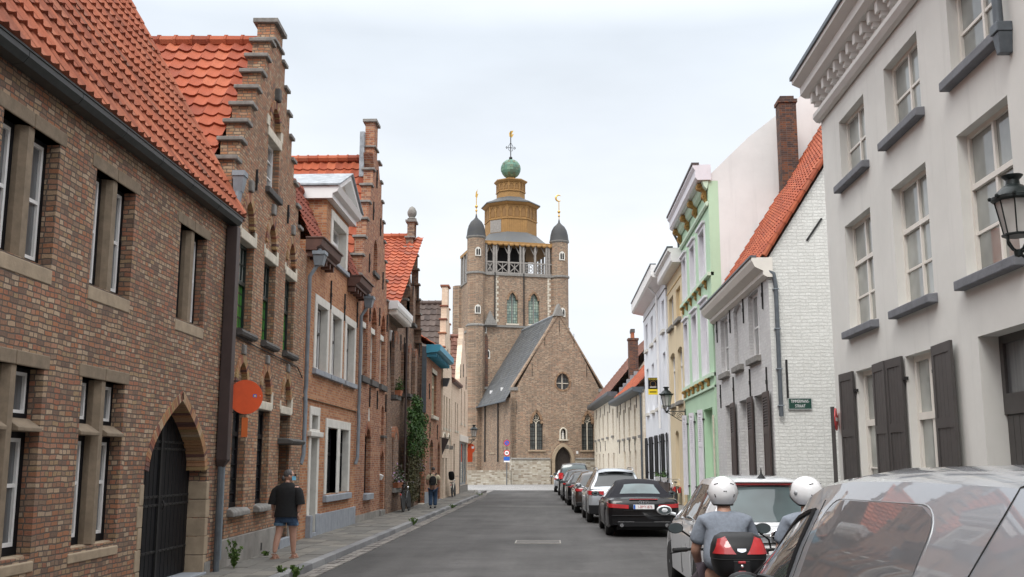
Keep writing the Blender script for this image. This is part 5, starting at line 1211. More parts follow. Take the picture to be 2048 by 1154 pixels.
# the long side wall with its windows, turned 90 degrees
sw = thing('nave_side', None, None); sw.parent = h; sw.rotation_euler = (0, 0, radians(-90)); sw.location = (0, 15.4, 0)
LS = 15.4
def sy(y): return LS - y
sh = [pointed(sy(8.0), sy(6.3), 2.9, 5.2, 6.4, 6), pointed(sy(3.0), sy(1.4), 2.9, 5.2, 6.4, 6), [(sy(12.1) + 1.0 * cos(t), 5.7 + .95 * sin(t)) for t in [2 * pi * i / 16 for i in range(16)]]]
C.objects.unlink(sw); bpy.data.objects.remove(sw)
def side_xf(o): o.data.transform(Matrix.Translation((0, LS, 0)) @ Matrix.Rotation(radians(-90), 4, 'Z')); return o
side_xf(wall(h, rect(0, LS, 0, 7.7), sh, 'brick_church', .4))
for hole in sh[:2]:
    side_xf(MB().prism(hole, .25, .3).build('window', 'glass_church_dark', h))
    side_xf(MB().box(hole[0][0] - .1, hole[1][0] + .1, -.05, .2, 2.75, 2.9).build('sill', 'sandstone_pale', h))
side_xf(MB().prism(sh[2], .25, .3).build('oval_window', 'glass_church_dark', h))
mb = MB()
for y in (9.9, 4.7): mb.tube([(sy(y), -.1, 7.6), (sy(y), -.1, 2.0)], .07, 6)
side_xf(mb.build('downpipe', 'iron', h))
body.build('nave_core', 'brick_church', h)
# whitewashed base, string, buttress strip
MB().box(-.06, 3.55, -.16, .6, 0, 2.2).box(5.85, FW + .06, -.16, .6, 0, 2.2).box(-.061, 0, .602, LS, 0, 1.2).build('whitewashed_base', 'brick_whitewash', h)
MB().prismx([(-.24, 2.2), (.05, 2.2), (.05, 2.36), (-.24, 2.26)], -.1, 3.5).prismx([(-.24, 2.2), (.05, 2.2), (.05, 2.36), (-.24, 2.26)], 5.9, FW + .1).build('base_coping', 'stone_grey', h)
MB().box(-6.2, -.12, -.1, .25, 0, 1.25).build('churchyard_wall', 'brick_whitewash', h)
def tracery(win_, sl=True):
    u0, u1 = win_[0][0], win_[1][0]; m = (u0 + u1) / 2; w = (u1 - u0) / 2
    o = MB().prism(win_, .3, .34).build('window', 'glass_church_dark', h)
    mb = MB().box(m - .05, m + .05, .2, .299, 3.05, 5.5)
    for c, r in ((m - w / 2, w / 2 - .04), (m + w / 2, w / 2 - .04)): mb.tube([(c + r * cos(t), .24, 5.35 + r * 1.1 * sin(t)) for t in [pi * i / 8 for i in range(9)]], .045, 6)
    mb.tube([(m + .27 * cos(t), .24, 5.95 + .27 * sin(t)) for t in [2 * pi * i / 10 for i in range(10)]], .045, 6, closed=True)
    mb.tube([(m, .24, 5.7), (m, .24, 6.6)], .035, 5).tube([(m - .27, .24, 5.95), (m + .27, .24, 5.95)], .03, 5)
    mb.build('tracery', 'stone_cream', o)
    mb = MB()
    for i in range(1, 6): mb.box(u0, u1, .28, .2995, 3.05 + i * .4, 3.09 + i * .4)
    mb.build('saddle_bar', 'iron', o)
    voussoirs(h, archline(win_)[::-1], .22, .11, .03, 'arch_brick_church', dep=.25)
    MB().prismx([(-.12, 2.9), (.3, 2.9), (.3, 3.06), (-.12, 2.98)], u0 - .2, u1 + .2).build('sill', 'sandstone_pale', h)
tracery(wL); tracery(wR)
o = MB().prism(eye, .3, .34).build('eye_window', 'glass_church_dark', h)
MB().box(4.76, 4.84, .22, .299, 8.5, 9.9).box(4.2, 5.4, .22, .298, 9.0, 9.08).build('tracery', 'stone_cream', o)
voussoirs(h, eye + eye[:1], .16, .12, .03, 'arch_brick_church', dep=.2)
MB().prism(nic, .3, .34).build('niche_back', 'interior_dark', h)
mb = MB().tube([(x, -.03, z) for x, z in [nic[1]] + nic[2:] + [nic[0]]], .08, 6); mb.box(4.35, 5.25, -.12, .3, 3.88, 4.0); mb.build('niche_frame', 'stone_cream', h)
MB().lathe([(.13, 4.0), (.16, 4.1), (.12, 4.4), (.14, 4.5), (.05, 4.6), (.08, 4.68), (.08, 4.76), (0, 4.83)], (4.8, .15, 0), 10).build('niche_statue', 'stone_white', h, smooth=True)
# arched doorway
dr = pointed(3.93, 5.5, .0, 2.1, 3.35, 8); od = pointed(3.66, 5.77, .0, 2.1, 3.66, 8)
def ringwall(mb, inner, outer, y0, y1):
    n = len(inner)
    for i in range(1, n):
        a, b, c_, d_ = inner[i], inner[(i + 1) % n], outer[(i + 1) % n], outer[i]
        mb.hexa([(p[0], y0, p[1]) for p in (a, b, c_, d_)], [(p[0], y1, p[1]) for p in (a, b, c_, d_)])
mb = MB(); ringwall(mb, dr, od, -.28, .62); mb.build('portal', 'sandstone_pale', h)
do = MB().prism(dr, .2, .28).build('door', 'wood_dark', h)
mb = MB()
for k in range(9): mb.box(3.96 + k * .172, 3.96 + k * .172 + .16, .17, .199, .05, 2.05 + 1.2 * sqrt(max(0, 1 - (abs(k - 4) / 5.2) ** 2)))
mb.build('plank', 'wood_dark', do)
MB().box(6.0, 6.2, -.03, 0, 2.7, 2.95).build('notice', 'paint_white', h)
# gable coping and the small gablet on its peak
mb = MB()
for (x0, z0), (x1, z1) in (((.1, 8.55), (ap, 15.35)), ((FW - .1, 8.55), (ap, 15.35))):
    dx, dz = x1 - x0, z1 - z0; n = Vector((-dz, 0, dx)).normalized() * (1 if dx > 0 else -1)
    mb.hexa([(x0, -.08, z0), (x1, -.08, z1), (x1 + n.x * .12, -.08, z1 + n.z * .12), (x0 + n.x * .12, -.08, z0 + n.z * .12)], [(x0, .58, z0), (x1, .58, z1), (x1 + n.x * .12, .58, z1 + n.z * .12), (x0 + n.x * .12, .58, z0 + n.z * .12)])
mb.build('gable_coping', 'brick_church', h)
MB().prism([(ap - .5, 15.2), (ap + .5, 15.2), (ap, 16.35)], -.15, .6).build('gablet', 'stone_grey', h)
MB().box(-.12, .55, -.1, .5, 8.3, 8.6).box(FW - .55, FW + .12, -.1, .5, 8.3, 8.6).each('kneeler', 'stone_grey', h)
anchors(h, [(3.1, 13.0), (4.5, 14.2), (5.9, 13.0), (1.9, 10.2), (7.1, 10.2), (.45, 6.8)], 1.2)
# slate roof: the slope toward us, the far one, ridge and lead
SL = hypot(4.9, 7.95)
tiles(h, (-.45, 13.2 + 2.4, 7.45), (0, -1, 0), (4.9 / SL, 0, 7.95 / SL), 15.0, SL, .36, .28, 'slate', 0, .02, flat=True, jit=.006)
tiles(h, (FW + .15, .6, 8.2), (0, 1, 0), (-4.45 / hypot(4.45, 7.2), 0, 7.2 / hypot(4.45, 7.2)), 14.8, hypot(4.45, 7.2), .4, .32, 'slate', 0, .02, flat=True)
MB().tube([(ap, .6, 15.42), (ap, 12.5, 15.42)], .13, 8).build('ridge_lead', 'lead', h)
MB().box(-.6, -.42, .6, 15.4, 7.34, 7.46).build('eaves_gutter', 'zinc_dark', h)
mb = MB()
for y, z, x in ((4.6, 8.6, .32), (8.9, 8.6, .32)): mb.box(x - .1, x + .15, y, y + .35, z, z + .3)
mb.build('roof_vent', 'paint_white', h)
# tower: front at y = 12.5
TU0, TU1, TY = -.3, 8.55, 12.5; tc_ = (TU0 + TU1) / 2; TH = TU1 - TU0
g1, g2_ = pointed(2.82, 4.0, 16.1, 18.6, 19.6, 7), pointed(5.13, 6.32, 16.1, 18.6, 19.6, 7)
slit = [rect(-.05 + .6, .95, 12.5, 13.4), pointed(.15, .65, 15.0, 15.5, 15.8, 4)]
def tface(o): o.data.transform(Matrix.Translation((0, TY, 0))); return o
tface(wall(h, [(TU0, 0), (TU1, 0), (TU1, 21.2), (TU0, 21.2)], [g1, g2_] + slit[:1], 'brick_church', .5, name='tower_wall', extra=lambda mb: mb.box(TU0, TU1, .55, TH, 0, 21.2)))
for gw in (g1, g2_):
    o = tface(MB().prism(gw, .3, .34).build('tower_window', 'glass_church_pale', h))
    m = (gw[0][0] + gw[1][0]) / 2
    tface(MB().box(m - .05, m + .05, .2, .299, 16.1, 19.3).build('tracery', 'stone_grey', o))
    tface(voussoirs(h, archline(gw)[::-1], .2, .12, .04, 'arch_brick_church', dep=.2))
    tface(MB().box(gw[0][0] - .1, gw[1][0] + .1, -.1, .3, 15.95, 16.1).build('sill', 'stone_cream', h))
def lancet(u, z, k=1.):
    o = tface(MB().prism(pointed(u - .28 * k, u + .28 * k, z, z + .6 * k, z + 1.0 * k, 5), -.04, .1).build('lancet', 'stone_white', h))
    tface(MB().prism(pointed(u - .18 * k, u - .03 * k, z + .12 * k, z + .6 * k, z + .8 * k, 3), -.05, -.041).prism(pointed(u + .03 * k, u + .18 * k, z + .12 * k, z + .6 * k, z + .8 * k, 3), -.05, -.041).build('lancet_opening', 'interior_dark', o))
lancet(.4, 15.0, .9); lancet(.75, 12.4); lancet(-.35, 6.1)
mb = MB()
for z, t in ((15.68, .22), (9.3, .22), (21.1, .22)):
    mb.box(TU0 - .1, TU1 + .1, TY - .14, TY + TH + .1, z, z + t)
mb.build('string_course', 'stone_grey', h)
mb = MB()
for u, w in ((1.55, .35), (7.2, .35)):
    for k in range(18): mb.box(u, u + (w if k % 2 else w * .55), TY - .025, TY + .05, 15.95 + k * .29, 16.2 + k * .29)
mb.build('quoin', 'stone_cream', h)
mb = MB()
for u in (1.5, 4.6): mb.tube([(u, TY - .12, 21.4), (u, TY - .12, 15.9)], .07, 6)
mb.build('downpipe', 'iron', h)
mb = MB().prism([(.3, 15.8), (1.7, 15.8), (.9, 17.3)], TY - .55, TY - .45).prism([(.3, 15.8), (1.7, 15.8), (.9, 17.3)], TY - .44, TY + .1); mb.build('gablet', 'stone_grey', h)
mb = MB()
for u in (-.1, .6, 7.8): mb.prism(pointed(u - .2, u + .2, 9.6, 14.4, 14.9, 5), TY - .06, TY + .02)
mb.each('blind_panel', 'brick_dark', h)
# corner turrets, the front pair rising above the roof
for u, y in ((-.45, TY + .2), (8.6, TY + .2)):
    t = MB().lathe([(.95, 0), (.95, 15.7), (.93, 15.71), (.93, 25.0)], (u, y, 0), 10, a0=pi / 10).build('turret', 'brick_church', h)
    MB().lathe([(1.04, 21.1), (1.06, 21.2), (1.04, 21.32), (.94, 21.34)], (u, y, 0), 10, a0=pi / 10).lathe([(1.03, 15.68), (1.04, 15.8), (.94, 15.92)], (u, y, 0), 10, a0=pi / 10).lathe([(.95, 24.85), (1.06, 25.0), (1.06, 25.08), (.9, 25.1)], (u, y, 0), 10, a0=pi / 10).build('turret_ring', 'stone_grey', t)
    MB().lathe([(1.05, 25.08), (.98, 25.35), (.93, 25.8), (.8, 26.3), (.58, 26.7), (.3, 26.95), (.12, 27.15), (.06, 27.5), (0, 27.55)], (u, y, 0), 10, a0=pi / 10).build('turret_cap', 'slate_dark', t, smooth=True, ang=50)
    f = MB().tube([(u, y, 27.4), (u, y, 29.5)], .045, 6).ball((u, y, 27.9), .12).ball((u, y, 28.35), .16).build('finial', 'gold', t, smooth=True)
    if u > 0:   # crescent
        P = []; 
        for i in range(11): a = radians(50 + i * 26); P.append((u + .34 * cos(a), y, 29.85 + .34 * sin(a)))
        MB().tube(P, [.02, .05, .075, .09, .095, .1, .095, .09, .075, .05, .02], 6).build('crescent', 'gold', f, smooth=True)
    else:       # flame
        MB().prism([(u - .12, 29.4), (u + .08, 29.3), (u + .2, 29.75), (u + .05, 29.7), (u + .12, 30.2), (u - .06, 29.9)], y - .03, y + .03).build('vane', 'gold', f)
    for z in (22.9, 16.9):
        MB().prism(pointed(u - .3, u + .3, z, z + .6, z + .95, 4), y - .99, y - .8).build('lancet', 'stone_white', t)
        MB().prism(pointed(u - .2, u - .03, z + .1, z + .6, z + .78, 3), y - 1.0, y - .991).prism(pointed(u + .03, u + .2, z + .1, z + .6, z + .78, 3), y - 1.0, y - .991).build('lancet_opening', 'interior_dark', t)
for u, y in ((-.3, TY + TH), (8.5, TY + TH)):
    MB().lathe([(.8, 0), (.8, 21.3)], (u, y, 0), 10).build('turret', 'brick_church', h)
# open timber gallery
gz0, gz1 = 21.32, 24.45
mb = MB()
posts = [.62, 1.42, 1.68, 3.05, 4.3, 4.62, 5.9, 7.15, 7.42]
for u in posts: mb.box(u - .1, u + .1, TY + .05, TY + .3, gz0, gz1)
for y in [TY + .2 + k * 1.37 for k in range(1, 7)]:
    for u in (TU0 + .12, TU1 - .12): mb.box(u - .12, u + .12, y - .1, y + .1, gz0, gz1)
for y in (TY + TH - .2,):
    for u in posts: mb.box(u - .1, u + .1, y - .1, y + .1, gz0, gz1)
mb.build('gallery_post', 'wood_grey', h)
mb = MB().box(.5, 7.75, TY + .08, TY + .26, gz0, gz0 + .18).box(.5, 7.75, TY + .08, TY + .26, gz0 + 1.15, gz0 + 1.3)
for a, b in zip(posts, posts[1:]):
    if b - a < .5: continue
    a += .12; b -= .12; z0, z1 = gz0 + .2, gz0 + 1.14; m = (a + b) / 2; zm = (z0 + z1) / 2; y = TY + .17
    if m < 4.4:
        mb.tube([(a, y, z0), (b, y, z1)], .06, 5).tube([(a, y, z1), (b, y, z0)], .06, 5); mb.box(m - .03, m + .03, y - .05, y + .05, z0, z1)
    else:
        for k in range(4): mb.tube([(m + (b - a) * .21 * cos(k * pi / 2 + pi / 4) + .2 * cos(t), y, zm + (z1 - z0) * .26 * sin(k * pi / 2 + pi / 4) + .2 * sin(t)) for t in [2 * pi * i / 8 for i in range(8)]], .045, 5, closed=True)
        mb.box(a, a + .06, y - .05, y + .05, z0, z1).box(b - .06, b, y - .05, y + .05, z0, z1)
mb.build('gallery_rail', 'wood_grey', h)
mb = MB()
for a, b in zip(posts, posts[1:]):
    if b - a < .5: continue
    for s_, e_ in ((a + .1, 1), (b - .1, -1)): mb.tube([(s_, TY + .2, gz1 - .95), (s_ + e_ * .3, TY + .5, gz1 - .1)], .06, 5)
mb.build('gallery_brace', 'wood_grey', h)
MB().box(tc_ - 2.3, tc_ + 1.2, TY + 1.8, TY + TH - 1.8, gz0, gz1 + .2).build('belfry_core', 'interior_dark', h)
MB().box(TU0, TU1, TY + .02, TY + TH, gz0 - .02, gz0).build('gallery_floor', 'wood_dark', h)
mb = MB().box(TU0, TU1, TY - .05, TY + TH + .05, gz1, gz1 + .3)
for i in range(12): mb.ball((.9 + i * .6, TY - .02, gz1 - .02), .26, .12, .16, 8, 4)
mb.build('gallery_eave', 'paint_ochre', h)
# lantern stages
cu, cy = 4.38, 16.9; K8 = pi / 8; c8 = 1 / cos(pi / 8)
MB().lathe([(4.75, 24.62), (4.7, 24.78), (3.6, 25.6), (2.75, 26.35), (2.4, 26.5)], (cu, cy, 0), 8, a0=K8).build('lantern_roof', 'slate', h, ang=30)
sk = MB().lathe([(2.62 * c8, 26.2), (2.62 * c8, 27.7), (2.72 * c8, 27.72), (2.72 * c8, 27.84), (2.6 * c8, 27.86), (2.6 * c8, 29.25), (2.72 * c8, 29.3), (2.95 * c8, 29.5), (2.95 * c8, 29.6)], (cu, cy, 0), 8, a0=K8).build('lantern_drum', 'paint_ochre', h)
def arcade(parent, r, z0, z1, n, mat='paint_ochre_dark', plank=None):
    mb = MB(); m2 = MB()
    side = 2 * r * math.tan(pi / 8)
    for k in range(8):
        M = Matrix.Translation((cu, cy, 0)) @ Matrix.Rotation(k * pi / 4, 4, 'Z') @ Matrix.Translation((0, -r, 0))
        s0 = len(mb.v)
        w = side / n
        for i in range(n):
            a = -side / 2 + i * w
            mb.prism(pointed(a + w * .18, a + w * .82, z0 + .1, z0 + (z1 - z0) * .5, z1 - .18, 4), -.03, .03)
        for i in range(len(mb.v) - s0): mb.v[s0 + i] = tuple(M @ Vector(mb.v[s0 + i]))
        s0 = len(m2.v)
        for i in range(n + 1):
            a = -side / 2 + i * w; m2.box(a - .05, a + .05, -.07, .02, z0, z1)
        for i in range(n):
            a = -side / 2 + i * w; hd = pointed(a + w * .1, a + w * .9, z0, z0 + (z1 - z0) * .5, z1 - .08, 5)
            m2.tube([(x, -.05, z) for x, z in hd[2:]], .045, 5)
        for i in range(len(m2.v) - s0): m2.v[s0 + i] = tuple(M @ Vector(m2.v[s0 + i]))
    mb.build('arcade_panel', mat, parent); m2.build('arcade_moulding', 'paint_ochre', parent)
arcade(sk, 2.6, 27.9, 29.25, 3)
mb = MB(); side = 2 * 2.62 * math.tan(pi / 8)
for k in range(8):
    M = Matrix.Translation((cu, cy, 0)) @ Matrix.Rotation(k * pi / 4, 4, 'Z') @ Matrix.Translation((0, -2.62, 0)); s0 = len(mb.v)
    for i in range(9): a = -side / 2 + i * side / 9; mb.box(a + .01, a + side / 9 - .01, -.03, .01, 26.25, 27.68)
    for i in range(len(mb.v) - s0): mb.v[s0 + i] = tuple(M @ Vector(mb.v[s0 + i]))
mb.build('plank', 'paint_ochre', sk)
MB().xf(Matrix.Identity(4)).box(-1.0, .35, -.05, -.031, 26.3, 27.65).xf(Matrix.Translation((cu, cy, 0)) @ Matrix.Rotation(-pi / 4 * 1, 4, 'Z') @ Matrix.Translation((0, -2.62, 0))).build('weathered_board', 'wood_grey', sk)
MB().lathe([(3.05 * c8, 29.55), (3.0 * c8, 29.68), (2.3 * c8, 30.0), (1.5 * c8, 30.45)], (cu, cy, 0), 8, a0=K8).build('lantern_roof', 'slate', h)
s2 = MB().lathe([(1.45 * c8, 30.3), (1.45 * c8, 31.1), (1.55 * c8, 31.12), (1.55 * c8, 31.22), (1.42 * c8, 31.24), (1.42 * c8, 32.1), (1.52 * c8, 32.15), (1.72 * c8, 32.35), (1.72 * c8, 32.45), (.9, 32.6), (.5, 32.85), (.45, 33.0)], (cu, cy, 0), 8, a0=K8).build('lantern_drum', 'paint_ochre', h)
arcade(s2, 1.42, 31.28, 32.12, 2)
mb = MB(); n, m = 20, 12; r = 1.1; cz = 33.95               # copper globe of riveted plates
for j in range(m):
    for i in range(n):
        t0, t1 = pi * j / m, pi * (j + 1) / m; p0, p1 = 2 * pi * i / n, 2 * pi * (i + 1) / n; rr = r + R.uniform(-.012, .012)
        q = [(cu + rr * sin(t) * cos(p), cy + rr * sin(t) * sin(p), cz + rr * cos(t)) for t, p in ((t1, p0), (t1, p1), (t0, p1), (t0, p0))]
        mb.add(q, [(0, 1, 2, 3)])
gl = mb.build('copper_globe', 'copper_plate', h, fix=False)
f = MB().ball((cu, cy, 35.2), .2).tube([(cu, cy, 35.0), (cu, cy, 38.3)], .055, 6).build('finial', 'iron', gl, smooth=True)
mb = MB()
for s_ in (1, -1):
    mb.tube([(cu, cy, 36.4), (cu + s_ * .45, cy, 36.4)], .04, 5); mb.tube([(cu + s_ * .42, cy, 36.55), (cu + s_ * .55, cy, 36.4), (cu + s_ * .42, cy, 36.25)], .04, 5)
    mb.tube([(cu + s_ * .1, cy, 36.4 + .45), (cu, cy, 36.4 + .55)], .04, 5); mb.tube([(cu + s_ * .12, cy, 36.0), (cu + s_ * .28, cy, 36.3)], .03, 5); mb.tube([(cu + s_ * .12, cy, 36.8), (cu + s_ * .28, cy, 36.5)], .03, 5)
mb.build('cross', 'iron', f)
MB().prism([(cu - .15, 37.7), (cu + .15, 37.6), (cu + .35, 38.0), (cu + .1, 37.95), (cu + .3, 38.4), (cu, 38.35), (cu - .18, 38.1)], cy - .03, cy + .03).build('vane', 'gold', f)
# ================================================================ VEHICLES (x across, y forward, z up; y = 0 at the tail)
def lerp(a, b, t): return a + (b - a) * t
def table(T, y):
    if y <= T[0][0]: return T[0][1]
    for (a, va), (b, vb) in zip(T, T[1:]):
        if y <= b:
            t = (y - a) / (b - a); t = t * t * (3 - 2 * t) * .5 + t * .5; return lerp(va, vb, t)
    return T[-1][1]
def text_mesh(name, s, size, mat, parent, M, ext=.002, align='CENTER', sx=1.):
    cu_ = bpy.data.curves.new(name, 'FONT'); cu_.body = s; cu_.size = size; cu_.extrude = ext; cu_.align_x = align; cu_.align_y = 'CENTER'
    t = bpy.data.objects.new(name, cu_); me = bpy.data.meshes.new_from_object(t); bpy.data.objects.remove(t)
    me.transform(M @ Matrix.Diagonal((sx, 1, 1, 1))); me.materials.clear(); me.materials.append(MATS[mat])
    o = bpy.data.objects.new(name, me); C.objects.link(o); o.parent = parent; return o
REARM = lambda x, y, z: Matrix.Translation((x, y, z)) @ Matrix.Rotation(pi / 2, 4, 'X')   # text facing -y
class Car:
    def __init__(s, name, label, loc, rz, Lc, hw, deck, wtab, roof, paint, wheels, wr=.33, top=None, glass='glass_car', belt=None, sill=.2, crown=.03, soft=.07, group='cars parked along the right kerb', cat='car', tyre_w=.21, cowl_w=.93):
        s.h = h = thing(name, label, cat, loc, rz, group); s.Lc = Lc; s.hw = hw; s.deck = deck; s.wtab = wtab; s.roof = roof; s.soft = soft; s.crown = crown
        s.beltw = belt or .955
        # lower body with the arches cut into its edge
        ys = sorted(set([Lc * i / 44 for i in range(45)] + [.015, .05, .1, .16, Lc - .015, Lc - .05, Lc - .1, Lc - .16] + [w + wr * 1.16 * cos(pi * k / 10) for w in wheels for k in range(11)]))
        rings = []
        for y in ys:
            w = hw * table(wtab, y); zd = table(deck, y); zl = sill
            if y < .5: zl = sill + .10 * (1 - y / .5)
            if y > Lc - .5: zl = sill + .06 * (1 - (Lc - y) / .5)
            for c in wheels:
                if abs(y - c) < wr * 1.16 - 1e-6: zl = max(zl, wr + sqrt((wr * 1.16) ** 2 - (y - c) ** 2))
            P = [(w * .93, zl), (w * .985, zl + .05), (w, lerp(zl, zd, .45)), (w * .993, lerp(zl, zd, .62)), (w * .968, zd - .07), (w * .93, zd - .015), (w * .8, zd + .01), (w * .4, zd + crown * .8), (0, zd + crown)]
            P = P + [(-x, z) for x, z in P[-2::-1]]
            rings.append([(x, y, z) for x, z in P])
        n = len(rings[0]); mb = MB(); vs = [p for r in rings for p in r]
        fs = [(i * n + j, i * n + (j + 1) % n, (i + 1) * n + (j + 1) % n, (i + 1) * n + j) for i in range(len(rings) - 1) for j in range(n)]
        fs += [tuple(range(n))[::-1], tuple(range((len(rings) - 1) * n, len(rings) * n))]
        mb.add(vs, fs); s.body = mb.build('body', paint, h, smooth=True, ang=38)
        MB().box(-hw + .27, hw - .27, .12, Lc - .12, sill - .02, .75).build('underbody', 'rubber', h)
        # greenhouse
        rs = roof; rings = []
        for (y, z, wt) in rs: rings.append(s.ring(y, z, wt))
        n = len(rings[0]); vs = [p for r in rings for p in r]
        fs = [(i * n + j, i * n + j + 1, (i + 1) * n + j + 1, (i + 1) * n + j) for i in range(len(rings) - 1) for j in range(n - 1)]
        o = MB().add(vs, fs).build('roof', top or paint, h, smooth=True, ang=32, fix=False)
        # wheels
        for yc in wheels:
            for sd in (1, -1):
                x1 = sd * (hw - .015); tw = tyre_w
                t = MB().lathe([(wr * .62, -tw / 2), (wr * .9, -tw / 2), (wr * .985, -tw / 2 + .03), (wr, -tw / 4), (wr, tw / 4), (wr * .985, tw / 2 - .03), (wr * .9, tw / 2), (wr * .62, tw / 2)], (x1 - sd * tw / 2, yc, wr), 28, 'x').build('wheel', 'rubber', h, smooth=True)
                r = MB().lathe([(wr * .66, .0), (wr * .68, .012), (wr * .6, .015), (wr * .58, -.03), (0, -.035)], (0, 0, 0), 28, 'x')
                for k in range(5):
                    a = 2 * pi * k / 5 + .3; q = MB().box(-.02, .012, -.028, .028, wr * .12, wr * .62); q.xf(Matrix.Rotation(a, 4, 'X')); r.add(q.v, q.f)
                r.lathe([(wr * .16, -.03), (wr * .16, .014), (0, .016)], (0, 0, 0), 12, 'x')
                if sd < 0: r.xf(Matrix.Diagonal((-1, 1, 1, 1)))
                r.xf(Matrix.Translation((x1 - sd * .015, yc, wr))); r.build('rim', 'rim_grey', t, smooth=True)
        s.glass = glass
    def ring(s, y, z, wt):
        w = s.hw * table(s.wtab, y) * s.beltw; zb = table(s.deck, y) - .045; k = min(1, max(0, (z - zb) / .3)); f = s.soft
        z = max(z, zb + .005); wt = lerp(w, wt, 1) if k >= 1 else lerp(w * .97, wt, k)
        P = [(w, zb), (lerp(w, wt, .5) + .015 * k, lerp(zb, z - f * k, .5)), (wt, z - f * k), (wt - f * .35 * k, z - f * .35 * k), (wt - f * 1.1, z - .01 * k), (wt * .5, z + s.crown * .75 * k), (0, z + s.crown * k)]
        return [(x, y, zz) for x, zz in P] + [(-x, y, zz) for x, zz in P[-2::-1]]
    def at(s, y):
        rs = s.roof
        for a, b in zip(rs, rs[1:]):
            if a[0] <= y <= b[0]: t = (y - a[0]) / max(1e-6, b[0] - a[0]); return [lerp(p, q, t) for p, q in zip(a, b)]
        return rs[0] if y < rs[0][0] else rs[-1]
    def side(s, y, t, off=.004, sd=-1):
        y_, z, wt = s.at(y); P = s.ring(y, z, wt); a, m, b = P[0], P[1], P[2]
        p = [lerp(a[i], m[i], t * 2) if t < .5 else lerp(m[i], b[i], t * 2 - 1) for i in range(3)]
        return (sd * (p[0] + off), y, p[2])
    def sideglass(s, y0, y1, t0=.1, t1=.93, lean=(0, 0), name='side_window', mat=None, sides=(-1, 1), off=.004, par=None, rim=None):
        o = None
        for sd in sides:
            mb = MB().grid(lambda a, b: s.side(lerp(y0 + lean[0] * b, y1 + lean[1] * b, a), lerp(t0, t1, b), off, sd), 8, 5)
            o = mb.build(name, mat or s.glass, par or s.h, smooth=True)
            if rim:
                P = [s.side(lerp(y0 + lean[0] * b, y1 + lean[1] * b, a), lerp(t0, t1, b), off + .002, sd) for a, b in [(i / 8, 0) for i in range(8)] + [(1, i / 5) for i in range(5)] + [(1 - i / 8, 1) for i in range(8)] + [(0, 1 - i / 5) for i in range(5)]]
                MB().tube(P, rim[0], 5, closed=True).build('window_trim', rim[1], o, smooth=True)
        return o
    def topglass(s, i0, i1, f0=.1, f1=.9, u=.86, name='rear_window', mat=None, off=.006, trim=None):
        """patch on the roof skin between two silhouette stations"""
        a, b = s.roof[i0], s.roof[i1]
        def P(q, v):
            i = i0 + (i1 - i0) * v; k = min(int(i), i1 - 1); t = i - k; y, z, wt = [lerp(m, n, t) for m, n in zip(s.roof[k], s.roof[k + 1])]
            R_ = s.ring(y, z, wt); w = R_[4][0]; x = (q * 2 - 1) * u * w; zz = lerp(R_[6][2], R_[4][2], min(1, abs(x) / max(.01, w)) ** 2)
            d = Vector((0, -(s.roof[k + 1][1] - s.roof[k][1]), s.roof[k + 1][0] - s.roof[k][0])).normalized()
            if d.z < 0: d = -d
            return (x, y + d.y * off, zz + abs(d.z) * off)
        return MB().grid(lambda q, v: P(q, lerp(f0, f1, v)), 10, 8).build(name, mat or s.glass, s.h, smooth=True)
    def tail(s, poly, mat, name, y=-.012, d=.04, par=None, sides=(1, -1)):
        for sd in sides: MB().prism([(x * sd, z) for x, z in poly], y, y + d).build(name, mat, par or s.h, bevel=.006)
    def lamp(s, x0, x1, z0, z1, z2, z3, wrap=.3, mat='lens_red'):
        """tail lamp turning round the corner: on the tail from x0 to the corner x1, then forward along the side"""
        for sd in (1, -1):
            pts = [(x0, -.012)] + [(x1 - .0, .0)]
            w = lambda y: s.hw * table(s.wtab, y) * .985 + .006
            path = [(lerp(x0, w(0), i / 4), -.014) for i in range(5)] + [(w(wrap * i / 6) , wrap * i / 6 ) for i in range(1, 7)]
            n = len(path); mb = MB(); vs = []
            for i, (x, y) in enumerate(path):
                t = i / (n - 1); vs += [(sd * x, y, lerp(z0, z2, t)), (sd * x, y, lerp(z1, z3, t))]
            fs = [(2 * i, 2 * i + 2, 2 * i + 3, 2 * i + 1) for i in range(n - 1)]
            vs += [(v[0] * .94, v[1] + .05, v[2]) for v in vs]; m = 2 * n
            fs += [(2 * i + 1, 2 * i + 3, m + 2 * i + 3, m + 2 * i + 1) for i in range(n - 1)] + [(2 * i, m + 2 * i, m + 2 * i + 2, 2 * i + 2) for i in range(n - 1)] + [(0, 1, m + 1, m), (m - 2, 2 * m - 2, 2 * m - 1, m - 1)]
            mb.add(vs, fs).build('tail_light', mat, s.h, smooth=True, ang=30)
    def mirror(s, y, z, paint, glass='mirror_glass', out=.16, sides=(-1, 1), back=True):
        for sd in sides:
            x = sd * (s.hw * .97)
            m = MB().ball((x + sd * out, y, z), .115, .07, .07, 14, 8).tube([(x - sd * .02, y, z - .06), (x + sd * .06, y, z - .04)], .025, 6).build('door_mirror', paint, s.h, smooth=True)
            MB().lathe([(.001, 0), (.1, 0), (.1, .012)], (0, 0, 0), 16, 'y', sy=1., sx=1.).xf(Matrix.Translation((x + sd * out, y - .062, z)) @ Matrix.Diagonal((.95, 1, .55, 1))).build('mirror_glass', glass, m)
    def plate(s, x, z, txt=None, y=-.03, w=.52, hgt=.11):
        p = MB().box(x - w / 2, x + w / 2, y, y + .012, z - hgt / 2, z + hgt / 2).build('number_plate', 'white_gloss', s.h, bevel=.003)
        MB().box(x - w / 2 + .004, x - w / 2 + .05, y - .0015, y, z - hgt / 2 + .004, z + hgt / 2 - .004).build('plate_band', 'sign_blue', p)
        if txt: text_mesh('plate_text', txt, .098, 'ink_red', p, REARM(x + .025, y - .0015, z - .002), .001, sx=.82)
        return p
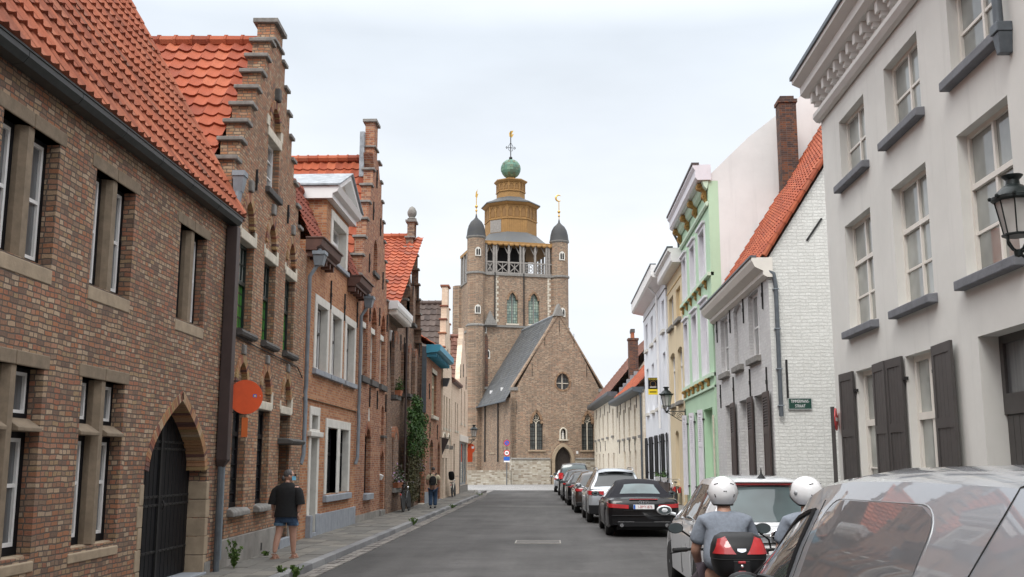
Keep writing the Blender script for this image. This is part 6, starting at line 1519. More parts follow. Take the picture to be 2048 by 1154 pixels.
    def handles(s, ys, z, mat):
        for y in ys:
            for sd in (1, -1):
                x = sd * (s.hw * table(s.wtab, y) * .99 + .012); MB().tube([(x - sd * .02, y - .1, z), (x, y - .08, z), (x, y + .08, z), (x - sd * .02, y + .1, z)], .013, 6).build('door_handle', mat, s.h, smooth=True)
    def seams(s, ys, z0, z1):
        for y in ys:
            for sd in (1, -1):
                w = s.hw * table(s.wtab, y)
                P = []
                for i in range(6):
                    z = lerp(z0, z1, i / 5); zd = table(s.deck, y); zl = .2; k = (z - zl) / (zd - zl)
                    f = lerp(.985, 1, min(1, k / .45)) if k < .45 else lerp(1, .968, min(1, (k - .45) / .4)); P.append((sd * (w * f + .0015), y, z))
                MB().tube(P, .004, 4).build('door_seam', 'rubber', s.h)
# ---- black convertible
wt_ = lambda Lc, a=.86, b=.955, c=.985: [(0, a), (.06, b), (.25, c), (.8, 1), (Lc - 1.1, 1), (Lc - .45, .96), (Lc - .12, .84), (Lc, .70)]
c = Car('convertible_car', 'shiny black convertible with dark blue-black fabric roof and a red and white plate', (2.27, 26.25, 0), radians(.6), 4.62, .925,
        [(0, .70), (.03, .86), (.1, .925), (.5, .945), (1.0, .95), (2.6, .93), (3.2, .90), (4.3, .74), (4.55, .62), (4.62, .5)], wt_(4.62), 
        [(.86, .93, .70), (1.0, 1.03, .68), (1.15, 1.16, .64), (1.3, 1.27, .60), (1.5, 1.34, .575), (1.8, 1.375, .57), (2.2, 1.375, .57), (2.5, 1.34, .57), (2.85, 1.18, .60), (3.25, .94, .66)], 'car_black', (.92, 3.67), .335, top='soft_top', crown=.03)
c.topglass(0, 3, .32, .95, .74, mat='glass_car_light', off=.012); c.topglass(7, 9, .1, .9, .9, 'windscreen')
c.sideglass(1.75, 2.95, .08, .9); c.lamp(.38, .79, .70, .79, .76, .86, .34)
c.plate(0, .745, '1-BMY-876', -.03)
MB().box(-.5, .5, -.02, .01, .64, .665).build('boot_trim', 'plastic_black', c.h)
mb = MB()
for k in range(4): mb.tube([((k - 1.5) * .058 + .036 * cos(t), -.02, .855 + .036 * sin(t)) for t in [2 * pi * i / 16 for i in range(16)]], .0055, 5, closed=True)
mb.build('ring_badge', 'chrome', c.h, smooth=True)
MB().box(-.35, .35, .02, .06, .925, .94).build('brake_light', 'lens_red', c.h)
dif = MB().prism([(-.62, .26), (.62, .26), (.68, .38), (-.68, .38)], -.035, .1).build('diffuser', 'plastic_black', c.h, bevel=.01)
for sd in (1, -1):
    MB().box(sd * .45 - .2, sd * .45 + .2, -.042, -.036, .375, .39).build('chrome_strip', 'chrome', dif)
    MB().lathe([(.045, -.08), (.05, .1)], (sd * .56, 0, .3), 14, 'y').build('exhaust_pipe', 'chrome', c.h)
MB().box(-.80, .80, -.022, .02, .52, .54).build('bumper_crease', 'car_black', c.h, bevel=.005)
c.mirror(2.85, 1.0, 'car_black'); c.handles((2.15,), .80, 'car_black'); c.seams((1.75, 2.98), .3, .92)
# ---- silver sport utility car
c = Car('silver_estate_car', 'silver tall crossover car with roof rails and dark rear window', (1.98, 32.25, 0), radians(1.2), 4.5, .92,
        [(0, .72), (.03, .96), (.08, 1.03), (.5, 1.05), (2.8, 1.03), (3.3, 1.01), (4.2, .86), (4.42, .68), (4.5, .5)], wt_(4.5), 
        [(.07, 1.04, .80), (.16, 1.16, .75), (.26, 1.32, .70), (.38, 1.48, .645), (.52, 1.57, .61), (.9, 1.625, .59), (1.6, 1.64, .585), (2.3, 1.63, .585), (2.6, 1.59, .59), (3.0, 1.34, .63), (3.4, 1.03, .68)], 'car_silver', (.86, 3.5), .36, sill=.26)
c.topglass(0, 4, .14, .9, .97); c.topglass(8, 10, .1, .92, .92, 'windscreen'); c.sideglass(.62, 1.28, .1, .93, (.06, 0)); c.sideglass(1.34, 2.2, .1, .93); c.sideglass(2.26, 3.2, .1, .93)
c.lamp(.42, .84, .86, .98, .88, .99, .36); c.plate(0, .62)
MB().prism([(-.86, .28), (.86, .28), (.88, .56), (-.88, .56)], -.03, .12).build('rear_bumper', 'plastic_black', c.h, bevel=.02)
MB().box(-.55, .55, .30, .48, 1.575, 1.60).build('roof_spoiler', 'car_silver', c.h, bevel=.01)
for sd in (1, -1): MB().tube([(sd * .56, .55, 1.60), (sd * .56, .75, 1.675), (sd * .555, 2.2, 1.685), (sd * .56, 2.45, 1.62)], .018, 8).build('roof_rail', 'chrome', c.h, smooth=True)
c.mirror(2.85, 1.1, 'car_silver'); c.handles((1.3, 2.25), .93, 'car_silver'); c.seams((1.3, 2.22, 3.1), .35, 1.0)
# ---- two hatchbacks and others ahead
def hatch(label, loc, paint, Lc=4.2, H=1.48, name='hatchback_car', rz=0, trim=None, hw=.88, k=1.):
    c = Car(name, label, loc, radians(rz), Lc, hw, [(0, .66), (.03, .88), (.08, .95), (.5, .96), (2.6, .94), (3.1, .92), (Lc - .3, .76), (Lc - .08, .62), (Lc, .5)], wt_(Lc),
            [(.07, .95, .76), (.18, 1.07, .71), (.3, 1.22, .66), (.45, H - .1, .6), (.62, H - .04, .58), (1.2, H, .56), (1.9, H, .56), (2.3, H - .05, .57), (2.75, 1.2, .61), (3.25, .94, .67)], paint, (.78, Lc - .85), .32)
    c.topglass(0, 3, .14, .95, .95); c.topglass(7, 9, .1, .92, .9, 'windscreen'); c.sideglass(.65, 1.2, .1, .93, (.08, 0), rim=trim); c.sideglass(1.26, 2.0, .1, .93, rim=trim); c.sideglass(2.06, 3.0, .1, .93, rim=trim)
    c.lamp(.45, .8, .80, .90, .82, .91, .3); c.plate(0, .5 if H < 1.5 else .7); c.mirror(2.75, .99, paint); c.handles((1.2, 2.05), .83, paint)
    MB().prism([(-.8, .27), (.8, .27), (.82, .42), (-.82, .42)], -.025, .1).build('rear_bumper', 'plastic_black', c.h, bevel=.02)
    return c
hatch('dark brown car tucked in front of the silver crossover', (1.68, 38.6, 0), 'car_brown', 4.2, 1.5, rz=1)
hatch('black compact car with bright red tail light ahead of the dark brown car', (1.50, 45.6, 0), 'car_black', 4.4, 1.46, rz=1, trim=(.012, 'chrome'))
hatch('dark car with silver window trim between the black compact and the tall dark van', (1.34, 51.6, 0), 'car_dark', 4.4, 1.52, 'estate_car', 1, trim=(.016, 'chrome'))
c = Car('people_carrier', 'tall dark people carrier near the far end of the parked row', (1.25, 60.2, 0), 0, 4.7, .95, [(0, .8), (.03, 1.0), (.1, 1.1), (3.4, 1.08), (4.3, .95), (4.62, .7), (4.7, .5)], wt_(4.7),
        [(.05, 1.1, .86), (.1, 1.3, .82), (.16, 1.55, .76), (.26, 1.76, .70), (.5, 1.83, .68), (2.6, 1.84, .67), (3.0, 1.8, .67), (3.5, 1.5, .7), (4.1, 1.06, .75)], 'car_dark', (.9, 3.8), .34, glass='glass_car_light')
c.topglass(0, 3, .12, .95, .97); c.topglass(6, 8, .1, .9, .9, 'windscreen'); c.sideglass(.4, 1.6, .1, .93); c.sideglass(1.7, 2.8, .1, .93); c.lamp(.66, .88, .95, 1.3, .95, 1.3, .15); c.mirror(3.3, 1.2, 'car_dark'); c.plate(0, .8)
hatch('farthest grey car at the end of the parked row, before the church', (.95, 67.5, 0), 'car_grey', 4.0, 1.45, 'small_car')
# ---- white family hatch right in front of the scooters
c = Car('white_family_car', 'white tall family hatchback stopped in front of the scooter riders', (2.74, 13.0, 0), radians(1.0), 4.28, .90,
        [(0, .70), (.03, .95), (.09, 1.03), (.6, 1.05), (2.4, 1.02), (3.0, 1.00), (3.9, .84), (4.18, .66), (4.28, .5)], wt_(4.28),
        [(.08, 1.04, .78), (.16, 1.14, .745), (.26, 1.28, .70), (.37, 1.42, .655), (.46, 1.52, .62), (.62, 1.575, .60), (1.1, 1.615, .585), (1.7, 1.625, .58), (2.1, 1.6, .58), (2.5, 1.46, .60), (3.0, 1.22, .64), (3.45, 1.0, .70)], 'car_white', (.80, 3.42), .325, sill=.22)
c.topglass(0, 4, .1, .93, .97, mat='glass_car_light'); c.topglass(8, 11, .08, .95, .92, 'windscreen')
c.sideglass(.50, 1.02, .12, .95, (.1, 0), rim=(.009, 'chrome')); c.sideglass(1.1, 1.95, .1, .95, rim=(.009, 'chrome')); c.sideglass(2.02, 3.05, .1, .95, rim=(.009, 'chrome'))
c.lamp(.60, .80, .84, 1.06, .86, 1.06, .3)
MB().box(-.42, .42, .40, .52, 1.535, 1.565).build('brake_light', 'lens_red', c.h, bevel=.006)
MB().box(-.62, .62, .38, .56, 1.566, 1.585).build('roof_spoiler', 'car_white', c.h, bevel=.006)
MB().tube([(-.5, -.012, .93), (.5, -.012, .93)], .022, 8).build('chrome_bar', 'chrome', c.h, smooth=True)
bd = MB().tube([(.075 * cos(t), -.04, .93 + .075 * sin(t)) for t in [2 * pi * i / 24 for i in range(24)]], .012, 6, closed=True).build('round_badge', 'chrome', c.h, smooth=True)
MB().lathe([(0, 0), (.068, 0), (.068, .01)], (0, -.035, .93), 20, 'y').build('badge_ground', 'paint_black', bd)
MB().prism([(-.09, .925), (.01, .925), (-.005, .91), (.09, .935), (-.01, .935), (.005, .95)], -.052, -.04).build('badge_bolt', 'chrome', bd)
c.plate(0, .76, None, -.03)
MB().box(-.56, .56, -.02, .01, .835, .85).build('tailgate_crease', 'rubber', c.h)
MB().box(-.70, .70, -.015, .012, .575, .582).build('bumper_seam', 'rubber', c.h)
c.mirror(2.8, 1.12, 'car_white', out=.15); c.handles((1.05, 2.0), .90, 'car_white'); c.seams((1.06, 1.98, 3.1), .3, 1.0)
MB().lathe([(.06, 0), (.035, .03), (.012, .06), (.006, .13), (0, .14)], (0, .75, 1.615), 10).build('aerial', 'plastic_black', c.h)
MB().tube([(-.05, .15, 1.09), (.28, .12, 1.10), (.45, .13, 1.11)], .009, 5).build('wiper', 'plastic_black', c.h)
MB().prism([(-.74, .27), (.74, .27), (.76, .38), (-.76, .38)], -.02, .1).build('rear_bumper', 'plastic_black', c.h, bevel=.02)
# ---- silver panel van in the right foreground
c = Car('panel_van', 'large silver grey panel van in the right foreground with blind side panel', (2.28, 2.62, 0), radians(.5), 5.45, .93,
        [(0, .9), (.04, 1.06), (.1, 1.12), (4.3, 1.10), (4.7, 1.04), (5.2, .9), (5.38, .7), (5.45, .5)], [(0, .84), (.04, .90), (.16, .95), (.45, .985), (.9, 1), (4.4, 1), (5.0, .95), (5.3, .84), (5.45, .72)],
        [(.05, 1.12, .80), (.07, 1.3, .77), (.1, 1.5, .73), (.16, 1.64, .69), (.28, 1.715, .67), (.5, 1.74, .67), (1.2, 1.762, .675), (2.2, 1.765, .67), (3.1, 1.752, .67), (3.7, 1.712, .665), (4.05, 1.64, .665), (4.32, 1.49, .69), (4.68, 1.24, .75), (4.95, 1.06, .80)], 'car_grey', (.95, 4.55), .32, soft=.13, belt=.985, crown=.035, cat='van', group=None)
c.sideglass(3.62, 4.72, .10, .9, (.02, -.1), rim=(.016, 'plastic_black'))
c.topglass(10, 13, .15, .92, .9, 'windscreen')
c.topglass(0, 4, .2, .92, .8)
# pressed blind panel on the side: raised lip all round, in darker grey to read as groove shading, skin inside it
def lip(y0, y1, t0, t1, sd, off, r, n=6):
    P = []; cr = .22
    for cy_, ct, a0 in ((y1 - cr, t1 - cr * 1.1, 0), (y0 + cr, t1 - cr * 1.1, 90), (y0 + .08, t0 + .08, 180), (y1 - .08, t0 + .08, 270)):
        rr = cr if a0 < 180 else .08
        for i in range(n + 1):
            a = radians(a0 + 90 * i / n); P.append(c.side(cy_ + rr * cos(a), min(.99, max(0, ct + rr * 1.1 * sin(a))), off, sd))
    return P
for sd in (-1, 1):
    if sd < 0: P = lip(1.72, 3.42, .05, .99, sd, .0, .012)
    if sd < 0: q = MB().tube(P, .004, 6, closed=True).build('panel_lip', 'rim_grey', c.h, smooth=True)
    P = [c.side(1.36 - .22 * i / 10, i / 10, .001, sd) for i in range(11)] + [(sd * (.672 - .045), 1.12, 1.762 - .045), (sd * (.672 - .13), 1.10, 1.757)]; MB().tube(P, .0035, 5).build('door_seam', 'rubber', c.h)
    P = [c.side(3.52, i / 10, .001, sd) for i in range(11)]; MB().tube(P, .0035, 5).build('door_seam', 'rubber', c.h)
def skin_panel(u, v):
    k = max(0, (v - .78) / .22); m_ = .20 * (1 - sqrt(max(0, 1 - k * k))); return c.side(lerp(1.74 + m_, 3.40 - m_, u), lerp(.06, .975, v), .0025, -1)
MB().grid(skin_panel, 16, 14).build('blind_panel', 'car_panel', c.h, smooth=True)
c.lamp(.74, .88, .86, 1.02, .86, 1.02, .05)
c.mirror(4.35, 1.04, 'plastic_black', out=.10); c.handles((1.6, 3.45), .95, 'plastic_black'); c.plate(0, .75)
MB().lathe([(.045, 0), (.04, .012), (.02, .02)], (.10, 1.25, 1.785), 12).tube([(.10, 1.25, 1.795), (.32, 1.1, 2.17)], .0045, 5).build('aerial', 'plastic_black', c.h)
MB().prism([(-.84, .3), (.84, .3), (.86, .55), (-.86, .55)], -.03, .1).build('rear_bumper', 'plastic_black', c.h, bevel=.02)
# ================================================================ PEOPLE
def skinmesh(V, E, sub=2, root=0):
    """grow one continuous surface over a skeleton; returns (verts, faces)"""
    me = bpy.data.meshes.new('tmp'); me.from_pydata([v[0] for v in V], E, []); o = bpy.data.objects.new('tmp', me); C.objects.link(o)
    o.modifiers.new('s', 'SKIN').branch_smoothing = .6
    for i, v in enumerate(V):
        r = v[1]; d = me.skin_vertices[0].data[i]; d.radius = r if isinstance(r, tuple) else (r, r); d.use_root = i == root
    if sub: m = o.modifiers.new('u', 'SUBSURF'); m.levels = sub; m.render_levels = sub
    dg = bpy.context.evaluated_depsgraph_get(); ev_ = o.evaluated_get(dg); m2 = bpy.data.meshes.new_from_object(ev_)
    out = ([v.co[:] for v in m2.vertices], [list(p.vertices) for p in m2.polygons])
    bpy.data.objects.remove(o); bpy.data.meshes.remove(m2); return out
def chain(*pts): return list(pts), [(i, i + 1) for i in range(len(pts) - 1)]
def hand(mb, w, d, side, curl=.5):
    """palm, four bent fingers of unequal length and a thumb off the side; w wrist, d pointing direction"""
    w = Vector(w); d = Vector(d).normalized(); sdv = Vector((side, 0, 0)); sdv = (sdv - d * sdv.dot(d)).normalized(); nrm = d.cross(sdv) * side
    V = [(w, (.026, .020)), (w + d * .045, (.036, .016)), (w + d * .085, (.040, .014))]; E = [(0, 1), (1, 2)]
    mb.add(*skinmesh(V, E, 2))
    for k, (off, L) in enumerate(((-.028, .07), (-.010, .08), (.009, .076), (.026, .06))):
        a = w + d * .082 + sdv * off * -1; V = [(a - d * .02, .0095)]; dd = d.copy()
        for j in range(3):
            dd = (dd + nrm * -curl * .55).normalized(); a = a + dd * L * (.42, .33, .25)[j]; V.append((a, (.0092, .0085, .0075)[j]))
        mb.add(*skinmesh(V, [(0, 1), (1, 2), (2, 3)], 1))
    a = w + d * .03 - sdv * .03 * 1; V = [(a + sdv * .015, .012), (a + (d * .6 - sdv) * .022, .011), (a + (d * .6 - sdv) * .022 + (d - sdv * .25 - nrm * .4) * .035, .0095), (a + (d * .6 - sdv) * .022 + (d - nrm * .7) * .055, .008)]
    mb.add(*skinmesh(V, [(0, 1), (1, 2), (2, 3)], 1))
def head(mb, c, yaw=0, pitch=0, s=1.):
    """head with brow, nose, lips, ears, facing +y before turning"""
    M = Matrix.Translation(c) @ Matrix.Rotation(yaw, 4, 'Z') @ Matrix.Rotation(pitch, 4, 'X') @ Matrix.Scale(s, 4)
    n0 = len(mb.v)
    def f(u, v):
        t, p = pi * v, 2 * pi * u; x, y, z = .076 * sin(t) * cos(p), .095 * sin(t) * sin(p), -.118 * cos(t)
        if z < 0: x *= 1 - .30 * (-z / .118) ** 2; y = y * (1 - .12 * (-z / .118)) + .012 * (-z / .118)
        if y > .05: y += .004 * cos(z * 40)
        return (x, y, z)
    mb.grid(f, 24, 16)
    mb.add(*skinmesh([((0, .085, .02), .009), ((0, .104, -.012), .013), ((0, .112, -.026), .014)], [(0, 1), (1, 2)], 1))
    mb.ball((0, .088, -.058), .022, .012, .005, 8, 5).ball((0, .087, -.067), .02, .012, .006, 8, 5)
    for s_ in (1, -1):
        mb.ball((s_ * .078, -.005, -.01), .010, .022, .032, 8, 6); mb.ball((s_ * .03, .080, .012), .013, .010, .009, 8, 6)
    for i in range(n0, len(mb.v)): mb.v[i] = tuple(M @ Vector(mb.v[i]))
    return M
def slim(V, k=.84): return [(q, tuple(x * k for x in r) if isinstance(r, tuple) else r) for q, r in V]
def mbskin(V, E, sub=2, root=0): return MB().add(*skinmesh(V, E, sub, root))
def rings(rows, n=20, caps=True):
    vs = []; 
    for (x, y, z, rx, ry) in rows: vs += [(x + rx * cos(2 * pi * k / n) * (1 + .012 * sin(5 * k + z * 31)), y + ry * sin(2 * pi * k / n) * (1 + .02 * sin(3 * k + z * 47)), z) for k in range(n)]
    m = len(rows); fs = [(i * n + j, i * n + (j + 1) % n, (i + 1) * n + (j + 1) % n, (i + 1) * n + j) for i in range(m - 1) for j in range(n)]
    if caps: fs += [tuple(range(n))[::-1], tuple(range((m - 1) * n, m * n))]
    return vs, fs
# ---- woman on the left pavement
p = thing('person', 'woman in black top, rolled denim shorts and blue face mask on the left pavement', 'person', (-4.83, 18.86, .122), radians(-4), 'pedestrians'); p.scale = (1.04, .98, .915)
V = [((0, 0, .93), (.155, .12)), ((0, .01, 1.12), (.14, .11)), ((0, .0, 1.30), (.16, .11)), ((0, 0, 1.41), (.09, .075)), ((.0, .01, 1.48), .052), ((0, .02, 1.53), .05),
     ((-.19, 0, 1.385), .062), ((-.25, -.01, 1.12), .046), ((-.255, .05, .90), .032), ((.19, -.01, 1.385), .062), ((.245, -.03, 1.12), .046), ((.215, -.01, .88), .032),
     ((-.095, 0, .84), .098), ((-.115, -.02, .50), .066), ((-.135, -.09, .32), .060), ((-.15, -.14, .11), .036),
     ((.095, .0, .84), .098), ((.105, .07, .49), .066), ((.11, .085, .31), .060), ((.115, .10, .09), .036)]
E = [(0, 1), (1, 2), (2, 3), (3, 4), (4, 5), (2, 6), (6, 7), (7, 8), (2, 9), (9, 10), (10, 11), (0, 12), (12, 13), (13, 14), (14, 15), (0, 16), (16, 17), (17, 18), (18, 19)]
b = mbskin(slim(V), E)
hand(b, (.215, -.01, .885), (-.12, -.05, -1), 1, .55); hand(b, (-.255, .05, .905), (0, .12, -1), -1, .5)
M = head(b, (.01, .03, 1.60), radians(-62))
for ax, ay in ((-.15, -.14), (.115, .10)):             # feet
    b.add(*skinmesh([((ax, ay - .045, .045), .036), ((ax + .005, ay + .05, .042), .038), ((ax + .012, ay + .15, .026), .030), ((ax + .014, ay + .19, .02), .018)], [(0, 1), (1, 2), (2, 3)], 1))
b.build('body', 'skin', p, smooth=True, fix=False)
def cloth(V, E, name, mat, par, sub=2, root=0, k=1.16):
    V = [(q, tuple(x * k for x in r) if isinstance(r, tuple) else r * k) for q, r in V]
    return mbskin(V, E, sub, root).build(name, mat, par, smooth=True, fix=False)
tp = MB().add(*rings([(0, -.01, .80, .215, .165), (0, -.01, .86, .212, .165), (0, 0, .98, .20, .155), (0, 0, 1.12, .192, .145), (0, -.005, 1.24, .20, .14), (0, -.005, 1.34, .205, .125), (0, -.005, 1.40, .175, .105), (0, 0, 1.445, .115, .085), (0, .005, 1.475, .075, .068)]))
for s_, ey in ((-1, 0), (1, -.02)):
    tp.tube([(s_ * .09, -.005, 1.385), (s_ * .155, -.005, 1.36), (s_ * .205, -.005 + ey * .5, 1.30), (s_ * .235, -.01 + ey, 1.18), (s_ * .255, -.015 + ey, 1.04)], [.045, .066, .078, .08, .082], 14)
tp.build('black_top', 'cloth_black', p, smooth=True, ang=60)
sh_ = MB().add(*rings([(0, 0, .70, .17, .12), (0, 0, .78, .195, .145), (0, 0, .88, .195, .145), (0, 0, .95, .18, .135)]))
for x, y in ((-.100, -.004), (.100, .015)): sh_.add(*rings([(x * 1.1, y * 1.6, .635, .098, .098), (x, y, .74, .105, .11), (x * .9, 0, .84, .10, .12)]))
sh_.build('shorts', 'denim', p, smooth=True, ang=60)
mb = MB()
for x, y in ((-.112, -.008), (.108, .03)): mb.lathe([(.098, .632), (.103, .635), (.105, .685), (.098, .69)], (x, y, 0), 16)
mb.each('shorts_cuff', 'denim_pale', p, smooth=True)
mb = MB().grid(lambda u, v: (.083 * sin(pi * v) * cos(2 * pi * u), .100 * sin(pi * v) * sin(2 * pi * u) * (1 if sin(2 * pi * u) < 0 else .62), .022 - .112 * cos(pi * v) * (1 if v > .5 else .8)), 24, 12)
mb.ball((0, -.10, -.045), .04, .035, .05, 10, 8).xf(M); mb.build('hair', 'hair_grey', p, smooth=True)
mb = MB().grid(lambda u, v: (.076 * cos(pi * u) * 1.0, .03 + .085 * sin(pi * u) * (1 - .1 * v) + .01, -.085 + .08 * v), 12, 4).xf(M); mb.build('face_mask', 'mask_blue', p, smooth=True)
mb = MB().box(-.075, -.005, .098, .112, .0, .035).box(.005, .075, .098, .112, .0, .035).box(-.08, -.074, -.01, .1, .02, .028).box(.074, .08, -.01, .1, .02, .028).xf(M); mb.build('sunglasses', 'plastic_black', p)
for ax, ay, rz in ((-.15, -.14, 0), (.115, .10, 0)):
    sn = MB().hexa([(ax - .045, ay - .09, .0), (ax + .045, ay - .09, .0), (ax + .06, ay + .13, .0), (ax + .02, ay + .21, .0), (ax - .035, ay + .15, .0)], [(ax - .045, ay - .09, .022), (ax + .045, ay - .09, .022), (ax + .06, ay + .13, .018), (ax + .02, ay + .21, .018), (ax - .035, ay + .15, .018)])
    sn.tube([(ax - .05, ay + .09, .01), (ax - .03, ay + .1, .065), (ax + .03, ay + .1, .066), (ax + .058, ay + .09, .01)], .012, 6).tube([(ax - .05, ay + .04, .01), (ax - .03, ay + .05, .078), (ax + .03, ay + .05, .078), (ax + .056, ay + .04, .01)], .012, 6)
    sn.tube([(ax + .042 * cos(t), ay - .02 + .05 * sin(t), .095) for t in [2 * pi * i / 12 for i in range(12)]], .009, 6, closed=True).build('sandal', 'sandal_tan', p, smooth=True)
# ---- man with backpack further up
p = thing('person', 'man in cream shirt and dark jeans wearing a backpack, walking away up the pavement', 'person', (-4.62, 40.2, .122), radians(4), 'pedestrians'); p.scale = (.93, .93, .885)
V = [((0, 0, .95), (.15, .11)), ((0, .01, 1.15), (.14, .105)), ((0, .01, 1.33), (.165, .11)), ((0, .01, 1.44), (.08, .07)), ((0, .02, 1.52), .052), ((0, .03, 1.56), .05),
     ((-.20, 0, 1.40), .06), ((-.26, .02, 1.13), .045), ((-.2, .16, .98), .032), ((.20, 0, 1.40), .06), ((.27, .02, 1.13), .045), ((.2, .2, 1.02), .032),
     ((-.09, 0, .86), .09), ((-.09, .04, .48), .06), ((-.09, -.06, .1), .04), ((.09, 0, .86), .09), ((.09, .08, .48), .06), ((.085, .04, .1), .04)]
E = [(0, 1), (1, 2), (2, 3), (3, 4), (4, 5), (2, 6), (6, 7), (7, 8), (2, 9), (9, 10), (10, 11), (0, 12), (12, 13), (13, 14), (0, 15), (15, 16), (16, 17)]
b = mbskin(slim(V), E); hand(b, (-.2, .16, .98), (.5, 1, .1), -1, .6); hand(b, (.2, .2, 1.02), (-.5, 1, .2), 1, .6); M = head(b, (0, .03, 1.635), radians(8))
b.build('body', 'skin', p, smooth=True, fix=False)
cloth([((0, 0, .93), (.175, .135)), ((0, .005, 1.12), (.165, .13)), ((0, 0, 1.3), (.185, .125)), ((0, 0, 1.46), (.08, .07)), ((-.205, 0, 1.4), .077), ((-.25, .01, 1.2), .07), ((.205, 0, 1.4), .077), ((.258, .01, 1.2), .07)], [(0, 1), (1, 2), (2, 3), (2, 4), (4, 5), (2, 6), (6, 7)], 'shirt', 'cloth_cream', p)
cloth([((0, 0, .92), (.17, .125)), ((-.092, .01, .82), .108), ((-.092, .05, .47), .082), ((-.092, -.05, .10), .075), ((.092, .01, .82), .108), ((.092, .09, .47), .082), ((.087, .05, .10), .075)], [(0, 1), (1, 2), (2, 3), (0, 4), (4, 5), (5, 6)], 'jeans', 'denim', p)
MB().grid(lambda u, v: (.084 * sin(pi * v) * cos(2 * pi * u), .102 * sin(pi * v) * sin(2 * pi * u) * (1 if sin(2 * pi * u) < 0 else .8), .018 - .116 * cos(pi * v) * (1 if v > .5 else .6)), 20, 10).xf(M).build('hair', 'hair_dark', p, smooth=True)
for x, y in ((-.09, -.05), (.087, .05)): mbskin([((x, y - .05, .045), .045), ((x, y + .06, .045), .046), ((x + .005, y + .17, .03), .032)], [(0, 1), (1, 2)], 1).build('shoe', 'cloth_navy', p, smooth=True, fix=False)
bp = thing('backpack', 'black backpack on the back of the man in the cream shirt', 'backpack', (-4.62, 40.2, .122), radians(4)); bp.scale = (.93, .93, .885)
mbskin([((0, -.20, .98), (.15, .09)), ((0, -.215, 1.18), (.165, .10)), ((0, -.19, 1.40), (.13, .07))], [(0, 1), (1, 2)], 2).build('pack', 'cloth_black', bp, smooth=True, fix=False)
for s_ in (1, -1): MB().tube([(s_ * .10, -.14, 1.42), (s_ * .13, -.04, 1.495), (s_ * .13, .08, 1.46), (s_ * .15, .14, 1.3), (s_ * .17, .06, 1.1), (s_ * .14, -.1, 1.0)], .022, 6).build('strap', 'cloth_black', bp, smooth=True)
MB().box(-.1, .1, -.325, -.30, .98, 1.12).build('pocket', 'cloth_black', bp, bevel=.015)
# ---- scooters and riders
def helmet(p, c, yaw, pitch=0):
    M = Matrix.Translation(c) @ Matrix.Rotation(yaw, 4, 'Z') @ Matrix.Rotation(pitch, 4, 'X'); 
    def sh(u, v, r=1., lo=-.55):
        p_, t = 2 * pi * u, v
        z = lerp(lo, 1, t); rr = sqrt(max(0, 1 - z * z)); fx = 1.
        return (.130 * rr * cos(p_) * r, (.150 * rr * sin(p_)) * r + .0, .140 * z * r)
    def shell(u, v):
        y = sin(2 * pi * u); lo = -.78 if y < .25 else -.78 + (y - .25) * .95
        v2 = sin(v * pi / 2); return sh(u, v2, 1., lo)
    s_ = MB().grid(shell, 40, 14).xf(M).build('helmet', 'helmet_white', p, smooth=True, weld=True)
    MB().grid(lambda u, v: sh(u, v * .35, .965, -.80), 32, 4).xf(M).build('helmet_lining', 'cloth_black', s_, smooth=True)
    P = [(x * 1.0, y, z) for x, y, z in [shell(i / 40, 0) for i in range(40)]]
    MB().tube(P, .009, 6, closed=True).xf(M).build('helmet_rim', 'plastic_black', s_, smooth=True)
    mb = MB().grid(lambda u, v: tuple(q * 1.03 for q in sh(.11 + .28 * u, lerp(.42, .66, v), 1., -.5)), 16, 5).xf(M); mb.build('visor', 'glass_car', s_, smooth=True)
    mb = MB()
    for (u, v, du, dv) in ((.62, .66, .05, .05), (.88, .66, -.05, .05), (.645, .16, -.008, .12), (.855, .16, .008, .12)):
        a = Vector(sh(u, v)); b_ = Vector(sh(u + du, v + dv)); mb.tube([a * 1.005, (a + b_) * .508, b_ * 1.005], .0045, 5)
    mb.tube([tuple(Vector(sh(.735, .40)) * 1.006), tuple(Vector(sh(.748, .40)) * 1.006)], .005, 5).tube([tuple(Vector(sh(.755, .40)) * 1.006), tuple(Vector(sh(.768, .40)) * 1.006)], .005, 5)
    mb.xf(M).each('helmet_vent', 'plastic_black', s_)
    mb = MB()
    for u in (.02, .48): mb.ball(tuple(Vector(sh(u, .34)) * 1.0), .012, .02, .02, 8, 6)
    mb.xf(M).each('visor_pivot', 'rim_grey', s_, smooth=True)
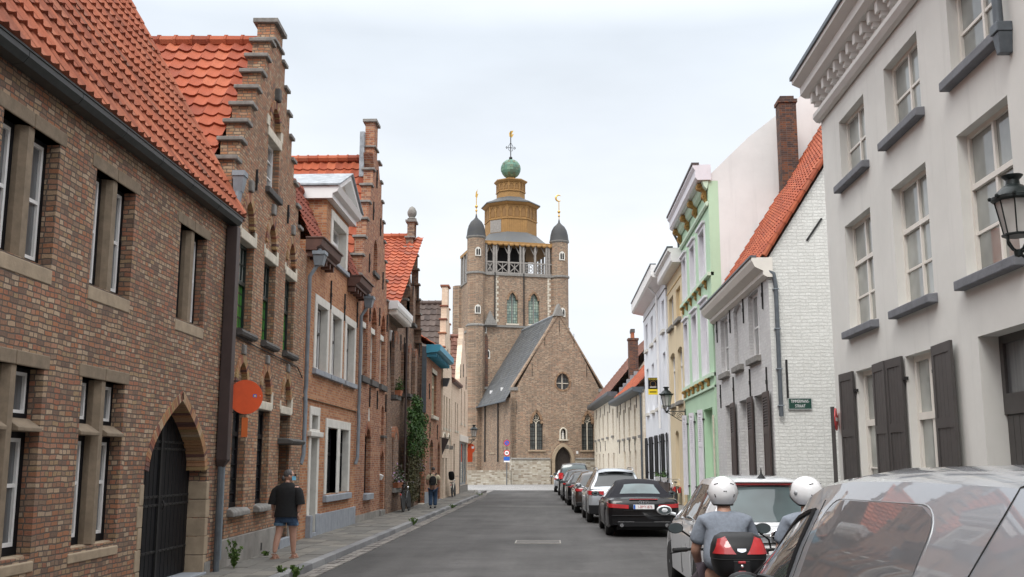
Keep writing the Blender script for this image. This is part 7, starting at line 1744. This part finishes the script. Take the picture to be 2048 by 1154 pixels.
def rider(label, loc, yaw, hyaw, group, elbows=((-.255, .08, 1.05), (.255, .08, 1.05)), hands=((-.20, .28, .92), (.20, .28, .92))):
    p = thing('person', label, 'person', loc, yaw, group)
    el, er = elbows; hl, hr = hands
    V = [((0, -.06, .86), (.16, .13)), ((0, -.05, 1.04), (.145, .12)), ((0, .0, 1.22), (.17, .12)), ((0, .03, 1.35), (.085, .075)), ((0, .05, 1.42), .064), ((0, .06, 1.48), .062),
         ((-.185, .02, 1.31), .056), (el, .047), (hl, .034), ((.185, .02, 1.31), .056), (er, .047), (hr, .034),
         ((-.11, .02, .84), .10), ((-.21, .42, .72), .068), ((-.27, .36, .12), .04), ((.11, .02, .84), .10), ((.21, .42, .72), .068), ((.27, .36, .12), .04)]
    E = [(0, 1), (1, 2), (2, 3), (3, 4), (4, 5), (2, 6), (6, 7), (7, 8), (2, 9), (9, 10), (10, 11), (0, 12), (12, 13), (13, 14), (0, 15), (15, 16), (16, 17)]
    b = mbskin(slim(V), E)
    for q, e_, s_ in ((hl, el, -1), (hr, er, 1)):
        hand(b, q, Vector(q) - Vector(e_), s_, .6)
    head(b, (0, .075, 1.555), hyaw); b.build('body', 'skin', p, smooth=True, fix=False)
    m = lambda a, b_, t: tuple(lerp(a[i], b_[i], t) for i in range(3))
    cloth([((0, -.07, .86), (.20, .155)), ((0, -.06, 1.04), (.20, .15)), ((0, -.01, 1.2), (.195, .135)), ((0, .01, 1.31), (.155, .105)), ((0, .035, 1.42), (.078, .075)),
           ((-.188, .02, 1.30), .076), (m((-.188, .02, 1.30), el, .45), .072), (m((-.188, .02, 1.30), el, .80), .078), ((.188, .02, 1.30), .076), (m((.188, .02, 1.3), er, .45), .072), (m((.188, .02, 1.3), er, .80), .078)],
          [(0, 1), (1, 2), (2, 3), (3, 4), (3, 5), (5, 6), (6, 7), (3, 8), (8, 9), (9, 10)], 't_shirt', 'cloth_grey', p)
    cloth([((0, -.06, .86), (.185, .15)), ((-.12, .06, .82), .122), ((-.215, .43, .70), .088), ((-.265, .38, .18), .07), ((.12, .06, .82), .122), ((.215, .43, .70), .088), ((.265, .38, .18), .07)], [(0, 1), (1, 2), (2, 3), (0, 4), (4, 5), (5, 6)], 'trousers', 'cloth_plum', p)
    for s_ in (1, -1): mbskin([((s_ * .27, .31, .05), .045), ((s_ * .275, .43, .05), .047), ((s_ * .28, .54, .035), .034)], [(0, 1), (1, 2)], 1).build('shoe', 'cloth_black', p, smooth=True, fix=False)
    helmet(p, (0, .065, 1.555), hyaw); return p
def scooter(label, loc, yaw, case=True, paint='bike_black'):
    h = thing('motor_scooter', label, 'scooter', loc, yaw, 'scooters queueing behind the white car')
    for y in (-.55, .80):
        w = MB().lathe([(.15, -.055), (.23, -.055), (.255, -.03), (.26, 0), (.255, .03), (.23, .055), (.15, .055)], (0, y, .26), 24, 'x').build('wheel', 'rubber', h, smooth=True)
        MB().lathe([(.16, -.04), (.04, -.06), (.04, .06), (.16, .04)], (0, y, .26), 20, 'x').build('rim', 'rim_grey', w, smooth=True)
    mbskin([((0, -.78, .70), (.09, .07)), ((0, -.45, .62), (.15, .16)), ((0, -.05, .52), (.17, .17)), ((0, .3, .36), (.18, .10)), ((0, .52, .55), (.18, .12)), ((0, .62, .86), (.17, .09))], [(0, 1), (1, 2), (2, 3), (3, 4), (4, 5)]).build('body', paint, h, smooth=True, fix=False)
    mbskin([((0, -.62, .79), (.13, .05)), ((0, -.25, .78), (.16, .06)), ((0, .1, .75), (.12, .05))], [(0, 1), (1, 2)]).build('seat', 'plastic_black', h, smooth=True, fix=False)
    MB().tube([(0, .80, .26), (0, .66, .72), (0, .58, .95)], .04, 10).build('fork', 'iron', h)
    hb = MB().tube([(-.36, .46, 1.02), (-.2, .54, 1.03), (0, .56, 1.0), (.2, .54, 1.03), (.36, .46, 1.02)], .014, 8).build('handlebar', 'iron', h, smooth=True)
    for s_ in (1, -1):
        MB().tube([(s_ * .30, .49, 1.024), (s_ * .43, .43, 1.02)], .021, 10).build('grip', 'rubber', hb, smooth=True)
        MB().tube([(s_ * .24, .60, 1.03), (s_ * .34, .59, 1.0), (s_ * .45, .53, .985)], .008, 6).build('brake_lever', 'iron', hb, smooth=True)
        mb = MB().tube([(s_ * .22, .54, 1.04), (s_ * .24, .52, 1.12), (s_ * .34, .5, 1.19)], .009, 6); mb.ball((s_ * .40, .5, 1.215), .075, .03, .05, 14, 8); m_ = mb.build('rear_mirror', 'plastic_black', h, smooth=True)
        MB().lathe([(.001, 0), (.066, 0), (.066, .004)], (0, 0, 0), 18, 'y').xf(Matrix.Translation((s_ * .40, .468, 1.215)) @ Matrix.Diagonal((1, 1, .66, 1))).build('mirror_glass', 'mirror_glass', m_)
    MB().tube([(-.16, -.60, .50), (-.17, -.95, .54)], [.05, .055], 12).build('exhaust_pipe', 'iron', h, smooth=True)
    tl = MB().ball((0, -.86, .76), .11, .05, .04, 12, 8).build('tail_light', 'lens_red', h, smooth=True)
    for s_ in (1, -1): MB().ball((s_ * .17, -.80, .80), .035, .035, .03, 10, 6).tube([(s_ * .08, -.78, .79), (s_ * .16, -.80, .80)], .012, 6).build('indicator', 'lens_amber', h, smooth=True)
    MB().hexa([(-.09, -.92, .46), (.09, -.92, .46), (.09, -.90, .70), (-.09, -.90, .70)], [(-.09, -.91, .46), (.09, -.91, .46), (.09, -.89, .70), (-.09, -.89, .70)]).build('number_plate', 'white_gloss', h)
    mbskin([((0, -.92, .34), (.08, .012)), ((0, -.78, .52), (.08, .012)), ((0, -.72, .66), (.07, .02))], [(0, 1), (1, 2)], 1).build('mudguard', 'plastic_black', h, smooth=True, fix=False)
    MB().box(-.12, .12, -.82, -.42, .87, .895).build('rack', 'iron', h, bevel=.01)
    if case:
        # rounded case: lower shell and lid
        def sup(a, b, e_, t): c_, s_ = cos(t), sin(t); return (a * math.copysign(abs(c_) ** (2 / e_), c_), b * math.copysign(abs(s_) ** (2 / e_), s_))
        def loft(rows, n=36):
            vs = []; 
            for (a, b_, z, yo) in rows:
                for k in range(n): x, y = sup(a * .9, b_, 3.4, 2 * pi * k / n); vs.append((x, y - .62 + yo, z))
            m = len(rows); fs = [(i * n + j, i * n + (j + 1) % n, (i + 1) * n + (j + 1) % n, (i + 1) * n + j) for i in range(m - 1) for j in range(n)] + [tuple(range(n))[::-1], tuple(range((m - 1) * n, m * n))]
            return MB().add(vs, fs)
        kc = .90
        tcx = loft([(.17, .15, .90, 0), (.205, .18, .925, 0), (.232, .2, 1.0, 0), (.238, .205, 1.05, 0)]).build('top_case', 'plastic_black', h, smooth=True)
        ld = loft([(.242, .209, 1.054, 0), (.243, .21, 1.09, 0), (.232, .2, 1.15, .01), (.20, .17, 1.215, .02), (.14, .11, 1.245, .03)]).build('case_lid', 'plastic_black', tcx, smooth=True)
        loft([(.236, .203, 1.046, 0), (.244, .212, 1.05, 0), (.236, .203, 1.058, 0)]).build('case_seam', 'rubber', tcx)
        def onlid(x, z, off=.006):
            rows = [(.243, .21, 1.09, 0), (.232, .2, 1.15, .01), (.20, .17, 1.215, .02), (.14, .11, 1.245, .03)]
            for (a, b_, z0, y0), (a1, b1, z1, y1) in zip(rows, rows[1:]):
                if z <= z1: t = (z - z0) / (z1 - z0); break
            a, b_, y0 = lerp(a, a1, t), lerp(b_, b1, t), lerp(y0, y1, t); q = max(0, 1 - abs(x / a) ** 3.4) ** (1 / 3.4); return (x * .918, -.62 + y0 - b_ * q - off, z)
        for s_ in (1, -1):
            g = MB().grid(lambda u, v: onlid(s_ * lerp(lerp(.238, .045, u), lerp(.190, .125, u), v ** .8), lerp(1.092, lerp(1.205, 1.225, u), v)), 10, 8).build('reflector', 'lens_red', tcx, smooth=True)
        MB().grid(lambda u, v: onlid(lerp(-.035, .04, u), lerp(1.118, 1.135, v) - .012 * sin(pi * u) * (1 - v), .009), 8, 2).build('case_badge', 'chrome', tcx, smooth=True)
        MB().ball((0, -.835, 1.0), .016, .012, .014).build('case_lock', 'chrome', tcx, smooth=True)
        for z in (1.03, .955): MB().box(-.03, .03, -.835, -.81, z - .01, z + .01).build('case_light', 'lens_red', tcx, bevel=.006)
        MB().box(-.07, .07, -.83, -.80, .925, 1.045).build('latch_plate', 'plastic_black', tcx, bevel=.01)
    return h
scooter('black motor scooter with black and red top case, waiting behind the white car', (1.52, 9.28, 0), radians(-1.5))
rider('scooter rider in grey t-shirt and white helmet seated ahead of the red-sided top case', (1.51, 9.28, 0), radians(0), radians(-2), 'scooter riders')
scooter('dark motor scooter mostly hidden behind the silver van', (2.23, 9.2, 0), radians(2), False)
rider('rider in grey t-shirt and white helmet half hidden behind the silver van', (2.23, 9.2, 0), radians(2), radians(38), 'scooter riders')
# ---- bicycles
def bicycle(label, loc, rz, paint='bike_black', extra=None, lean=0, group='bicycles parked against house fronts'):
    h = thing('bicycle', label, 'bicycle', loc, rz, group); h.rotation_euler = (0, lean, rz)
    for y in (-.52, .52):
        w = MB().lathe([(.315, -.018), (.335, -.02), (.348, 0), (.335, .02), (.315, .018)], (0, y, .35), 28, 'x').build('wheel', 'rubber', h, smooth=True)
        mb = MB()
        for k in range(14): a = 2 * pi * k / 14; mb.tube([(0, y, .35), (0, y + .315 * cos(a), .35 + .315 * sin(a))], .003, 4, caps=False)
        mb.tube([(0, y + .315 * cos(2 * pi * k / 24), .35 + .315 * sin(2 * pi * k / 24)) for k in range(24)], .012, 5, closed=True).build('spokes', 'rim_grey', w)
        MB().tube([(0, y + .37 * cos(radians(a)), .35 + .37 * sin(radians(a))) for a in range(10, 175, 15)], .022, 6).build('mudguard', paint, h, smooth=True)
    MB().tube([(0, -.52, .35), (0, -.08, .30), (0, .36, .82), (0, .36, .9)], .017, 8).tube([(0, -.08, .30), (0, -.2, .84)], .017, 8).tube([(0, -.18, .72), (0, .35, .76)], .016, 8).tube([(0, -.52, .35), (0, -.18, .70)], .012, 8).tube([(0, .52, .35), (0, .40, .72), (0, .36, .9)], .016, 8).build('frame', paint, h, smooth=True)
    MB().tube([(-.28, .18, 1.0), (-.24, .32, 1.05), (0, .35, 1.03), (.24, .32, 1.05), (.28, .18, 1.0)], .013, 8).tube([(0, .36, .88), (0, .35, 1.03)], .014, 8).build('handlebar', 'chrome', h, smooth=True)
    mbskin([((0, -.34, .92), (.10, .03)), ((0, -.2, .93), (.075, .03)), ((0, -.06, .925), (.03, .02))], [(0, 1), (1, 2)], 1).build('saddle', 'plastic_black', h, smooth=True, fix=False)
    MB().tube([(0, -.2, .84), (0, -.22, .92)], .014, 6).build('seat_post', 'chrome', h)
    MB().lathe([(.09, -.004), (.09, .004)], (.03, -.08, .30), 16, 'x').build('chainring', 'iron', h); MB().box(.03, .05, -.1, .08, .16, .30).box(.05, .13, .03, .1, .13, .16).box(-.05, -.03, -.08, -.06, .30, .44).box(-.13, -.05, -.11, -.04, .44, .47).build('crank', 'iron', h)
    MB().box(-.07, .07, -.80, -.3, .735, .755).build('rack', 'iron', h); MB().ball((0, -.88, .62), .03, .02, .035).build('tail_light', 'lens_red', h, smooth=True); MB().lathe([(.001, -.05), (.045, -.02), (.05, .03), (0, .035)], (0, .45, .84), 12, 'y').build('headlight', 'chrome', h, smooth=True)
    return h
bicycle('dark bicycle with pale mudguard leaning on the brown brick wall under flowers', (-5.25, 37.4, .122), radians(-3), 'bike_black', lean=-.06)
k = bicycle('bicycle with dark child seat leaning by the cream house front', (-5.12, 53.9, .122), radians(-2), 'bike_cream', lean=-.05)
mbskin([((0, -.42, .86), (.16, .10)), ((0, -.56, 1.1), (.17, .07)), ((0, -.6, 1.32), (.14, .05))], [(0, 1), (1, 2)]).build('child_seat', 'plastic_black', k, smooth=True, fix=False)
k = bicycle('cream bicycle with red rear bag outside the pale yellow house', (5.12, 44.6, .122), radians(3), 'bike_cream', lean=.06)
MB().box(.06, .16, -.78, -.42, .48, .74).box(-.16, -.06, -.78, -.42, .48, .74).each('pannier', 'bike_red', k, bevel=.02)
# ================================================================ LAMPS AND SIGNS
def lantern(label, loc, wall_dx, k=1., arm_z=-.18, group='wall lanterns along the street', arm=True):
    h = thing('street_lamp', label, 'street lamp', loc, 0, group); h.scale = (k, k, k); A8 = pi / 8
    MB().lathe([(.145, .0), (.225, .43)], (0, 0, 0), 8, a0=A8).build('lamp_glass', 'glass_lamp', h)
    mb = MB().lathe([(.17, -.03), (.18, -.02), (.18, .0), (.14, .005)], (0, 0, 0), 8, a0=A8).lathe([(.24, .42), (.275, .44), (.275, .475), (.22, .5), (.19, .56), (.12, .62), (.085, .64), (.08, .70), (.12, .74), (.13, .76), (.10, .765), (0, .765)], (0, 0, 0), 16)
    for j in range(8): a = 2 * pi * j / 8 + A8; mb.tube([(.148 * cos(a), .148 * sin(a), 0), (.23 * cos(a), .23 * sin(a), .43)], .009, 5); mb.ball((.28 * cos(a), .28 * sin(a), .475), .028, n=6, m=4)
    mb.build('lamp_cap', 'lamp_iron', h, smooth=True)
    mb = MB()
    for j in range(4): a = 2 * pi * j / 4 + .4; mb.tube([(.15 * cos(a), .15 * sin(a), -.02), (.15 * cos(a), .15 * sin(a), -.10), (.08 * cos(a), .08 * sin(a), -.19), (0, 0, -.23)], .014, 6)
    mb.lathe([(.0, -.3), (.05, -.28), (.055, -.22), (.03, -.2)], (0, 0, 0), 10); mb.build('lamp_cradle', 'lamp_iron', h, smooth=True)
    d = wall_dx / k; s_ = 1 if d > 0 else -1
    mb = MB().tube([(0, 0, -.22), (d, 0, -.22)], .02, 8).tube([(0.02 * s_, 0, -.26), (d * .35, 0, -.42), (d * .7, 0, -.58), (d, 0, -.66)], .016, 6)
    for cx, cz, r in ((d * .68, -.40, .14), (d * .36, -.33, .085)):
        mb.tube([(cx + s_ * r * (1 - i / 26) * cos(i * .5), 0, cz + r * (1 - i / 26) * sin(i * .5)) for i in range(24)], .012, 5)
    mb.box(min(d - .03 * s_, d), max(d - .03 * s_, d), -.05, .05, -.75, -.12).build('bracket', 'lamp_iron', h, smooth=True)
    return h
lantern('large black iron wall lantern on the greige townhouse, at the right edge', (4.93, 10.8, 4.20), .57, .84)
lantern('black iron wall lantern on scroll bracket by the green house', (4.63, 41.9, 4.12), .75, 1.0)
lantern('small black wall lantern on scroll bracket at the left corner shop', (-5.02, 66.2, 3.55), -.4, .95)
def disc(mb, M, r, y0, y1, n=40):
    m = MB().lathe([(r, y0), (r, y1)], (0, 0, 0), n, 'y'); m.xf(M); mb.add(m.v, m.f); return mb
M = Matrix.Translation((-5.10, 16.95, 2.90)) @ Matrix.Rotation(radians(32), 4, 'Z')
h = thing('road_sign', 'round orange covered road sign with small sticker beside the brown downpipe', 'road sign', (0, 0, 0), 0, 'orange covered road signs')
disc(MB(), M, .285, -.012, .012).build('sign_disc', 'sign_orange', h)
MB().box(-.05, .05, -.016, .014, -.66, -.34).xf(M).build('sign_bar', 'sign_orange_dark', h)
MB().box(-.32, .05, .013, .04, -.012, .012).box(-.32, .05, .013, .04, -.27, -.25).box(-.32, .05, .013, .04, .25, .27).xf(M).build('bracket', 'iron', h)
MB().box(.12, .18, -.0145, -.0125, .0, .05).xf(M).build('sticker', 'sign_blue', h); MB().box(.14, .165, -.0155, -.0147, .01, .035).xf(M).build('sticker_mark', 'sign_yellow', h); MB().box(.235, .245, -.0145, -.0125, .02, .03).xf(M).build('rivet', 'white_gloss', h)
M = Matrix.Translation((-5.28, 66.4, 2.78)) @ Matrix.Rotation(radians(8), 4, 'Z')
h = thing('road_sign', 'small orange covered road signs on the corner shop before the church', 'road sign', (0, 0, 0), 0, 'orange covered road signs')
m = disc(MB(), M, .32, -.012, .012); m.build('sign_disc', 'sign_orange', h); MB().box(-.16, .16, -.016, .014, -.85, -.2).xf(M).build('sign_bar', 'sign_orange', h); MB().box(.1, .26, -.0145, -.0125, .0, .14).xf(M).build('sticker', 'white_gloss', h)
MB().box(-.5, .02, .013, .05, -.02, .02).xf(M).build('bracket', 'iron', h)
# no-entry sign on a dark post
h = thing('road_sign', 'red and white no entry sign on a dark post at the side street corner', 'road sign', (5.36, 19.95, 0), radians(62), None); h.rotation_euler = (0, 0, radians(68))
MB().box(-.035, .035, -.035, .035, 0, 2.88).build('post', 'paint_charcoal', h)
disc(MB(), Matrix.Translation((0, -.06, 2.64)), .215, -.008, .008).build('sign_disc', 'sign_red', h)
MB().box(-.16, .16, -.071, -.0685, 2.605, 2.675).build('white_bar', 'white_gloss', h)
# street name plate
h = thing('street_sign', 'dark green street name plate reading TIMMERMANS-STRAAT on white brick side wall', 'street sign', (6.09, 25.565, 3.26), 0)
MB().box(-.29, .29, -.012, .012, -.14, .14).build('sign_plate', 'sign_green', h)
MB().box(-.285, .285, -.016, -.0125, .128, .136).box(-.285, .285, -.016, -.0125, -.136, -.128).box(-.285, -.277, -.0158, -.0125, -.127, .127).box(.277, .285, -.0158, -.0125, -.127, .127).build('sign_border', 'white_gloss', h)
text_mesh('sign_text', 'TIMMERMANS-', .105, 'white_gloss', h, REARM(0, -.0145, .055), .001, sx=.66); text_mesh('sign_text', 'STRAAT', .105, 'white_gloss', h, REARM(0, -.0145, -.06), .001, sx=.66)
# for-sale board
h = thing('sale_board', 'black and yellow TE KOOP for sale board on the white house', 'sign', (5.06, 51.7, 5.62), radians(-3))
MB().box(-.24, .24, -.02, .02, -.12, .45).build('board', 'paint_black', h); MB().box(-.24, .24, -.02, .02, -.40, -.121).build('yellow_strip', 'sign_yellow', h)
text_mesh('board_text', 'TE KOOP', .14, 'sign_yellow', h, REARM(0, -.0225, .37), .001, sx=.78)
MB().tube([(.14 * cos(2 * pi * i / 20), -.022, .14 + .14 * sin(2 * pi * i / 20)) for i in range(20)], .01, 5, closed=True).build('board_emblem', 'gilt_paint', h)
MB().box(-.16, .16, -.0225, -.0205, -.04, .0).build('white_line', 'white_gloss', h); MB().box(-.17, .17, -.0225, -.0205, -.29, -.24).build('dark_line', 'paint_black', h)
MB().box(.24, .45, -.015, .015, -.2, -.17).box(.24, .45, -.015, .015, .2, .23).each('bracket', 'iron', h)
# post with round signs before the church
h = thing('sign_post', 'tall grey post with no parking sign and blue plate in front of the church', 'sign post', (-3.98, 90.6, 0))
MB().tube([(0, 0, 0), (0, 0, 3.95)], .045, 8).build('post', 'zinc_dark', h)
disc(MB(), Matrix.Translation((0, -.07, 3.62)), .27, -.01, .01).build('sign_disc', 'sign_red', h); disc(MB(), Matrix.Translation((0, -.07, 3.62)), .205, -.016, -.0105).build('sign_face', 'sign_blue', h)
MB().box(-.21, .21, -.091, -.087, -.025, .025).xf(Matrix.Translation((0, 0, 3.62)) @ Matrix.Rotation(radians(45), 4, 'Y')).build('slash', 'sign_red', h)
disc(MB(), Matrix.Translation((0, -.07, 2.75)), .27, -.01, .01).build('sign_disc', 'sign_red', h); disc(MB(), Matrix.Translation((0, -.07, 2.75)), .19, -.016, -.0105).build('sign_face', 'white_gloss', h); MB().box(-.1, .1, -.089, -.0865, 2.7, 2.8).build('sign_mark', 'paint_black', h)
MB().box(-.26, .26, -.08, -.06, 2.1, 2.42).build('blue_plate', 'sign_blue', h); MB().box(-.26, .26, -.08, -.06, 1.96, 2.08).build('white_plate', 'white_gloss', h)
h = thing('hanging_sign', 'dark triangular pennant sign hanging on the blue gutter house', 'sign', (-5.42, 50.3, 0))
MB().prism([(.02, 3.05), (.40, 3.02), (.06, 2.22)], -.03, .03).build('pennant', 'paint_brownblack', h); MB().tube([(-.08, 0, 3.06), (.42, 0, 3.06)], .015, 6).build('rod', 'iron', h)
# ================================================================ PLANTS
def leaves(mb, n, fn, size=(.05, .09), tid=(0, 1)):
    for _ in range(int(n)):
        c_, nr = fn(); c_ = Vector(c_); nr = (Vector(nr) + Vector((R.gauss(0, .5), R.gauss(0, .5), R.gauss(0, .5)))).normalized()
        a = nr.cross(Vector((R.gauss(0, 1), R.gauss(0, 1), R.gauss(0, 1)))).normalized(); b_ = nr.cross(a); s_ = R.uniform(*size)
        mb.add([c_ - a * s_ * .5, c_ - b_ * s_ * .32 + nr * .01, c_ + a * s_ * .55 - nr * s_ * .15, c_ + b_ * s_ * .32 + nr * .01], [(0, 1, 2, 3)], R.uniform(*tid))
    return mb
h = thing('climbing_plant', 'green climbing creeper with bare lower stems on the brown brick house', 'climbing plant', (-5.66, 41.2, .1))
mb = MB()
for k in range(9):
    y = R.uniform(-.5, .5) - (0 if k < 6 else -1.2); P = []
    for i in range(9): t = i / 8; P.append((.06 + .12 * t + R.uniform(-.04, .04), y * (1 + t) - 1.2 * (1 - t) + R.uniform(-.06, .06), t * 3.3))
    mb.tube(P, [.045 * (1 - .6 * i / 8) for i in range(9)], 6)
mb.build('stem', 'bark', h, smooth=True)
cl = [(R.uniform(-1.9, 1.7), R.uniform(2.2, 4.1), R.uniform(.25, .55)) for _ in range(34)]
cl = [(y, z, r) for y, z, r in cl if abs(y) < 1.9 - .35 * max(0, 2.9 - z) and z < 4.25 - .25 * abs(y)]
def ivy():
    y, z, r = R.choice(cl); d = Vector((abs(R.gauss(0, 1)), R.gauss(0, 1), R.gauss(0, 1))).normalized() * r * R.uniform(.6, 1.05); return (.12 + d.x * .9, y + d.y, z + d.z), (d.x + .4, d.y, d.z + .3)
leaves(MB(), 5200, ivy, (.07, .13)).build('foliage', 'leaf', h, fix=False)
def dry():
    z = R.uniform(.3, 2.9); y = -.7 + R.gauss(0, .6) + .25 * (z - 1.5); return (.08 + abs(R.gauss(0, .2)), y, z), (1, 0, .3)
leaves(MB(), 2600, dry, (.06, .12)).build('dry_foliage', 'leaf_dry', h, fix=False)
def spray(): 
    z = R.uniform(1.9, 3.6); return (.1 + abs(R.gauss(0, .2)), 1.3 + R.gauss(0, .5), z), (1, 0, .3)
leaves(MB(), 700, spray, (.06, .11)).build('loose_foliage', 'leaf', h, fix=False)
def flowerbox(label, loc, w, hgt, n, pot=True, group='flower boxes on window sills', mat='leaf_flower', rz=pi / 2):
    h = thing('flower_box', label, 'flower box', loc, rz, group)
    MB().hexa([(-w * .42, -.09, 0), (w * .42, -.09, 0), (w * .42, .09, 0), (-w * .42, .09, 0)], [(-w * .5, -.12, .18), (w * .5, -.12, .18), (w * .5, .12, .18), (-w * .5, .12, .18)]).build('planter', 'terracotta' if pot else 'white_gloss', h)
    leaves(MB(), n, lambda: ((R.gauss(0, w * .3), R.gauss(0, .1), .2 + abs(R.gauss(0, hgt * .5))), (0, 0, 1)), (.05, .1)).build('foliage', mat, h, fix=False)
    return h
flowerbox('flower box with pink blooms on the brown house ground floor sill', (-5.6, 37.5, .96), 1.2, .5, 420)
flowerbox('terracotta pot of green plants on the brown house upper sill', (-5.58, 37.2, 4.25), .5, .35, 220, mat='leaf')
flowerbox('hanging planter of yellowing leaves beside the creeper', (-5.5, 43.2, 1.3), .7, .5, 320)
flowerbox('white window box with green plants on the white house, by the bicycle', (5.2, 48.6, 1.0), .9, .25, 120, False, mat='leaf', rz=-pi / 2)
flowerbox('white window box with few plants on the white house, farther from the bicycle', (5.2, 51.6, 1.0), .9, .2, 80, False, mat='leaf', rz=-pi / 2)
def weed(label, loc, w, hgt, n):
    h = thing('weed', label, 'weed', loc, 0, 'weeds in the pavement joints'); mb = MB()
    for k in range(max(5, n // 12)):
        a = R.uniform(0, 2 * pi); d = R.uniform(.2, 1) * w; z = hgt * R.uniform(.5, 1); P = [(0, 0, 0), (cos(a) * d * .4, sin(a) * d * .4, z * .6), (cos(a) * d, sin(a) * d, z)]
        mb.tube(P, [.005, .004, .002], 4)
        for j in range(12): t = R.uniform(.15, 1); q = Vector(P[0]).lerp(Vector(P[2]), t); leaves(mb, 1, lambda: (q, (R.gauss(0, 1), R.gauss(0, 1), 1)), (.03, .09))
    mb.build('foliage', 'leaf_weed', h, fix=False); return h
weed('tall leafy weed against the cement plinth beside the downpipe', (-5.2, 17.05, .12), .14, .5, 160)
weed('low weed sprouting at the kerb nearest the camera', (-4.08, 16.6, .02), .16, .22, 130)
weed('small weed with a stone on the kerb edge, nearest the camera', (-4.28, 16.45, .12), .12, .12, 60)
weed('tiny green weed at the cement plinth behind the woman', (-5.32, 19.4, .12), .09, .1, 40)
weed('grassy weed at the kerb halfway up the street', (-4.1, 30.8, .02), .2, .25, 130)
weed('grassy weed growing along the kerb near the man with backpack', (-4.1, 42.5, .02), .25, .18, 120)
weed('patch of grass at the far kerb corner', (-4.2, 58.5, .02), .4, .2, 140)
# ---- the street goes on behind the camera
for lab, x, y, rz, L, z, m, tm in (('plain brick house behind the viewpoint on the left', -5.5, -26, LEFT, 19.9, 7.5, 'brick_mixed', 'tile_orange'), ('plain rendered house behind the viewpoint on the right', 5.5, -4.1, RIGHT, 22, 8.5, 'render_greige', 'tile_brown'), ('tall brick house closing the street behind the viewpoint', 8, -44, radians(180), 17, 11, 'brick_brown', 'tile_red')):
    h = house('rear_house', lab, x, y, rz)
    hs = [rect(u, u + 1.2, z0, z0 + 1.7) for u in [1.2 + 2.4 * i for i in range(int((L - 1.5) / 2.4))] for z0 in (1.0, 4.3)]
    wall(h, rect(0, L, 0, z), hs, m, .3, extra=lambda mb: mb.prismx([(.302, 0), (7, 0), (7, z), (3.6, z + 4), (.302, z)], 0, L))
    for q in hs: win(h, q[0][0], q[1][0], q[0][1], q[2][1], .15, 'paint_white', 'glass_dark', .06, mull=(.5,))
    tiles(h, (0, -.2, z), (1, 0, 0), (0, .68, .735), L, 5.4, .5, .5, tm, .03, .04)
struct('road_behind', MB().grid(lambda a, b: (-5.5 + a * 11, -44 + b * 32, -.004), 1, 1), 'asphalt', fix=False)
